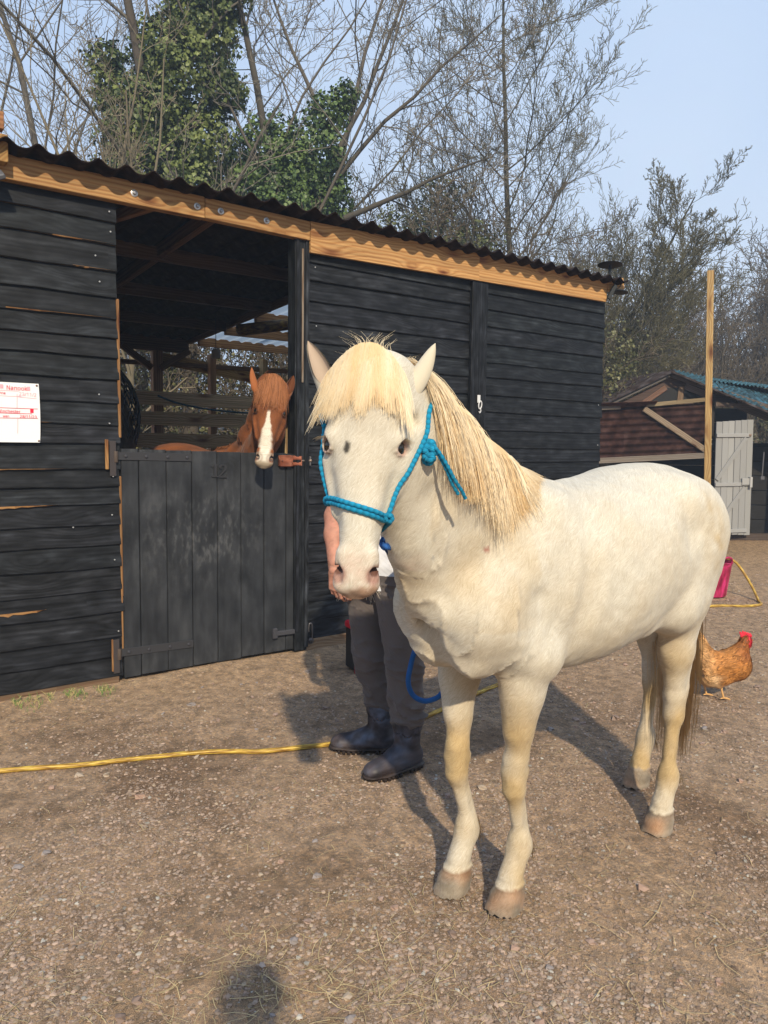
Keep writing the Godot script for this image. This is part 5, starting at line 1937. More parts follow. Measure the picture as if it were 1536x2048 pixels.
func make_horse(called: String, label: String, at: Vector3, turn: float, scl: float, c: Dictionary) -> Node3D:
	var t := thing(called, label, "horse", at, turn)
	var F := horse_field(c)
	c.field = F
	var H: Transform3D = c.head
	var col: Callable = c.color
	var g := Geo.new()
	# head on a fine grid of its own, body on a coarser one; both mesh the same surface
	var hz := func(p: Vector3) -> bool: return (H.affine_inverse() * p).x > 0.02
	var hi := H.affine_inverse()
	F.net(g, H, Vector3(0.0, -0.32, -0.16), Vector3(0.60, 0.07, 0.16), c.head_cell, col, func(p: Vector3) -> bool:
		var q := hi * p
		return q.x > 0.03 and q.y > -0.228 - 0.05 * q.x and absf(q.z) < 0.158)
	F.net(g, Transform3D.IDENTITY, Vector3(-0.86, 0.0, -0.46), Vector3(1.40, 1.80, 0.46), c.cell, col, func(p: Vector3) -> bool:
		var q := hi * p
		return not (q.x > 0.058 and q.y > -0.187 - 0.05 * q.x and q.x < 0.62 and q.y < 0.10 and absf(q.z) < 0.128))
	# muscle and skin folds: slow swellings on trunk and neck, finer creases towards the legs and face
	emboss(g, 0, func(p: Vector3) -> float:
		var q := hi * p
		if q.x > -0.05 and q.y > -0.27 and q.y < 0.12 and absf(q.z) < 0.18:
			return 0.0007 * n3(q * Vector3(0.5, 1, 1), 26.0)
		if p.y < 0.09:
			return 0.0006 * n3(p, 60.0)
		var legs := 1.0 - smoothstep(0.5, 0.8, p.y)
		var fold := 1.0 - absf(n3(p * Vector3(1.0, 0.6, 1.0) + Vector3(0, p.x * 0.8, 0), 6.5))
		var breast := smoothstep(0.35, 0.6, p.x) * smoothstep(0.62, 0.8, p.y)
		return (1.0 - legs) * (0.0040 * n3(p, 5.0) + 0.0016 * n3(p, 17.0)) + breast * 0.0065 * (pow(fold, 5.0) - 0.3) + legs * 0.0012 * n3(p * Vector3(1, 0.4, 1), 40.0))
	# eyes
	for s in [-1.0, 1.0]:
		var eg := Geo.new()
		eg.lathe(H * Vector3(0.202, -0.044, 0.072 * s), (H.basis * Vector3(0.0, 0.5, 0.866 * s)).normalized(), eye_rows(0.0250), 20, Color(0.012, 0.008, 0.006))
		part("eye", eg.mesh(), M.gloss, t)
	# short coat
	var fl := func(p: Vector3) -> Vector3:
		var q := hi * p
		if q.x > 0.0 and q.y > -0.26 and q.y < 0.1 and absf(q.z) < 0.18:
			return H.basis.x + H.basis.z * signf(q.z) * 0.3
		if p.y < 0.62:
			return Vector3(-0.15, -1, 0)
		if p.x > 0.5 and p.y > 0.95:
			return Vector3(-0.55, -0.8, 0)
		return Vector3(-0.8, -0.55, 0)
	if c.hairs > 0:
		part("coat", coat_hair(g, c.hairs, 0.014, 0.0010, fl, 5, 0.05, func(p: Vector3) -> bool: return (hi * p).x > 0.42 and (hi * p).x < 0.7 and (hi * p).y < 0.1 and absf((hi * p).z) < 0.12), M.hair, t).set_meta("kind", "stuff")
	for s in [-1.0, 1.0]:
		var e: Array = c.ears[0 if s > 0 else 1]
		ear_shape(g, H * Vector3(0.080, -0.050, 0.088 * s), (H.basis * e[0]).normalized(), (H.basis * e[1]).normalized(), e[2], c.get("ear_w", 0.033), c.ear_outer, c.ear_inner)
	part("body", g.mesh(), M.coat, t)
	t.scale = Vector3.ONE * scl
	return t

func eye_rows(r: float) -> Array:
	var o := []
	for i in 11:
		var a := PI * i / 10.0
		o.append([-cos(a) * r, maxf(sin(a) * r, 0.0001)])
	return o

# hair that hangs from a line of roots over the body
func hanging(g: Geo, F: Field, p: Vector3, out: Vector3, down: Vector3, ln: float, w: float, c0: Color, c1: Color, off: float, seg := 7) -> void:
	var pp := PackedVector3Array()
	var q := p
	var d := out
	for i in seg:
		pp.append(q)
		d = d.lerp(down, 0.42).normalized()
		q += d * ln / (seg - 1)
		if F.at(q) < off:
			q = F.push(q, off)
	var n := (F.grad(pp[seg / 2]) + Vector3(0.35, 0.35, 0)).normalized()
	var dir := (pp[seg - 1] - pp[0]).normalized()
	var sd := dir.cross(n).normalized()
	g.hair(pp, w, w * 0.35, sd, n, c0, c1)

func build_white_horse() -> void:
	rng.seed = 71
	var root := Transform3D(Basis(Vector3.UP, deg_to_rad(220.8)), Vector3(0.68, 0, -2.596))
	var inv := root.affine_inverse()
	# head frame: x down the face, y out of the face, z to the horse's right
	var hx := (Vector3(-0.066, 1.055, -1.735) - Vector3(-0.042, 1.60, -1.85)).normalized()
	var hy := Vector3(-0.05, 0.0, 1.0)
	hy = (hy - hx * hy.dot(hx)).normalized()
	var head := inv * Transform3D(Basis(hx, hy, hx.cross(hy)), Vector3(-0.042, 1.60, -1.85))
	var hi := head.affine_inverse()
	var c := {
		"fore": [Vector3(0.452, 0, -0.085), Vector3(0.505, 0, 0.085)],
		"hind": [Vector3(-0.35, 0, -0.13), Vector3(-0.635, 0, 0.13)],
		"head": head, "neck_axis": Vector3(0.15, 0, 1).normalized(),
		"neck": [[Vector3(0.42, 1.06, 0.0), 0.205, 0.78], [Vector3(0.66, 1.245, -0.015), 0.168, 0.68], [Vector3(0.90, 1.42, -0.07), 0.124, 0.66], [Vector3(0.975, 1.49, -0.09), 0.10, 0.75]],
		"crest": [[Vector3(0.26, 1.235, 0), 0.05], [Vector3(0.50, 1.325, -0.005), 0.042], [Vector3(0.72, 1.452, -0.03), 0.038], [Vector3(0.86, 1.53, -0.06), 0.038], [Vector3(0.975, 1.575, -0.09), 0.045]],
		"grooves": [[Vector3(0.66, 1.02, -0.185), Vector3(0.86, 1.27, -0.165), 0.018]],
		"throat": [[Vector3(0.70, 1.02, 0.0), 0.12], [Vector3(0.80, 1.17, -0.03), 0.095], [Vector3(0.95, 1.33, -0.08), 0.075]],
		"ears": [[Vector3(-0.91, 0.02, 0.42), Vector3(0.0, 0.95, -0.2), 0.158], [Vector3(-0.88, 0.02, -0.48), Vector3(0.0, -0.95, -0.40), 0.155]],
		"ear_outer": Color(0.68, 0.62, 0.50), "ear_inner": Color(0.58, 0.47, 0.39),
		"head_cell": 0.0046, "cell": 0.0125, "hairs": 0,
	}
	c.color = func(p: Vector3, n: Vector3) -> Color:
		var q := hi * p
		var a := n3(p, 5.0)
		var b := n3(p + Vector3(7, 3, 1), 14.0)
		var cream := Color(0.67, 0.63, 0.54)
		var gold := Color(0.50, 0.36, 0.18)
		var dirty := 0.10 + 0.16 * a + 0.06 * b
		if q.x > 0.02 and q.y > -0.25 and q.y < 0.1 and absf(q.z) < 0.17:
			dirty = 0.06 + 0.08 * a + 0.05 * b
			var col := cream.lerp(gold, clampf(dirty, 0, 1))
			# pink skin round eyes, muzzle, nostrils; one dark spot beside the right eye
			var pk := Color(0.40, 0.20, 0.155)
			var e := Vector3(q.x - 0.202, q.y + 0.036, absf(q.z) - 0.083).length()
			col = col.lerp(Color(0.46, 0.23, 0.19), 0.75 * (1.0 - smoothstep(0.017, 0.029, e)))
			col = col.lerp(Color(0.62, 0.44, 0.36), clampf((q.x - 0.43) / 0.06, 0.0, 1.0) * (0.36 + 0.25 * b + 0.2 * n3(p, 60.0)))
			col = col.lerp(Color(0.34, 0.205, 0.135) * (1.0 + 0.35 * n3(p, 45.0)), clampf((q.x - 0.528 + 0.02 * a + 0.006 * n3(p, 40.0)) / 0.014, 0.0, 1.0) * 0.85)
			var ns := Vector3(q.x - 0.510, q.y + 0.016, absf(q.z) - 0.043).length()
			col = col.lerp(pk * 0.8, (1.0 - smoothstep(0.014, 0.03, ns)) * 0.85)
			var nin := Vector3(q.x - 0.490, q.y + 0.042, absf(q.z) - 0.036).length()
			col = col.lerp(pk * 0.45, 1.0 - smoothstep(0.020, 0.030, nin))
			var sp := Vector2((q.x - 0.213 + 0.003 * b) * 0.55 + 0.002 * n3(p, 80.0), q.z - 0.038 + 0.002 * n3(p, 60.0)).length()
			if q.y > -0.06:
				col = col.lerp(Color(0.03, 0.027, 0.025), 0.93 * (1.0 - smoothstep(0.005, 0.0105, sp)))
			return col
		# hooves
		if p.y < 0.078 + 0.006 * a:
			var hc := Color(0.33, 0.275, 0.21).lerp(Color(0.42, 0.25, 0.15), clampf(0.12 + 1.1 * n3(p, 9.0), 0.0, 1.0)) * (0.92 + 0.3 * b + 0.08 * sin(p.y * 420.0))
			return hc.lerp(Color(0.22, 0.18, 0.14), 1.0 - smoothstep(0.0, 0.02, p.y))
		# stained lower legs, belly and flank
		var leg := 1.0 - smoothstep(0.35, 0.95, p.y)
		dirty += leg * (0.58 + 0.45 * a)
		dirty += 0.30 * exp(-pow((p.y - 0.40) / 0.06, 2.0)) + 0.22 * exp(-pow((p.y - 0.21) / 0.05, 2.0))
		if p.x > 0.5 and p.y > 0.9:
			dirty += 0.20 + 0.15 * a
		# grey-brown wear behind the point of the hip
		dirty += 0.5 * (0.6 + b) * exp(-pow((p.x + 0.36 + (1.2 - p.y) * 0.25) / 0.05, 2.0)) * smoothstep(0.9, 1.1, p.y) * (1.0 - smoothstep(1.18, 1.3, p.y))
		dirty -= 0.22 * smoothstep(1.18, 1.32, p.y)
		var col2 := cream.lerp(gold, clampf(dirty, 0.0, 0.95))
		# small healed graze on the near shoulder
		var gz := Vector3((p.x - 0.64) * 1.0, (p.y - 1.122 + (p.x - 0.64) * 0.4) * 2.2, 0).length()
		if p.z < -0.05:
			col2 = col2.lerp(Color(0.40, 0.17, 0.14), 0.9 * (1.0 - smoothstep(0.008, 0.018, gz)))
		return col2
	var t := make_horse("white_horse", "cream white horse in a blue rope halter standing in the yard", root.origin, deg_to_rad(220.8), 1.0, c)
	var F: Field = c.field
	var gold0 := Color(0.70, 0.47, 0.21)
	var pale := Color(0.80, 0.70, 0.51)
	# mane on the near side
	var mg := Geo.new()
	var cr := [Vector3(0.905, 1.592, -0.078), Vector3(0.85, 1.565, -0.06), Vector3(0.78, 1.523, -0.045), Vector3(0.65, 1.452, -0.02), Vector3(0.52, 1.375, -0.005), Vector3(0.38, 1.312, 0.0)]
	for i in 19000:
		var f := rng.randf()
		var x := f * 5.0
		var k := mini(int(x), 4)
		var p: Vector3 = cr[k].lerp(cr[k + 1], x - k) + Vector3(rng.randfn() * 0.006, 0.004, rng.randfn() * 0.012)
		p = F.push(p, 0.004)
		var ln: float = lerpf(0.27, 0.30, clampf(f * 2.0, 0, 1)) * (1.0 if f < 0.7 else lerpf(1.0, 0.42, (f - 0.7) / 0.3)) * (rng.randf_range(0.78, 1.10) if rng.randf() < 0.65 else rng.randf_range(0.3, 0.9))
		if rng.randf() < 0.05:
			ln *= 0.4
		var tone := n3(p * Vector3(1, 1, 0.2) + Vector3(f * 6.0, 0, 0), 3.0)
		ln *= 1.0 + 0.16 * tone + 0.10 * n3(p, 22.0)
		var cc := gold0.lerp(pale, clampf(0.38 + 0.60 * tone + rng.randfn() * 0.09, 0.0, 1.0))
		var down := Vector3(-0.06 - 0.45 * maxf(0.0, 0.22 - f) * 4.0 + 0.045 * rng.randfn() + 0.20 * n3(p + Vector3(f * 3.0, 0, 0), 9.0), -1.0, -0.15 + rng.randfn() * 0.04)
		if f < 0.12:
			cc = cc.lerp(pale, 0.6)
		hanging(mg, F, p, Vector3(rng.randfn() * 0.25, 0.05 + 0.25 * rng.randf(), -1.0).normalized(), down.normalized(), ln, rng.randf_range(0.0009, 0.0018), pale.lerp(cc, 0.75), cc, 0.005 + rng.randf() * 0.007, 9)
	# broad locks beneath the strands close the mane
	for i in 1500:
		var f := rng.randf()
		var x := f * 5.0
		var k := mini(int(x), 4)
		var p: Vector3 = cr[k].lerp(cr[k + 1], x - k) + Vector3(rng.randfn() * 0.006, 0.0, rng.randfn() * 0.010)
		p = F.push(p, 0.002)
		var ln: float = lerpf(0.25, 0.28, clampf(f * 2.0, 0, 1)) * (1.0 if f < 0.7 else lerpf(1.0, 0.42, (f - 0.7) / 0.3)) * rng.randf_range(0.6, 1.0)
		var tone := n3(p * Vector3(1, 1, 0.2) + Vector3(f * 6.0, 0, 0), 3.0)
		var cc := gold0.lerp(pale, clampf(0.34 + 0.60 * tone + rng.randfn() * 0.06, 0.0, 1.0))
		hanging(mg, F, p, Vector3(0, 0.1, -1.0).normalized(), Vector3(-0.06 - 0.45 * maxf(0.0, 0.22 - f) * 4.0 + 0.20 * n3(p + Vector3(f * 3.0, 0, 0), 9.0), -1.0, -0.15).normalized(), ln, 0.013, cc, cc, 0.0035 + rng.randf() * 0.004, 9)
	# stray wisps standing up along the crest
	for i in 240:
		var f := rng.randf()
		var x := f * 5.0
		var k := mini(int(x), 4)
		var p: Vector3 = cr[k].lerp(cr[k + 1], x - k)
		var d := Vector3(rng.randfn() * 0.5 - 0.2, 1.0, -0.5 + rng.randfn() * 0.5).normalized()
		var l := rng.randf_range(0.02, 0.07)
		mg.hair(PackedVector3Array([p, p + d * l * 0.6, p + d * l + Vector3(0, -0.3, -0.2) * l]), 0.0012, 0.0006, Vector3(1, 0, 0), Vector3(0, 0.3, -1).normalized(), pale, pale)
	part("mane", mg.mesh(), M.hair, t).set_meta("kind", "stuff")
	# forelock over the forehead
	var fg := Geo.new()
	for i in 9000:
		var z := clampf(rng.randfn() * 0.040, -0.085, 0.085)
		var s := -0.040 + rng.randf() * 0.065 + z * z * 9.0
		var p := head * Vector3(s, 0.012, z)
		p = F.push(p, 0.004)
		var tone := n3(Vector3(z * 30.0, s * 8.0, 2.0), 1.0)
		var ln: float = (0.015 + 0.105 * pow(rng.randf(), 0.7)) * (1.05 - absf(z) * 2.0) * (1.0 + 0.22 * tone)
		var spread := z * 7.5 + rng.randfn() * 0.10
		var cc := gold0.lerp(pale, clampf(0.30 + 0.55 * tone + absf(z) * 5.0 + rng.randfn() * 0.12, 0.0, 1.0))
		var d1 := (head.basis * Vector3(0.6, 0.40, spread * 0.75)).normalized()
		var d2 := (head.basis * Vector3(1.0, -0.16, spread * 0.42 + 0.05 + 0.16 * tone)).normalized()
		hanging(fg, F, p, d1, d2, ln, rng.randf_range(0.0008, 0.0017), cc.lerp(pale, 0.2), cc.lerp(pale, 0.35), 0.003 + rng.randf() * 0.006, 8)
	for i in 55:
		var z := clampf(rng.randfn() * 0.03, -0.05, 0.05)
		var p := F.push(head * Vector3(-0.03 + z * z * 9.0, -0.02, z), 0.0)
		var d := (Vector3.UP + root.basis.inverse() * Vector3(rng.randfn() * 0.7, 0, 0.2)).normalized()
		var l := rng.randf_range(0.01, 0.05)
		fg.hair(PackedVector3Array([p, p + d * l * 0.6, p + d * l + head.basis.z * signf(z) * l * 0.5]), 0.0007, 0.0004, head.basis.z, head.basis.y, pale, pale)
	part("forelock", fg.mesh(), M.hair, t).set_meta("kind", "stuff")
	# tail hanging between and behind the hocks
	var tg := Geo.new()
	for i in 2600:
		var p := Vector3(-0.635 - rng.randf() * 0.02, 1.14 - rng.randf() * 0.14, 0.01 + rng.randfn() * 0.018)
		var ln := rng.randf_range(0.55, 0.86)
		var pp := PackedVector3Array()
		var dz := rng.randfn() * 0.026
		var dx := rng.randfn() * 0.016
		for k in 8:
			var f := k / 7.0
			pp.append(p + Vector3(-0.055 * sin(minf(f * 4.0, 1.0) * PI * 0.5) + dx * f + 0.05 * f, -ln * f, -0.02 * f + dz * sin(f * 2.2)))
		var tone := rng.randfn() * 0.25
		var cc := Color(0.52, 0.34, 0.16).lerp(Color(0.70, 0.53, 0.31), clampf(0.4 + tone, 0, 1))
		tg.hair(pp, 0.0022, 0.0010, Vector3(0.3, 0, 1).normalized(), Vector3(-0.6, 0.2, -0.7).normalized(), cc.lerp(pale, 0.3), cc)
	part("tail", tg.mesh(), M.hair, t).set_meta("kind", "stuff")
	# feather behind the fetlocks, whiskers, lashes
	var wg := Geo.new()
	for L in [[0.452, -0.085], [0.505, 0.085], [-0.35, -0.13], [-0.635, 0.13]]:
		for i in 110:
			var p := Vector3(L[0] - 0.075, 0.175 + rng.randf() * 0.05, L[1] + rng.randfn() * 0.014)
			var l := rng.randf_range(0.03, 0.075)
			var d := Vector3(-0.55 + rng.randfn() * 0.12, -1, rng.randfn() * 0.15).normalized()
			wg.hair(PackedVector3Array([p, p + d * l * 0.5, p + d * l + Vector3(0.1, -0.1, 0) * l]), 0.0022, 0.0008, Vector3(0, 0, 1), Vector3(-1, 0.2, -0.5).normalized(), Color(0.5, 0.38, 0.22), Color(0.36, 0.27, 0.16))
	for i in 70:
		var z := rng.randf_range(-0.04, 0.04)
		var p := head * Vector3(rng.randf_range(0.49, 0.54), -0.10 - rng.randf() * 0.02, z)
		var d := (head.basis * Vector3(0.8, -0.3, z * 14.0 + rng.randfn() * 0.3)).normalized()
		var l := rng.randf_range(0.012, 0.04)
		wg.hair(PackedVector3Array([p, p + d * l * 0.6, p + d * l + Vector3(0, -0.2, 0) * l]), 0.0009, 0.0004, head.basis.z, head.basis.y, Color(0.62, 0.56, 0.46), Color(0.62, 0.56, 0.46))
	for s in [-1.0, 1.0]:
		for i in 26:
			var p := head * Vector3(0.182, -0.034 + rng.randfn() * 0.007, 0.090 * s + rng.randfn() * 0.004)
			var d := (head.basis * Vector3(0.25, 0.35 + rng.randfn() * 0.15, 1.0 * s)).normalized()
			var l := rng.randf_range(0.018, 0.032)
			wg.hair(PackedVector3Array([p, p + d * l * 0.6, p + d * l + head.basis.x * 0.004]), 0.0013, 0.0005, head.basis.y, head.basis.x, pale, pale)
	part("whiskers", wg.mesh(), M.hair, t).set_meta("kind", "stuff")
	build_halter(root, head, F)

# a point on the head at "off" from the skin: s down the face, ang round it from the front
func on_head(F: Field, head: Transform3D, s: float, ang: float, off: float) -> Vector3:
	var ctr := head * Vector3(s, -0.075, 0.0)
	var d := head.basis * Vector3(0, cos(ang), sin(ang))
	var lo := 0.0
	var hi := 0.22
	for k in 18:
		var m := (lo + hi) * 0.5
		if F.at(ctr + d * m) > off:
			hi = m
		else:
			lo = m
	return ctr + d * hi

func rope(g: Geo, pts: Array, r: float, col: Color, root: Transform3D) -> void:
	# smooth path through the points
	var pa := []
	var rr := []
	var cc := []
	var m := pts.size()
	for i in m - 1:
		var a: Vector3 = pts[maxi(i - 1, 0)]
		var b: Vector3 = pts[i]
		var d: Vector3 = pts[i + 1]
		var e: Vector3 = pts[mini(i + 2, m - 1)]
		var n := maxi(2, int(b.distance_to(d) / 0.0042))
		n = mini(n, 30)
		for k in n + (1 if i == m - 2 else 0):
			pa.append(root * b.cubic_interpolate(d, a, e, k / float(n)))
			rr.append(r * (1.0 + 0.11 * sin(pa.size() * 2.1)))
			cc.append(col * (1.0 + 0.30 * sin(pa.size() * 2.1)))
	g.tube(pa, rr, 9, cc, true, 1.0)

func knot(g: Geo, p: Vector3, r: float, col: Color, root: Transform3D, ax: Vector3) -> void:
	for k in 3:
		var pts := []
		var a0 := ax.rotated(Vector3(0.3, 0.5, 0.8).normalized(), k * 1.1).normalized()
		var u := a0.cross(Vector3(0.21, 0.4, 0.7)).normalized()
		var w := a0.cross(u)
		for i in 9:
			var a := TAU * i / 8.0
			pts.append(p + (u * cos(a) + w * sin(a)) * r * 1.05 + a0 * (k - 1) * r * 0.7)
		rope(g, pts, r * 0.62, col * (1.0 - 0.08 * k), root)

func build_halter(root: Transform3D, head: Transform3D, F: Field) -> void:
	var t := thing("rope_halter", "turquoise blue knotted rope halter on the white horse's head", "halter")
	var blue := Color(0.010, 0.27, 0.47)
	var r := 0.0058
	var nose := Geo.new()
	for k in 2:
		var pts := []
		for i in 13:
			var a := lerpf(1.75, -1.15, i / 12.0)
			pts.append(on_head(F, head, 0.325 + 0.012 * k + 0.040 * smoothstep(0.0, 1.0, i / 12.0), a, r * 0.9))
		rope(nose, pts, r, blue * (1.0 - 0.12 * k), root)
	part("noseband", nose.mesh(), M.rope, t)
	for s in [1.0, -1.0]:
		var g := Geo.new()
		var ang := 1.75 if s > 0 else -1.15
		var s0 := 0.331 if s > 0 else 0.371
		knot(g, on_head(F, head, s0, ang, 0.009), 0.0085, blue * 0.85, root, head.basis.x)
		part("knot", g.mesh(), M.rope, t)
		var cg := Geo.new()
		var pts := []
		for i in 9:
			var f := i / 8.0
			pts.append(on_head(F, head, lerpf(s0, 0.15, f), lerpf(ang, 1.62 if s > 0 else -1.48, pow(f, 0.6)), r))
		pts.append(on_head(F, head, 0.09, 1.55 * s, r))
		pts.append(on_head(F, head, 0.02, 2.0 * s, r * 1.5))
		rope(cg, pts, r, blue, root)
		part("cheek_piece", cg.mesh(), M.rope, t)
		var jg := Geo.new()
		pts = []
		for i in 7:
			var f := i / 6.0
			pts.append(on_head(F, head, s0 + 0.04 * f, lerpf(ang, PI * s, f), r))
		rope(jg, pts, r, blue * 0.7, root)
		part("chin_rope", jg.mesh(), M.rope, t)
	# the tied-off knot below the near ear with its hanging tail
	var kg := Geo.new()
	var kp := on_head(F, head, 0.195, -1.56, 0.008)
	for k in 3:
		knot(kg, kp + head.basis.x * (0.017 * k - 0.010) + head.basis.y * 0.004 * (k - 1), 0.0105 + 0.002 * (k % 2), blue * (1.0 - 0.06 * k), root, head.basis.x + head.basis.z * 0.3 * k)
	part("knot", kg.mesh(), M.rope, t)
	var tg := Geo.new()
	var inv := root.affine_inverse()
	var wk: Vector3 = root * kp
	var p1 := [wk + Vector3(0.004, 0.005, 0.0), wk + Vector3(0.022, -0.01, 0.012), wk + Vector3(0.045, -0.050, 0.010), wk + Vector3(0.058, -0.080, 0.004), wk + Vector3(0.075, -0.108, -0.004)]
	var p2 := [wk + Vector3(0.0, 0.010, 0.0), wk + Vector3(0.018, 0.002, 0.016), wk + Vector3(0.040, -0.030, 0.020), wk + Vector3(0.064, -0.072, 0.012), wk + Vector3(0.082, -0.098, 0.0), wk + Vector3(0.093, -0.118, -0.01)]
	for p in [p1, p2]:
		var q := []
		for v in p:
			q.append(F.push(inv * v, 0.006))
		rope(tg, q, 0.0046, blue * 0.85, root)
	part("rope_tail", tg.mesh(), M.rope, t)

func build_chestnut_horse() -> void:
	rng.seed = 73
	var turn := atan2(-0.72, 0.69)
	var scl := 1.035
	var root := Transform3D(Basis(Vector3.UP, turn).scaled(Vector3.ONE * scl), Vector3(-1.42, 0, -5.92))
	var inv := root.affine_inverse()
	var poll := Vector3(-0.712, 1.805, -4.95)
	var hx := (Vector3(-0.748, 1.20, -4.72) - poll).normalized()
	var hy := Vector3(0.15, 0.0, 1.0)
	hy = (hy - hx * hy.dot(hx)).normalized()
	var b := Basis(inv.basis * hx, inv.basis * hy, inv.basis * hx.cross(hy)).orthonormalized()
	var head := Transform3D(b, inv * poll)
	var hi := head.affine_inverse()
	var po := head.origin
	var c := {
		"fore": [Vector3(0.48, 0, -0.10), Vector3(0.46, 0, 0.10)],
		"hind": [Vector3(-0.55, 0, -0.13), Vector3(-0.62, 0, 0.13)],
		"head": head, "neck_axis": Vector3(-0.2, 0, 1).normalized(),
		"neck": [[Vector3(0.42, 1.06, 0.0), 0.205, 0.72], [Vector3(0.66, 1.12, po.z * 0.25), 0.155, 0.65], [Vector3(po.x - 0.08, po.y - 0.30, po.z * 0.8), 0.11, 0.66], [po + Vector3(-0.04, -0.10, 0.0), 0.09, 0.75]],
		"crest": [[Vector3(0.26, 1.225, 0), 0.05], [Vector3(0.50, 1.27, po.z * 0.12), 0.042], [Vector3(0.72, 1.41, po.z * 0.4), 0.04], [po + Vector3(-0.06, -0.01, 0), 0.05]],
		"throat": [[Vector3(0.70, 1.02, 0.0), 0.12], [Vector3(0.80, 1.15, po.z * 0.3), 0.095], [po + Vector3(-0.05, -0.26, 0), 0.075]],
		"ears": [[Vector3(-0.90, 0.05, 0.40), Vector3(-0.1, -0.5, 0.9), 0.165], [Vector3(-0.94, 0.05, -0.22), Vector3(0.0, 0.95, -0.3), 0.155]],
		"ear_outer": Color(0.36, 0.125, 0.045), "ear_inner": Color(0.16, 0.055, 0.025),
		"ear_w": 0.036, "head_cell": 0.0058, "cell": 0.016, "hairs": 22000,
	}
	c.color = func(p: Vector3, n: Vector3) -> Color:
		var q := hi * p
		var a := n3(p, 5.0)
		var b2 := n3(p + Vector3(7, 3, 1), 14.0)
		var col := Color(0.25, 0.088, 0.034) * (1.0 + 0.22 * a + 0.12 * b2)
		if q.x > 0.02 and q.y > -0.25 and q.y < 0.1 and absf(q.z) < 0.17:
			# white blaze, narrow above, wider on the nose
			var wd := lerpf(0.008, 0.036, smoothstep(0.22, 0.40, q.x)) * (1.0 + 0.35 * n3(Vector3(q.x, q.z * 0.5, 0.0), 22.0))
			if q.x > 0.205 and q.y > -0.07:
				var k := 1.0 - smoothstep(wd * 0.7, wd * 1.2, absf(q.z - 0.006))
				col = col.lerp(Color(0.74, 0.68, 0.58), k * smoothstep(0.20, 0.225, q.x))
			var ns := Vector3(q.x - 0.510, q.y + 0.016, absf(q.z) - 0.043).length()
			col = col.lerp(Color(0.10, 0.075, 0.07), (1.0 - smoothstep(0.010, 0.022, ns)) * 0.9)
			col = col.lerp(Color(0.42, 0.35, 0.29), (1.0 - smoothstep(0.0, 0.012, absf(ns - 0.029))) * smoothstep(0.44, 0.46, q.x) * 0.8)
			col = col.lerp(Color(0.34, 0.27, 0.19), smoothstep(0.525, 0.54, q.x) * 0.9)
			var e := Vector3(q.x - 0.202, q.y + 0.036, absf(q.z) - 0.083).length()
			col = col.lerp(Color(0.10, 0.05, 0.035), 0.7 * (1.0 - smoothstep(0.022, 0.034, e)))
			return col
		if p.y < 0.08:
			return Color(0.12, 0.10, 0.085)
		return col
	var t := make_horse("chestnut_horse", "chestnut horse with white blaze looking out over the stable half door", root.origin, turn, scl, c)
	var F: Field = c.field
	var red := Color(0.25, 0.10, 0.042)
	var fg := Geo.new()
	for i in 1700:
		var z := clampf(rng.randfn() * 0.036, -0.08, 0.08)
		var s := -0.035 + rng.randf() * 0.05 + z * z * 9.0
		var p := F.push(head * Vector3(s, 0.012, z), 0.004)
		var ln := (rng.randf_range(0.05, 0.13) if rng.randf() < 0.6 else rng.randf_range(0.12, 0.22)) * (1.0 - absf(z) * 2.0)
		var spread := z * 3.2 + rng.randfn() * 0.10 + 0.10 * n3(Vector3(z * 60.0, 0, 0), 1.0)
		var cc := red * rng.randf_range(0.6, 1.6)
		hanging(fg, F, p, (head.basis * Vector3(0.6, 0.40, spread * 0.75)).normalized(), (head.basis * Vector3(1.0, -0.14, spread * 0.35)).normalized(), ln, rng.randf_range(0.0012, 0.003), cc, cc * 1.15, 0.004 + rng.randf() * 0.014, 7)
	part("forelock", fg.mesh(), M.hair, t).set_meta("kind", "stuff")
	var mg := Geo.new()
	var crest: Array = c.crest
	for i in 1500:
		var x := rng.randf() * 3.0
		var k := mini(int(x), 2)
		var p: Vector3 = crest[k][0].lerp(crest[k + 1][0], x - k) + Vector3(0, 0.05, rng.randfn() * 0.012)
		p = F.push(p, 0.004)
		var cc := red * rng.randf_range(0.6, 1.4)
		hanging(mg, F, p, Vector3(rng.randfn() * 0.3, 0.5, -1.0).normalized(), Vector3(-0.25 + rng.randfn() * 0.1, -1, -0.1).normalized(), rng.randf_range(0.12, 0.26), 0.0045, cc, cc, 0.006 + rng.randf() * 0.02, 7)
	part("mane", mg.mesh(), M.hair, t).set_meta("kind", "stuff")
	var tg := Geo.new()
	for i in 500:
		var p := Vector3(-0.67, 1.12 - rng.randf() * 0.1, rng.randfn() * 0.02)
		var pp := PackedVector3Array()
		var dz := rng.randfn() * 0.04
		for k in 5:
			var f := k / 4.0
			pp.append(p + Vector3(-0.09 * sin(minf(f * 3.0, 1.0) * PI * 0.5), -0.85 * f, dz * f))
		tg.hair(pp, 0.006, 0.002, Vector3(0, 0, 1), Vector3(-1, 0, 0), red * 0.7, red * 0.8)
	part("tail", tg.mesh(), M.hair, t).set_meta("kind", "stuff")

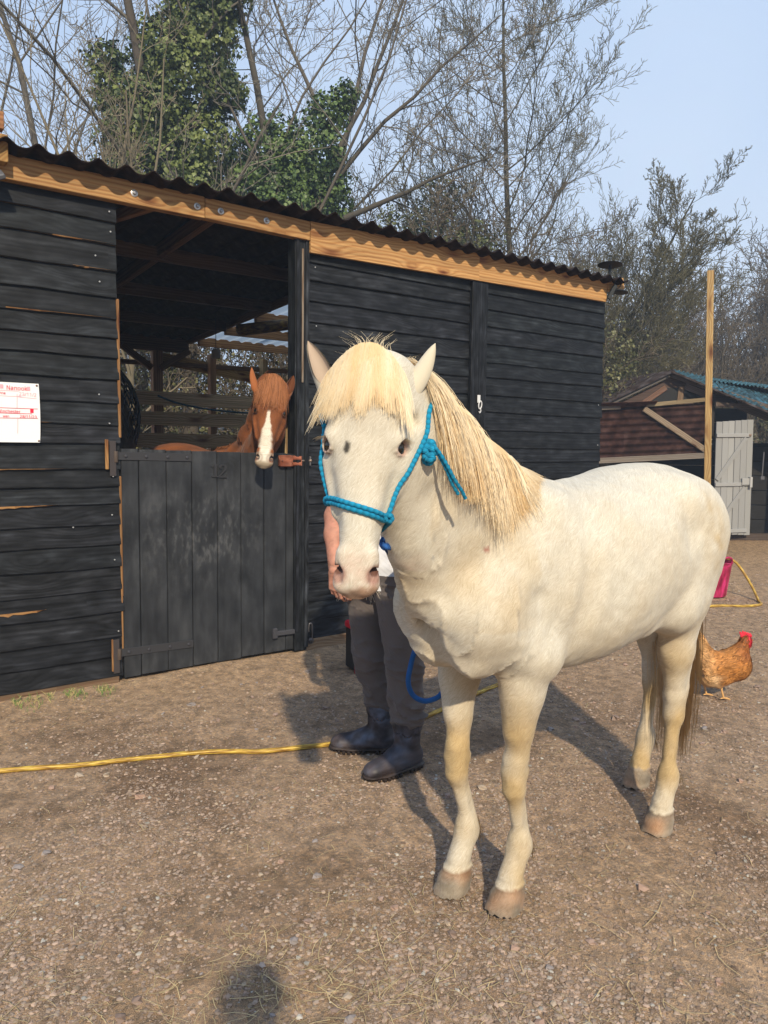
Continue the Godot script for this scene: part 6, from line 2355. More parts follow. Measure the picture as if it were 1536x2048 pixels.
# ------------------------------------------------------------------ the handler behind the white horse
func build_person() -> void:
	rng.seed = 81
	var t := thing("person", "person in pale t-shirt, dark joggers and navy ankle boots standing behind the white horse's head", "person", Vector3(0.0, 0, -3.38))
	var f := Vector3(-0.75, 0, 0.66).normalized()
	var r := Vector3(-f.z, 0, f.x)
	var pc := Vector3(-0.01, 0.88, 0.0)
	var sc := Vector3(-0.01, 1.36, 0.0)
	var rh := pc + r * 0.095 + Vector3(0, -0.03, 0)
	var lh := pc - r * 0.095 + Vector3(0, -0.03, 0)
	var rk := Vector3(-0.052, 0.46, -0.045)
	var lk := Vector3(0.098, 0.45, 0.115)
	var ra := Vector3(-0.004, 0.10, -0.055)
	var la := Vector3(0.112, 0.10, 0.140)
	var rs := sc + r * 0.175
	var ls := sc - r * 0.175
	var re := Vector3(-0.225, 1.075, -0.10)
	var rw := Vector3(-0.212, 0.848, 0.03)
	var le := ls + Vector3(0.10, -0.27, 0.02)
	var lw := Vector3(0.13, 0.98, 0.30)
	var hd := sc + Vector3(0, 0.215, 0) + f * 0.03
	# body: one skin from head to ankles
	var S := Field.new()
	S.cap(sc + Vector3(0, 0.0, 0), hd - Vector3(0, 0.05, 0), 0.055, 0.052, 0.03)
	S.cap(rs, ls, 0.055, 0.055, 0.05)
	S.cap(sc - Vector3(0, 0.08, 0), pc, 0.125, 0.120, 0.06, f, 0.7)
	for q in [[rs, re, rw], [ls, le, lw]]:
		S.cap(q[0], q[1], 0.052, 0.043, 0.03)
		S.cap(q[1], q[1].lerp(q[2], 0.35), 0.045, 0.046, 0.02)
		S.cap(q[1].lerp(q[2], 0.35), q[2], 0.046, 0.029, 0.02)
	for q in [[rh, rk, ra], [lh, lk, la]]:
		S.cap(q[0], q[1], 0.085, 0.055, 0.03)
		S.cap(q[1], q[2], 0.055, 0.038, 0.03)
	var skin := Color(0.44, 0.21, 0.148)
	var skc := func(p: Vector3, n: Vector3) -> Color: return skin * (1.0 + 0.16 * n3(p, 22.0) + 0.14 * n3(p, 60.0) + 0.10 * n3(p, 140.0))
	var g := Geo.new()
	S.net(g, Transform3D.IDENTITY, Vector3(-0.32, 0.05, -0.26), Vector3(0.34, 1.50, 0.42), 0.011, skc)
	# head with a face
	var up := Vector3.UP
	var N := Field.new()
	N.cap(sc, hd - up * 0.05, 0.056, 0.053, 0.02)
	N.ball(hd + up * 0.035 - f * 0.015, 0.088, 0.03, r, 0.86)
	N.cap(hd - up * 0.01 + f * 0.02, hd - up * 0.075 + f * 0.05, 0.066, 0.036, 0.03, r, 0.9)
	N.cap(hd - up * 0.005 + f * 0.085, hd - up * 0.032 + f * 0.096, 0.009, 0.012, 0.012)
	N.cap(hd + up * 0.022 + f * 0.078 - r * 0.035, hd + up * 0.022 + f * 0.078 + r * 0.035, 0.012, 0.012, 0.015)
	for s in [-1.0, 1.0]:
		N.ball(hd + up * 0.0 + f * 0.088 + r * 0.032 * s, 0.012, 0.01, Vector3.ZERO, 1.0, true)
		N.ball(hd + up * 0.0 + f * 0.072 + r * 0.032 * s, 0.012, 0.004)
		N.cap(hd + up * 0.012 + r * 0.078 * s - f * 0.012, hd - up * 0.025 + r * 0.076 * s - f * 0.008, 0.016, 0.011, 0.008, r, 0.45)
	N.cap(hd - up * 0.058 + f * 0.086 - r * 0.022, hd - up * 0.058 + f * 0.086 + r * 0.022, 0.007, 0.007, 0.008)
	var hc := func(p: Vector3, n: Vector3) -> Color:
		var q := p - hd
		var cc: Color = skc.call(p, n)
		if q.y > 0.065 - maxf(q.dot(f), -0.03) * -0.35 or (q.dot(f) < -0.01 and q.y > -0.05):
			cc = Color(0.10, 0.085, 0.07) * (1.0 + 0.3 * n3(p, 70.0))
		for s in [-1.0, 1.0]:
			if (q - f * 0.083 - r * 0.032 * s).length() < 0.007:
				cc = Color(0.03, 0.02, 0.02)
		if absf(q.y + 0.058) < 0.006 and q.dot(f) > 0.07:
			cc = Color(0.38, 0.13, 0.11)
		return cc
	N.net(g, Transform3D.IDENTITY, hd - Vector3.ONE * 0.16 + Vector3(0, 0.02, 0), hd + Vector3.ONE * 0.16, 0.005, hc)
	# hands
	var b := Vector3(-0.50, -0.1, 0.86).normalized()
	var kx := Vector3(0.86, 0, 0.50).normalized()
	hand(g, rw, Vector3(0.10, -1.0, 0.06).normalized(), b, kx, 0.75, skc)
	hand(g, lw, Vector3(-0.55, -0.35, 0.5).normalized(), Vector3(0.2, 0.9, 0.3).normalized(), Vector3(0.7, 0.2, 0.7).normalized(), 1.35, skc)
	part("body", g.mesh(), M.skin, t)
	# t-shirt
	var T := Field.new()
	T.cap(rs - r * 0.02, ls + r * 0.02, 0.068, 0.068, 0.06)
	T.cap(sc - up * 0.07, pc - up * 0.03, 0.150, 0.150, 0.06, f, 0.78)
	T.cap(sc - up * 0.28 + f * 0.03, pc + f * 0.03, 0.10, 0.115, 0.06)
	T.cap(pc - up * 0.02, pc - up * 0.14, 0.158, 0.172, 0.03, f, 0.86)
	for q in [[rs, re], [ls, le]]:
		T.cap(q[0], q[0].lerp(q[1], 0.62), 0.070, 0.066, 0.03)
	for k in 5:
		T.cap(pc + r * (0.12 - 0.05 * k) + f * 0.12 + up * 0.03 * k, pc - r * (0.03 + 0.02 * k) + f * 0.13 - up * (0.08 - 0.03 * k), 0.008, 0.007, 0.03)
	T.ball(sc + up * 0.075, 0.066, 0.01, Vector3.ZERO, 1.0, true)
	var tg := Geo.new()
	var tc := func(p: Vector3, n: Vector3) -> Color: return Color(0.60, 0.61, 0.64) * (1.0 + 0.05 * n3(p, 8.0))
	T.net(tg, Transform3D.IDENTITY, Vector3(-0.36, 0.775, -0.30), Vector3(0.36, 1.50, 0.36), 0.010, tc)
	emboss(tg, 0, func(p: Vector3) -> float:
		var a := 1.0 - absf(n3(Vector3(p.x * 1.2, p.y * 0.8 + p.x * 0.7, p.z * 1.2), 6.0))
		return 0.010 * (pow(a, 4.0) - 0.3) + 0.003 * n3(p, 14.0))
	part("t_shirt", tg.mesh(), M.cloth, t)
	# joggers with gathered cuffs
	var J := Field.new()
	J.cap(rh + up * 0.05, lh + up * 0.05, 0.118, 0.118, 0.06, f, 0.95)
	for q in [[rh, rk, ra, 0.0], [lh, lk, la, 1.0]]:
		var sgn := 1.0 if q[3] == 0.0 else -1.0
		J.cap(q[0], q[1], 0.106, 0.080, 0.04)
		J.cap(q[1], q[2] + up * 0.13, 0.078, 0.068, 0.03)
		for k in 4:
			var y: float = 0.212 + k * 0.032
			var cc2: Vector3 = q[2] + Vector3(0.004 * sin(k * 2.0), y - 0.10, 0.004 * cos(k * 3.0))
			J.cap(cc2 - kx * 0.03 + up * 0.008 * sin(k * 4.0), cc2 + kx * 0.03 - up * 0.010 * sin(k * 2.6), 0.050 + 0.010 * (k % 2), 0.049 + 0.008 * (k % 2), 0.006, up, 0.42)
		J.cap(q[2] + up * 0.11, q[2] + up * 0.065, 0.043, 0.042, 0.006)
		J.cap(q[0] + r * 0.09 * sgn + f * 0.03, q[1] + r * 0.05 * sgn + up * 0.05, 0.010, 0.006, 0.05)
		J.cap(q[1] + f * 0.06 + up * 0.06, q[1] - up * 0.12 + f * 0.05 + r * 0.02, 0.012, 0.006, 0.04)
		J.cap(q[1] + f * 0.05 - up * 0.05 - r * 0.03, q[2] + up * 0.2 + f * 0.035, 0.010, 0.010, 0.03)
	var jg := Geo.new()
	var jc := func(p: Vector3, n: Vector3) -> Color: return Color(0.105, 0.088, 0.082) * (1.0 + 0.15 * n3(p, 6.0))
	J.net(jg, Transform3D.IDENTITY, Vector3(-0.28, 0.15, -0.28), Vector3(0.30, 0.85, 0.34), 0.009, jc)
	emboss(jg, 0, func(p: Vector3) -> float:
		var k := 0.35 + 0.9 * exp(-pow((p.y - 0.26) / 0.10, 2.0)) + 0.5 * exp(-pow((p.y - 0.47) / 0.07, 2.0)) + 0.5 * smoothstep(0.66, 0.8, p.y)
		var a := 1.0 - absf(n3(Vector3(p.x * 0.7, p.y * 1.7 + p.x * 0.5, p.z * 0.7), 8.0))
		return k * (0.009 * (pow(a, 4.0) - 0.3) + 0.003 * n3(p, 16.0)))
	part("joggers", jg.mesh(), M.cloth, t)
	# ankle boots
	var fr := Vector3(-0.245, 0, 0.004).normalized()
	var fl := Vector3(-0.163, 0, 0.135).normalized()
	for q in [[ra, fr], [la, fl]]:
		var a: Vector3 = Vector3(q[0].x, 0, q[0].z)
		var d: Vector3 = q[1]
		var B := Field.new()
		B.cap(a + up * 0.07, a + up * 0.205, 0.053, 0.064, 0.03)
		B.cap(a - d * 0.035 + up * 0.055, a + d * 0.06 + up * 0.055, 0.046, 0.046, 0.03)
		B.cap(a + d * 0.05 + up * 0.060, a + d * 0.175 + up * 0.046, 0.046, 0.036, 0.04, up, 0.85)
		B.cap(a + d * 0.10 + up * 0.038, a + d * 0.185 + up * 0.036, 0.046, 0.043, 0.03, up, 0.62)
		B.cap(a + up * 0.197, a + up * 0.208, 0.0665, 0.0675, 0.004)
		B.cap(a + up * 0.175, a + up * 0.30, 0.056, 0.066, 0.004, Vector3.ZERO, 1.0, true)
		var bc := func(p: Vector3, n: Vector3) -> Color:
			var q2 := p - a
			var k := clampf(n3(p, 16.0) * 0.7 + 0.25 + clampf(q2.dot(d) * 3.0, -0.2, 0.3) - q2.y * 1.6, 0.0, 1.0)
			return Color(0.125, 0.165, 0.235).lerp(Color(0.19, 0.175, 0.155), k * 0.55)
		var bg := Geo.new()
		B.net(bg, Transform3D.IDENTITY, a + Vector3(-0.26, 0.012, -0.22), a + Vector3(0.26, 0.24, 0.26), 0.007, bc)
		var bt := part("boot", bg.mesh(), M.rubber, t)
		# sole with cleats
		var L := Field.new()
		L.cap(a - d * 0.04 + up * 0.016, a + d * 0.03 + up * 0.016, 0.050, 0.046, 0.01, up, 0.3)
		L.cap(a + d * 0.03 + up * 0.016, a + d * 0.13 + up * 0.016, 0.046, 0.055, 0.01, up, 0.28)
		L.cap(a + d * 0.13 + up * 0.017, a + d * 0.19 + up * 0.019, 0.055, 0.046, 0.01, up, 0.28)
		var sg := Geo.new()
		L.net(sg, Transform3D.IDENTITY, a + Vector3(-0.28, 0.0, -0.24), a + Vector3(0.28, 0.04, 0.28), 0.005, func(p: Vector3, n: Vector3) -> Color: return Color(0.085, 0.078, 0.07) * (1.0 + 0.3 * n3(p, 30.0)))
		var sd := Vector3(-d.z, 0, d.x)
		for k in 12:
			for s in [-1.0, 1.0]:
				var x := -0.055 + k * 0.022
				if absf(x - 0.045) < 0.016:
					continue
				var w := 0.045 + 0.006 * smoothstep(0.04, 0.12, x) - 0.03 * smoothstep(0.16, 0.22, x) - 0.012 * smoothstep(-0.02, -0.06, x)
				sg.box(Transform3D(Basis(d, up, d.cross(up)), a + d * x + sd * w * s + up * 0.006), Vector3(0.013, 0.016, 0.018), 0.002, Color(0.07, 0.063, 0.055))
		part("sole", sg.mesh(), M.rubber, bt)

func hand(g: Geo, w: Vector3, dn: Vector3, b: Vector3, kx: Vector3, curl: float, col: Callable) -> void:
	# dn: along the hand, b: out of its back, kx: from little finger to index
	b = (b - dn * b.dot(dn)).normalized()
	kx = (kx - dn * kx.dot(dn) - b * kx.dot(b)).normalized()
	var F := Field.new()
	F.cap(w - dn * 0.03, w + dn * 0.01, 0.029, 0.027, 0.015, b, 0.8)
	for k in 4:
		var o: float = [0.030, 0.010, -0.010, -0.029][k]
		var kn: Vector3 = w + dn * ([0.086, 0.090, 0.086, 0.078][k]) + kx * o
		F.cap(w + dn * 0.012 + kx * o * 0.55, kn, 0.0165, 0.0115, 0.012)
	F.cap(w + dn * 0.02 + kx * 0.018, w + dn * 0.055 + kx * 0.026 - b * 0.010, 0.017, 0.013, 0.015)
	F.net(g, Transform3D.IDENTITY, w + dn * 0.05 - Vector3.ONE * 0.09, w + dn * 0.05 + Vector3.ONE * 0.09, 0.0032, col)
	for k in 4:
		var o: float = [0.030, 0.010, -0.010, -0.029][k]
		var L: float = [0.074, 0.082, 0.076, 0.060][k]
		var kn: Vector3 = w + dn * ([0.086, 0.090, 0.086, 0.078][k]) + kx * o
		var Q := Field.new()
		var p := kn - dn * 0.012
		var q := kn
		var rad := 0.0098 if k < 3 else 0.0085
		Q.cap(p, q, 0.011, rad, 0.004)
		var a := 0.18
		for j in 3:
			a += curl * ([0.34, 0.62, 0.42][j]) * (1.0 + 0.10 * k)
			var dd := (dn * cos(a) - b * sin(a) + kx * 0.05 * (1 - k)).normalized()
			var e: Vector3 = q + dd * L * ([0.46, 0.30, 0.24][j])
			Q.cap(q, e, rad, rad * 0.92, 0.003)
			q = e
			rad *= 0.92
		Q.net(g, Transform3D.IDENTITY, kn - Vector3.ONE * 0.1, kn + Vector3.ONE * 0.1, 0.0032, col)
	# thumb from the side of the palm
	var P := Field.new()
	var t0 := w + dn * 0.030 + kx * 0.026 - b * 0.006
	var t1 := t0 + (dn * 0.75 + kx * 0.55 - b * 0.25).normalized() * 0.040
	var t2 := t1 + (dn * 0.95 + kx * 0.15 - b * 0.30).normalized() * 0.032
	var t3 := t2 + (dn * 0.95 - kx * 0.05 - b * 0.35).normalized() * 0.024
	P.cap(t0, t1, 0.0145, 0.0115, 0.006)
	P.cap(t1, t2, 0.0115, 0.0105, 0.003)
	P.cap(t2, t3, 0.0105, 0.0088, 0.003)
	P.net(g, Transform3D.IDENTITY, t1 - Vector3.ONE * 0.09, t1 + Vector3.ONE * 0.09, 0.0032, col)

# whoever takes the photograph: stands behind the lens, only the shadow of the head reaches into view
func build_photographer() -> void:
	var t := thing("person", "person taking the photograph whose head casts the dark shadow at the bottom edge", "person", Vector3(0.05, 0, 0.36))
	var S := Field.new()
	S.ball(Vector3(0, 1.535, 0), 0.088, 0.03)
	S.cap(Vector3(0, 1.50, -0.03), Vector3(0, 1.45, -0.04), 0.062, 0.045, 0.03)
	S.cap(Vector3(0, 1.44, 0.01), Vector3(0, 1.32, 0.02), 0.055, 0.06, 0.03)
	S.cap(Vector3(-0.16, 1.30, 0.02), Vector3(0.16, 1.30, 0.02), 0.06, 0.06, 0.05)
	for s in [-1.0, 1.0]:
		S.cap(Vector3(0.18 * s, 1.29, 0.02), Vector3(0.20 * s, 1.04, -0.04), 0.05, 0.042, 0.03)
		S.cap(Vector3(0.20 * s, 1.04, -0.04), Vector3(0.07 * s, 1.22, -0.20), 0.042, 0.03, 0.03)
		S.cap(Vector3(0.07 * s, 1.22, -0.20), Vector3(0.05 * s, 1.28, -0.23), 0.03, 0.022, 0.02)
	S.cap(Vector3(0, 1.24, 0.02), Vector3(0, 0.92, 0.02), 0.12, 0.12, 0.06)
	for s in [-1.0, 1.0]:
		S.cap(Vector3(0.09 * s, 0.88, 0.02), Vector3(0.10 * s, 0.46, 0.0), 0.09, 0.06, 0.04)
		S.cap(Vector3(0.10 * s, 0.46, 0.0), Vector3(0.10 * s, 0.08, 0.03), 0.058, 0.042, 0.03)
		S.cap(Vector3(0.10 * s, 0.05, 0.05), Vector3(0.11 * s, 0.04, -0.14), 0.045, 0.038, 0.03)
	var g := Geo.new()
	S.net(g, Transform3D.IDENTITY, Vector3(-0.32, 0.0, -0.34), Vector3(0.32, 1.68, 0.24), 0.014, func(p: Vector3, n: Vector3) -> Color:
		if p.y > 1.54 or (p.y > 1.42 and p.z > 0.01):
			return Color(0.08, 0.06, 0.045)
		if p.y > 1.36 or (p.z < -0.17 and p.y > 1.0):
			return Color(0.46, 0.24, 0.17)
		return Color(0.06, 0.08, 0.12) if p.y > 0.86 else (Color(0.05, 0.055, 0.075) if p.y > 0.11 else Color(0.04, 0.035, 0.03)))
	part("body", g.mesh(), M.cloth, t)

# ------------------------------------------------------------------ hen
func build_hen() -> void:
	rng.seed = 91
	var t := thing("hen", "ginger hen with red comb walking behind the white horse's tail", "hen", Vector3(1.90, 0, -4.25), deg_to_rad(4.0))
	var F := Field.new()
	var Z := Vector3(0, 0, 1)
	F.cap(Vector3(-0.055, 0.195, 0), Vector3(0.085, 0.190, 0), 0.066, 0.080, 0.04)
	F.ball(Vector3(0.098, 0.180, 0), 0.074, 0.04)
	F.cap(Vector3(0.100, 0.235, 0), Vector3(0.142, 0.310, 0), 0.058, 0.031, 0.04)
	F.ball(Vector3(0.150, 0.330, 0), 0.026, 0.02)
	F.cap(Vector3(-0.06, 0.225, 0), Vector3(-0.118, 0.350, 0), 0.042, 0.018, 0.04, Z, 0.55)
	F.ball(Vector3(-0.055, 0.125, 0.0), 0.066, 0.03)
	F.ball(Vector3(0.02, 0.125, 0.0), 0.060, 0.04)
	for s in [-1.0, 1.0]:
		F.cap(Vector3(0.065, 0.205, 0.068 * s), Vector3(-0.09, 0.165, 0.060 * s), 0.054, 0.022, 0.004, Z, 0.36)
		F.cap(Vector3(0.0, 0.115, 0.035 * s), Vector3(-0.012, 0.075, 0.035 * s), 0.035, 0.016, 0.02)
	var hcol := func(p: Vector3, n: Vector3) -> Color:
		var a := n3(p, 30.0)
		var c := Color(0.44, 0.19, 0.055)
		c = c.lerp(Color(0.30, 0.105, 0.03), smoothstep(0.05, 0.13, p.x) * smoothstep(0.19, 0.26, p.y))
		c = c.lerp(Color(0.60, 0.40, 0.22), smoothstep(0.02, -0.05, p.x) * smoothstep(0.18, 0.12, p.y))
		c = c.lerp(Color(0.55, 0.32, 0.14), smoothstep(-0.02, -0.09, p.x) * 0.8)
		if p.x > 0.14 and p.y > 0.305:
			c = c.lerp(Color(0.55, 0.03, 0.045), smoothstep(0.148, 0.160, p.x))
		return c * (1.0 + 0.25 * a)
	var g := Geo.new()
	F.net(g, Transform3D.IDENTITY, Vector3(-0.17, 0.04, -0.13), Vector3(0.21, 0.40, 0.13), 0.0065, hcol)
	part("body", g.mesh(), M.coat, t)
	part("feathers", coat_hair(g, 3800, 0.024, 0.0066, func(p: Vector3) -> Vector3: return Vector3(-1.0, -0.9 if p.y > 0.24 and p.x > 0.0 else (-0.35 if p.x > -0.06 else 0.5), 0), 7, 0.24), M.hair, t).set_meta("kind", "stuff")
	# tail feathers
	for k in 6:
		var tg := Geo.new()
		var z := (k - 2.5) * 0.008
		var p := PackedVector3Array([Vector3(-0.075, 0.24, z * 0.5), Vector3(-0.098 - 0.006 * k, 0.31, z), Vector3(-0.112 - 0.010 * k, 0.375 - 0.008 * k, z * 1.5)])
		tg.hair(p, 0.030, 0.016, Vector3(1, 0.3, 0).normalized(), Vector3(0, 0, 1), Color(0.46, 0.24, 0.09), Color(0.55, 0.36, 0.2))
		part("tail_feather", tg.mesh(), M.hair, t)
	# comb, wattle, beak, eye
	var red := Color(0.62, 0.025, 0.05)
	var cf := Field.new()
	for k in 5:
		cf.cap(Vector3(0.122 + k * 0.013, 0.352, 0), Vector3(0.112 + k * 0.0145, 0.378 - 0.0045 * absf(k - 1.0), 0), 0.009, 0.0055, 0.006, Z, 0.5)
	var cg := Geo.new()
	var rc := func(p: Vector3, n: Vector3) -> Color: return red * (1.0 + 0.2 * n3(p, 60.0))
	cf.net(cg, Transform3D.IDENTITY, Vector3(0.09, 0.33, -0.02), Vector3(0.20, 0.40, 0.02), 0.0028, rc)
	part("comb", cg.mesh(), M.skin, t)
	for s in [-1.0, 1.0]:
		var wf := Field.new()
		wf.cap(Vector3(0.166, 0.318, 0.010 * s), Vector3(0.164, 0.297, 0.012 * s), 0.008, 0.011, 0.004, Z, 0.45)
		var wg := Geo.new()
		wf.net(wg, Transform3D.IDENTITY, Vector3(0.14, 0.27, -0.03), Vector3(0.19, 0.34, 0.03), 0.0028, rc)
		part("wattle", wg.mesh(), M.skin, t)
		var eg := Geo.new()
		eg.lathe(Vector3(0.158, 0.336, 0.022 * s), Vector3(0, 0, s), eye_rows(0.0045), 10, Color(0.02, 0.012, 0.01))
		part("eye", eg.mesh(), M.gloss, t)
	var bk := Geo.new()
	bk.lathe(Vector3(0.168, 0.331, 0), Vector3(1, -0.22, 0).normalized(), [[0, 0.0095], [0.012, 0.0065], [0.022, 0.002], [0.024, 0.0]], 10, Color(0.50, 0.26, 0.09))
	part("beak", bk.mesh(), M.plain, t)
	# legs with toes
	for q in [[-0.052, -0.035], [0.012, 0.035]]:
		var lg := Geo.new()
		var oc := Color(0.62, 0.36, 0.14)
		lg.tube([Vector3(q[0] - 0.012, 0.095, q[1]), Vector3(q[0] - 0.010, 0.055, q[1]), Vector3(q[0] + 0.004, 0.008, q[1])], [0.009, 0.0058, 0.0055], 8, [oc, oc, oc])
		for a in [-0.5, 0.0, 0.5, PI]:
			var d := Vector3(cos(a), 0, sin(a))
			var l := 0.036 if a < 3.0 else 0.018
			lg.tube([Vector3(q[0] + 0.004, 0.008, q[1]), Vector3(q[0] + 0.004, 0.006, q[1]) + d * l * 0.6, Vector3(q[0] + 0.004, 0.003, q[1]) + d * l], [0.005, 0.004, 0.0018], 6, [oc, oc, oc])
		part("leg", lg.mesh(), M.plain, t)

# ------------------------------------------------------------------ small things in the yard and on the stable
func stable_thing(called: String, label: String, cat: String, at := Vector3.ZERO) -> Node3D:
	var b := Basis(Vector3.UP, deg_to_rad(37.0))
	return thing(called, label, cat, Vector3(-1.534, 0, -4.449) + b * at, deg_to_rad(37.0))

func path_tube(g: Geo, pts: Array, r0: float, r1: float, sides: int, col: Color, step := 0.03, us := 1.0) -> void:
	var pa := []
	var rr := []
	var cc := []
	var m := pts.size()
	for i in m - 1:
		var a: Vector3 = pts[maxi(i - 1, 0)]
		var b: Vector3 = pts[i]
		var d: Vector3 = pts[i + 1]
		var e: Vector3 = pts[mini(i + 2, m - 1)]
		var n := clampi(int(b.distance_to(d) / step), 2, 60)
		for k in n + (1 if i == m - 2 else 0):
			pa.append(b.cubic_interpolate(d, a, e, k / float(n)))
			rr.append(lerpf(r0, r1, (i + k / float(n)) / (m - 1)))
			cc.append(col * (1.0 + 0.14 * n3(pa[-1], 14.0)))
	g.tube(pa, rr, sides, cc, true, us)

func word(t: Node3D, s: String, u: float, y: float, hgt: float, rot := 0.0, mt: Material = null) -> void:
	var tm := TextMesh.new()
	var sf := SystemFont.new()
	sf.font_names = PackedStringArray(["Droid Sans"])
	tm.font = sf
	tm.text = s
	tm.font_size = 32
	tm.pixel_size = hgt / 23.0
	tm.depth = 0.0006
	tm.horizontal_alignment = HORIZONTAL_ALIGNMENT_LEFT
	var o := part("lettering", tm, mt, t)
	o.position = Vector3(u, y, 0.0022)
	o.rotation.z = rot

func build_small_things() -> void:
	rng.seed = 101
	# yellow hose
	var hp := [[-2.6, -2.75], [-2.1, -2.95], [-1.6, -3.12], [-1.32, -3.2], [-1.08, -3.29], [-0.82, -3.37], [-0.66, -3.385], [-0.55, -3.38], [-0.37, -3.42], [-0.22, -3.49], [-0.05, -3.60], [0.07, -3.69], [0.29, -3.94], [0.57, -4.26], [1.08, -4.83], [1.7, -5.5], [2.3, -6.25], [2.7, -6.66], [2.95, -6.74], [3.22, -6.76], [3.40, -6.84], [3.47, -7.02]]
	var pts := []
	for p in hp:
		pts.append(Vector3(p[0], ground_y(p[0], p[1]) + 0.012, p[1]))
	for p in [Vector3(3.50, 0.09, -7.20), Vector3(3.46, 0.21, -7.30), Vector3(3.38, 0.32, -7.33), Vector3(3.28, 0.355, -7.33), Vector3(3.20, 0.31, -7.32), Vector3(3.16, 0.15, -7.31)]:
		pts.append(p)
	var hg := Geo.new()
	path_tube(hg, pts, 0.0105, 0.0125, 10, Color(0.98, 0.80, 0.15))
	var hs := part("garden_hose", hg.mesh(), M.rubber)
	tag(hs, "yellow garden hose lying across the gravel and into the pink bucket", "hose")
	# pink bucket
	var bk := thing("bucket", "pink flexible bucket with the yellow hose in it behind the white horse", "bucket", Vector3(3.13, 0, -7.31), 0.4)
	var bg := Geo.new()
	var pink := Color(0.85, 0.06, 0.28)
	bg.lathe(Vector3.ZERO, Vector3.UP, [[0.004, 0.0], [0.0, 0.145], [0.008, 0.155], [0.30, 0.192], [0.325, 0.202], [0.333, 0.202], [0.335, 0.195], [0.30, 0.186], [0.012, 0.148], [0.010, 0.0]], 40, pink)
	part("tub", bg.mesh(), M.rubber, bk)
	for s in [-1.0, 1.0]:
		var gg := Geo.new()
		path_tube(gg, [Vector3(-0.07, 0.325, 0.186 * s), Vector3(-0.06, 0.37, 0.20 * s), Vector3(0.0, 0.392, 0.212 * s), Vector3(0.06, 0.37, 0.20 * s), Vector3(0.07, 0.325, 0.186 * s)], 0.011, 0.011, 8, pink)
		part("handle", gg.mesh(), M.rubber, bk)
	# black and red box behind the person's legs
	var cr := thing("tool_box", "black box with red trim standing on the ground behind the person's legs", "box", Vector3(-0.09, 0, -4.72), 0.5)
	one_box("case", cr, Vector3(0, 0.14, 0), Vector3(0.24, 0.26, 0.16), M.plain, Color(0.02, 0.02, 0.022), 0.012)
	one_box("lid", cr, Vector3(0, 0.285, 0), Vector3(0.25, 0.045, 0.17), M.plain, Color(0.50, 0.015, 0.03), 0.012)
	for x in [-0.10, 0.10]:
		one_box("clasp", cr, Vector3(x, 0.245, 0.087), Vector3(0.035, 0.075, 0.014), M.plain, Color(0.50, 0.015, 0.03), 0.004)
		one_box("corner_trim", cr, Vector3(x * 1.14, 0.10, 0.072), Vector3(0.022, 0.20, 0.026), M.plain, Color(0.42, 0.012, 0.025), 0.005)
	# whiteboard sheet pinned to the wall, red handwriting
	var sg := stable_thing("notice", "white sheet with red handwriting pinned to the black boards at the left edge", "notice", Vector3(0, 0, 0.043))
	var pg := Geo.new()
	for i in 17:
		var x := lerpf(-1.12, -0.432, i / 16.0)
		for j in 9:
			var y := lerpf(1.388, 1.700, j / 8.0)
			var edge := pow(absf(j / 4.0 - 1.0), 2.0)
			pg.vert(Vector3(x + 0.004 * (1.0 - edge) * (i / 16.0), y, 0.0), Vector3(0, 0, 1), Vector2(x, y), Color(0.80, 0.81, 0.82))
	for i in 16:
		for j in 8:
			var a := i * 9 + j
			pg.idx.append_array(PackedInt32Array([a, a + 1, a + 10, a, a + 10, a + 9]))
	part("sheet", pg.mesh(), M.paper, sg)
	var redm := mat(0.6, null, null, 0.0, false)
	redm.albedo_color = Color(0.86, 0.16, 0.28)
	var faint := mat(0.6, null, null, 0.0, false)
	faint.albedo_color = Color(0.93, 0.66, 0.70)
	word(sg, "Nanook", -0.592, 1.672, 0.021, -0.015, redm)
	word(sg, "♡", -0.622, 1.674, 0.016, 0.0, faint)
	word(sg, "♡", -0.492, 1.669, 0.016, 0.0, faint)
	word(sg, "anne", -0.636, 1.644, 0.013, -0.02, redm)
	word(sg, "23/11/2", -0.531, 1.642, 0.018, -0.03, faint)
	word(sg, "Winchester", -0.638, 1.549, 0.016, 0.0, redm)
	word(sg, "☺", -0.478, 1.552, 0.016, 0.0, redm)
	word(sg, "wen", -0.612, 1.524, 0.012, 0.01, redm)
	word(sg, "28/11/23", -0.530, 1.524, 0.015, -0.01, redm)
	for d in [[-0.78, 1.657, 0.5, 0.0016, 0.0], [-0.70, 1.628, 0.36, 0.0014, 0.01], [-0.49, 1.624, 0.09, 0.0014, -0.06], [-0.62, 1.567, 0.36, 0.0022, 0.0], [-0.70, 1.540, 0.46, 0.0024, 0.0], [-0.62, 1.514, 0.36, 0.002, 0.02]]:
		one_box("ruled_line", sg, Vector3(d[0], d[1], 0.0022), Vector3(d[2], d[3], 0.0006), redm if d[3] > 0.0019 else faint, Color.WHITE, 0.0002, Vector3(0, 0, d[4]))
	for d in [[1.605, 0.075], [1.477, 0.085]]:
		one_box("ruled_line", sg, Vector3(-0.541, d[0], 0.0022), Vector3(0.0024, d[1], 0.0006), faint, Color.WHITE, 0.0002, Vector3(0, 0, -0.03))
	for d in [[-0.442, 1.690], [-0.438, 1.397], [-1.11, 1.690], [-1.11, 1.397]]:
		var g := Geo.new()
		g.lathe(Vector3(d[0], d[1], 0.001), Vector3(0, 0, 1), [[0, 0.0055], [0.003, 0.005], [0.004, 0.0]], 10, Color(0.16, 0.09, 0.06))
		part("pin", g.mesh(), M.metal, sg)
	# clip on the batten
	var cl := stable_thing("snap_hook", "white snap hook hanging on the dark vertical batten", "hook", Vector3(2.787, 1.72, 0.064))
	one_box("plate", cl, Vector3(0, 0.045, 0), Vector3(0.030, 0.060, 0.006), M.plain, Color(0.62, 0.63, 0.64), 0.003)
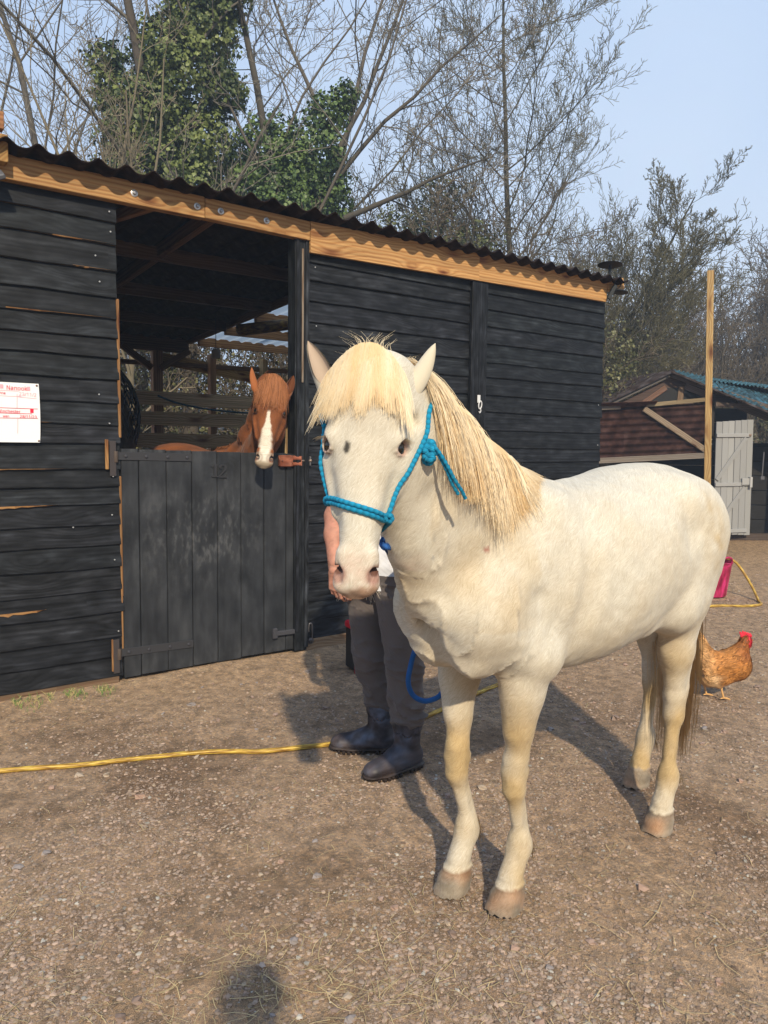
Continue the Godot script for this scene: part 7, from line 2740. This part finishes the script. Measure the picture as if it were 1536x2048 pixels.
	var rg := Geo.new()
	var ring := []
	for i in 13:
		var a := TAU * i / 12.0 + 0.4
		ring.append(Vector3(0.004 + 0.016 * cos(a), -0.002 + 0.030 * sin(a), 0.012 + 0.004 * sin(a)))
	path_tube(rg, ring, 0.0052, 0.0052, 8, Color(0.66, 0.67, 0.68), 0.01)
	path_tube(rg, [Vector3(0.008, -0.03, 0.012), Vector3(0.014, -0.05, 0.010), Vector3(0.004, -0.064, 0.008), Vector3(-0.004, -0.05, 0.010)], 0.0045, 0.004, 8, Color(0.58, 0.59, 0.60), 0.01)
	part("ring", rg.mesh(), M.plain, cl)
	# solar lamp on the roof corner
	var sl := stable_thing("solar_lamp", "black disc-topped solar lamp on the beam end at the right roof corner", "lamp", Vector3(4.35, 2.87, 0.07))
	var lg := Geo.new()
	var dk := Color(0.018, 0.020, 0.024)
	lg.lathe(Vector3(0, 0.03, 0), Vector3.UP, [[0, 0.0], [0, 0.013], [0.075, 0.013], [0.08, 0.018], [0.09, 0.016], [0.10, 0.008], [0.118, 0.008]], 14, dk)
	part("stem", lg.mesh(), M.plain, sl)
	var dg := Geo.new()
	dg.lathe(Vector3(0, 0.142, 0), Vector3(0.08, 1, -0.05).normalized(), [[0, 0.0], [0, 0.03], [0.002, 0.108], [0.006, 0.108], [0.014, 0.04], [0.016, 0.0]], 26, dk)
	part("panel", dg.mesh(), M.plain, sl)
	var bgm := Geo.new()
	bgm.lathe(Vector3(0.085, -0.10, 0.04), Vector3(0.12, 1, 0.05).normalized(), [[0, 0.0], [0.002, 0.05], [0.012, 0.085], [0.022, 0.075], [0.03, 0.0]], 22, dk * 1.4)
	part("lamp_head", bgm.mesh(), M.plain, sl)
	var cg := Geo.new()
	path_tube(cg, [Vector3(0.10, 0.03, 0.055), Vector3(0.07, -0.04, 0.065), Vector3(0.02, -0.065, 0.06), Vector3(-0.01, -0.02, 0.06), Vector3(-0.006, 0.03, 0.05)], 0.004, 0.004, 6, dk)
	part("cable", cg.mesh(), M.plain, sl)
	one_bar("bracket", sl, Vector3(0.0, -0.04, 0.065), Vector3(-0.045, -0.16, 0.03), 0.035, 0.03, M.plain, dk)
	# flood light at the left edge
	var fl := stable_thing("flood_light", "dark flood light under the roof corner at the left edge", "lamp", Vector3(-0.66, 2.70, 0.10))
	one_box("casing", fl, Vector3(0, 0, 0.02), Vector3(0.15, 0.026, 0.10), M.plain, Color(0.10, 0.105, 0.115), 0.006, Vector3(0.5, 0.0, 0.42))
	one_box("bracket", fl, Vector3(-0.03, 0.0, -0.05), Vector3(0.04, 0.06, 0.06), M.plain, Color(0.03, 0.03, 0.035), 0.005)
	# things in the stall
	var pp := stable_thing("blue_pipe", "thin blue pipe sagging along the back rails of the stall", "pipe")
	var bp := Geo.new()
	path_tube(bp, [Vector3(1.66, 1.90, -3.77), Vector3(1.88, 1.83, -3.77), Vector3(2.25, 1.775, -3.77), Vector3(2.79, 1.75, -3.77), Vector3(3.4, 1.78, -3.77)], 0.011, 0.011, 8, Color(0.02, 0.20, 0.36))
	part("pipe", bp.mesh(), M.rubber, pp)
	var lp := stable_thing("hanging_lamp", "small pale lamp hanging from the stall roof", "lamp", Vector3(1.62, 2.20, -2.2))
	var lg2 := Geo.new()
	lg2.lathe(Vector3(0, -0.03, 0), Vector3.UP, [[0, 0.0], [0.0, 0.034], [0.01, 0.042], [0.075, 0.040], [0.09, 0.02], [0.09, 0.0]], 18, Color(0.40, 0.37, 0.32))
	part("body", lg2.mesh(), M.plain, lp)
	one_bar("cord", lp, Vector3(0, 0.06, 0), Vector3(0, 0.36, 0), 0.005, 0.005, M.plain, dk, Vector3.RIGHT)
	var yp := stable_thing("yellow_tube", "yellow plastic tube tucked under the stall roof", "tube")
	var yg := Geo.new()
	path_tube(yg, [Vector3(1.75, 2.415, -2.0), Vector3(2.3, 2.53, -2.0)], 0.055, 0.055, 14, Color(0.42, 0.28, 0.03))
	part("tube", yg.mesh(), M.rubber, yp)
	var hn := stable_thing("hay_net", "black hay net hanging inside the stall by the left post", "net", Vector3(0.26, 1.80, -0.85))
	var ng := Geo.new()
	for i in 16:
		var a0 := TAU * i / 16.0
		for s in [-1.0, 1.0]:
			var q := []
			for k in 9:
				var f := k / 8.0
				var a: float = a0 + s * f * 2.0
				var rad := 0.02 + 0.13 * sin(pow(f, 0.8) * PI) + 0.03 * f
				q.append(Vector3(cos(a) * rad, 0.1 - f * 0.75, sin(a) * rad * 0.8))
			path_tube(ng, q, 0.006, 0.006, 4, Color(0.012, 0.013, 0.016), 0.06)
	part("mesh_bag", ng.mesh(), M.plain, hn)
	var hy := Geo.new()
	hy.lathe(Vector3(0, -0.65, 0), Vector3.UP, [[0, 0.0], [0.04, 0.07], [0.2, 0.13], [0.4, 0.11], [0.6, 0.04], [0.7, 0.0]], 16, Color(0.05, 0.045, 0.035))
	part("hay", hy.mesh(), M.mottled, hn)
	# lead rope: from the halter's chin knot back to the handler, and its hanging loop
	var lr := thing("lead_rope", "dark blue lead rope from the white horse's chin to the person's hand", "rope")
	var navy := Color(0.016, 0.075, 0.26)
	var rg2 := Geo.new()
	path_tube(rg2, [Vector3(0.0, 1.25, -1.93), Vector3(0.006, 1.20, -1.96), Vector3(0.010, 1.135, -2.0), Vector3(0.016, 1.115, -2.03), Vector3(0.045, 1.075, -2.12), Vector3(0.085, 1.02, -2.4), Vector3(0.12, 0.97, -2.8), Vector3(0.12, 0.955, -3.06)], 0.0085, 0.0085, 9, navy, 0.01, 40.0)
	part("rope", rg2.mesh(), M.rope, lr)
	var kg := Geo.new()
	knot(kg, Vector3(0.010, 1.145, -1.99), 0.012, navy * 1.5, Transform3D.IDENTITY, Vector3(0.3, 1, 0))
	part("knot", kg.mesh(), M.rope, lr)
	var lg3 := Geo.new()
	path_tube(lg3, [Vector3(0.11, 0.94, -3.06), Vector3(0.16, 0.75, -2.98), Vector3(0.115, 0.54, -2.98), Vector3(0.105, 0.46, -2.98), Vector3(0.13, 0.405, -2.98), Vector3(0.19, 0.39, -2.98), Vector3(0.25, 0.45, -2.99), Vector3(0.25, 0.7, -3.02), Vector3(0.15, 0.94, -3.06)], 0.0105, 0.0105, 9, Color(0.012, 0.11, 0.36), 0.012, 40.0)
	part("loop", lg3.mesh(), M.rope, lr)
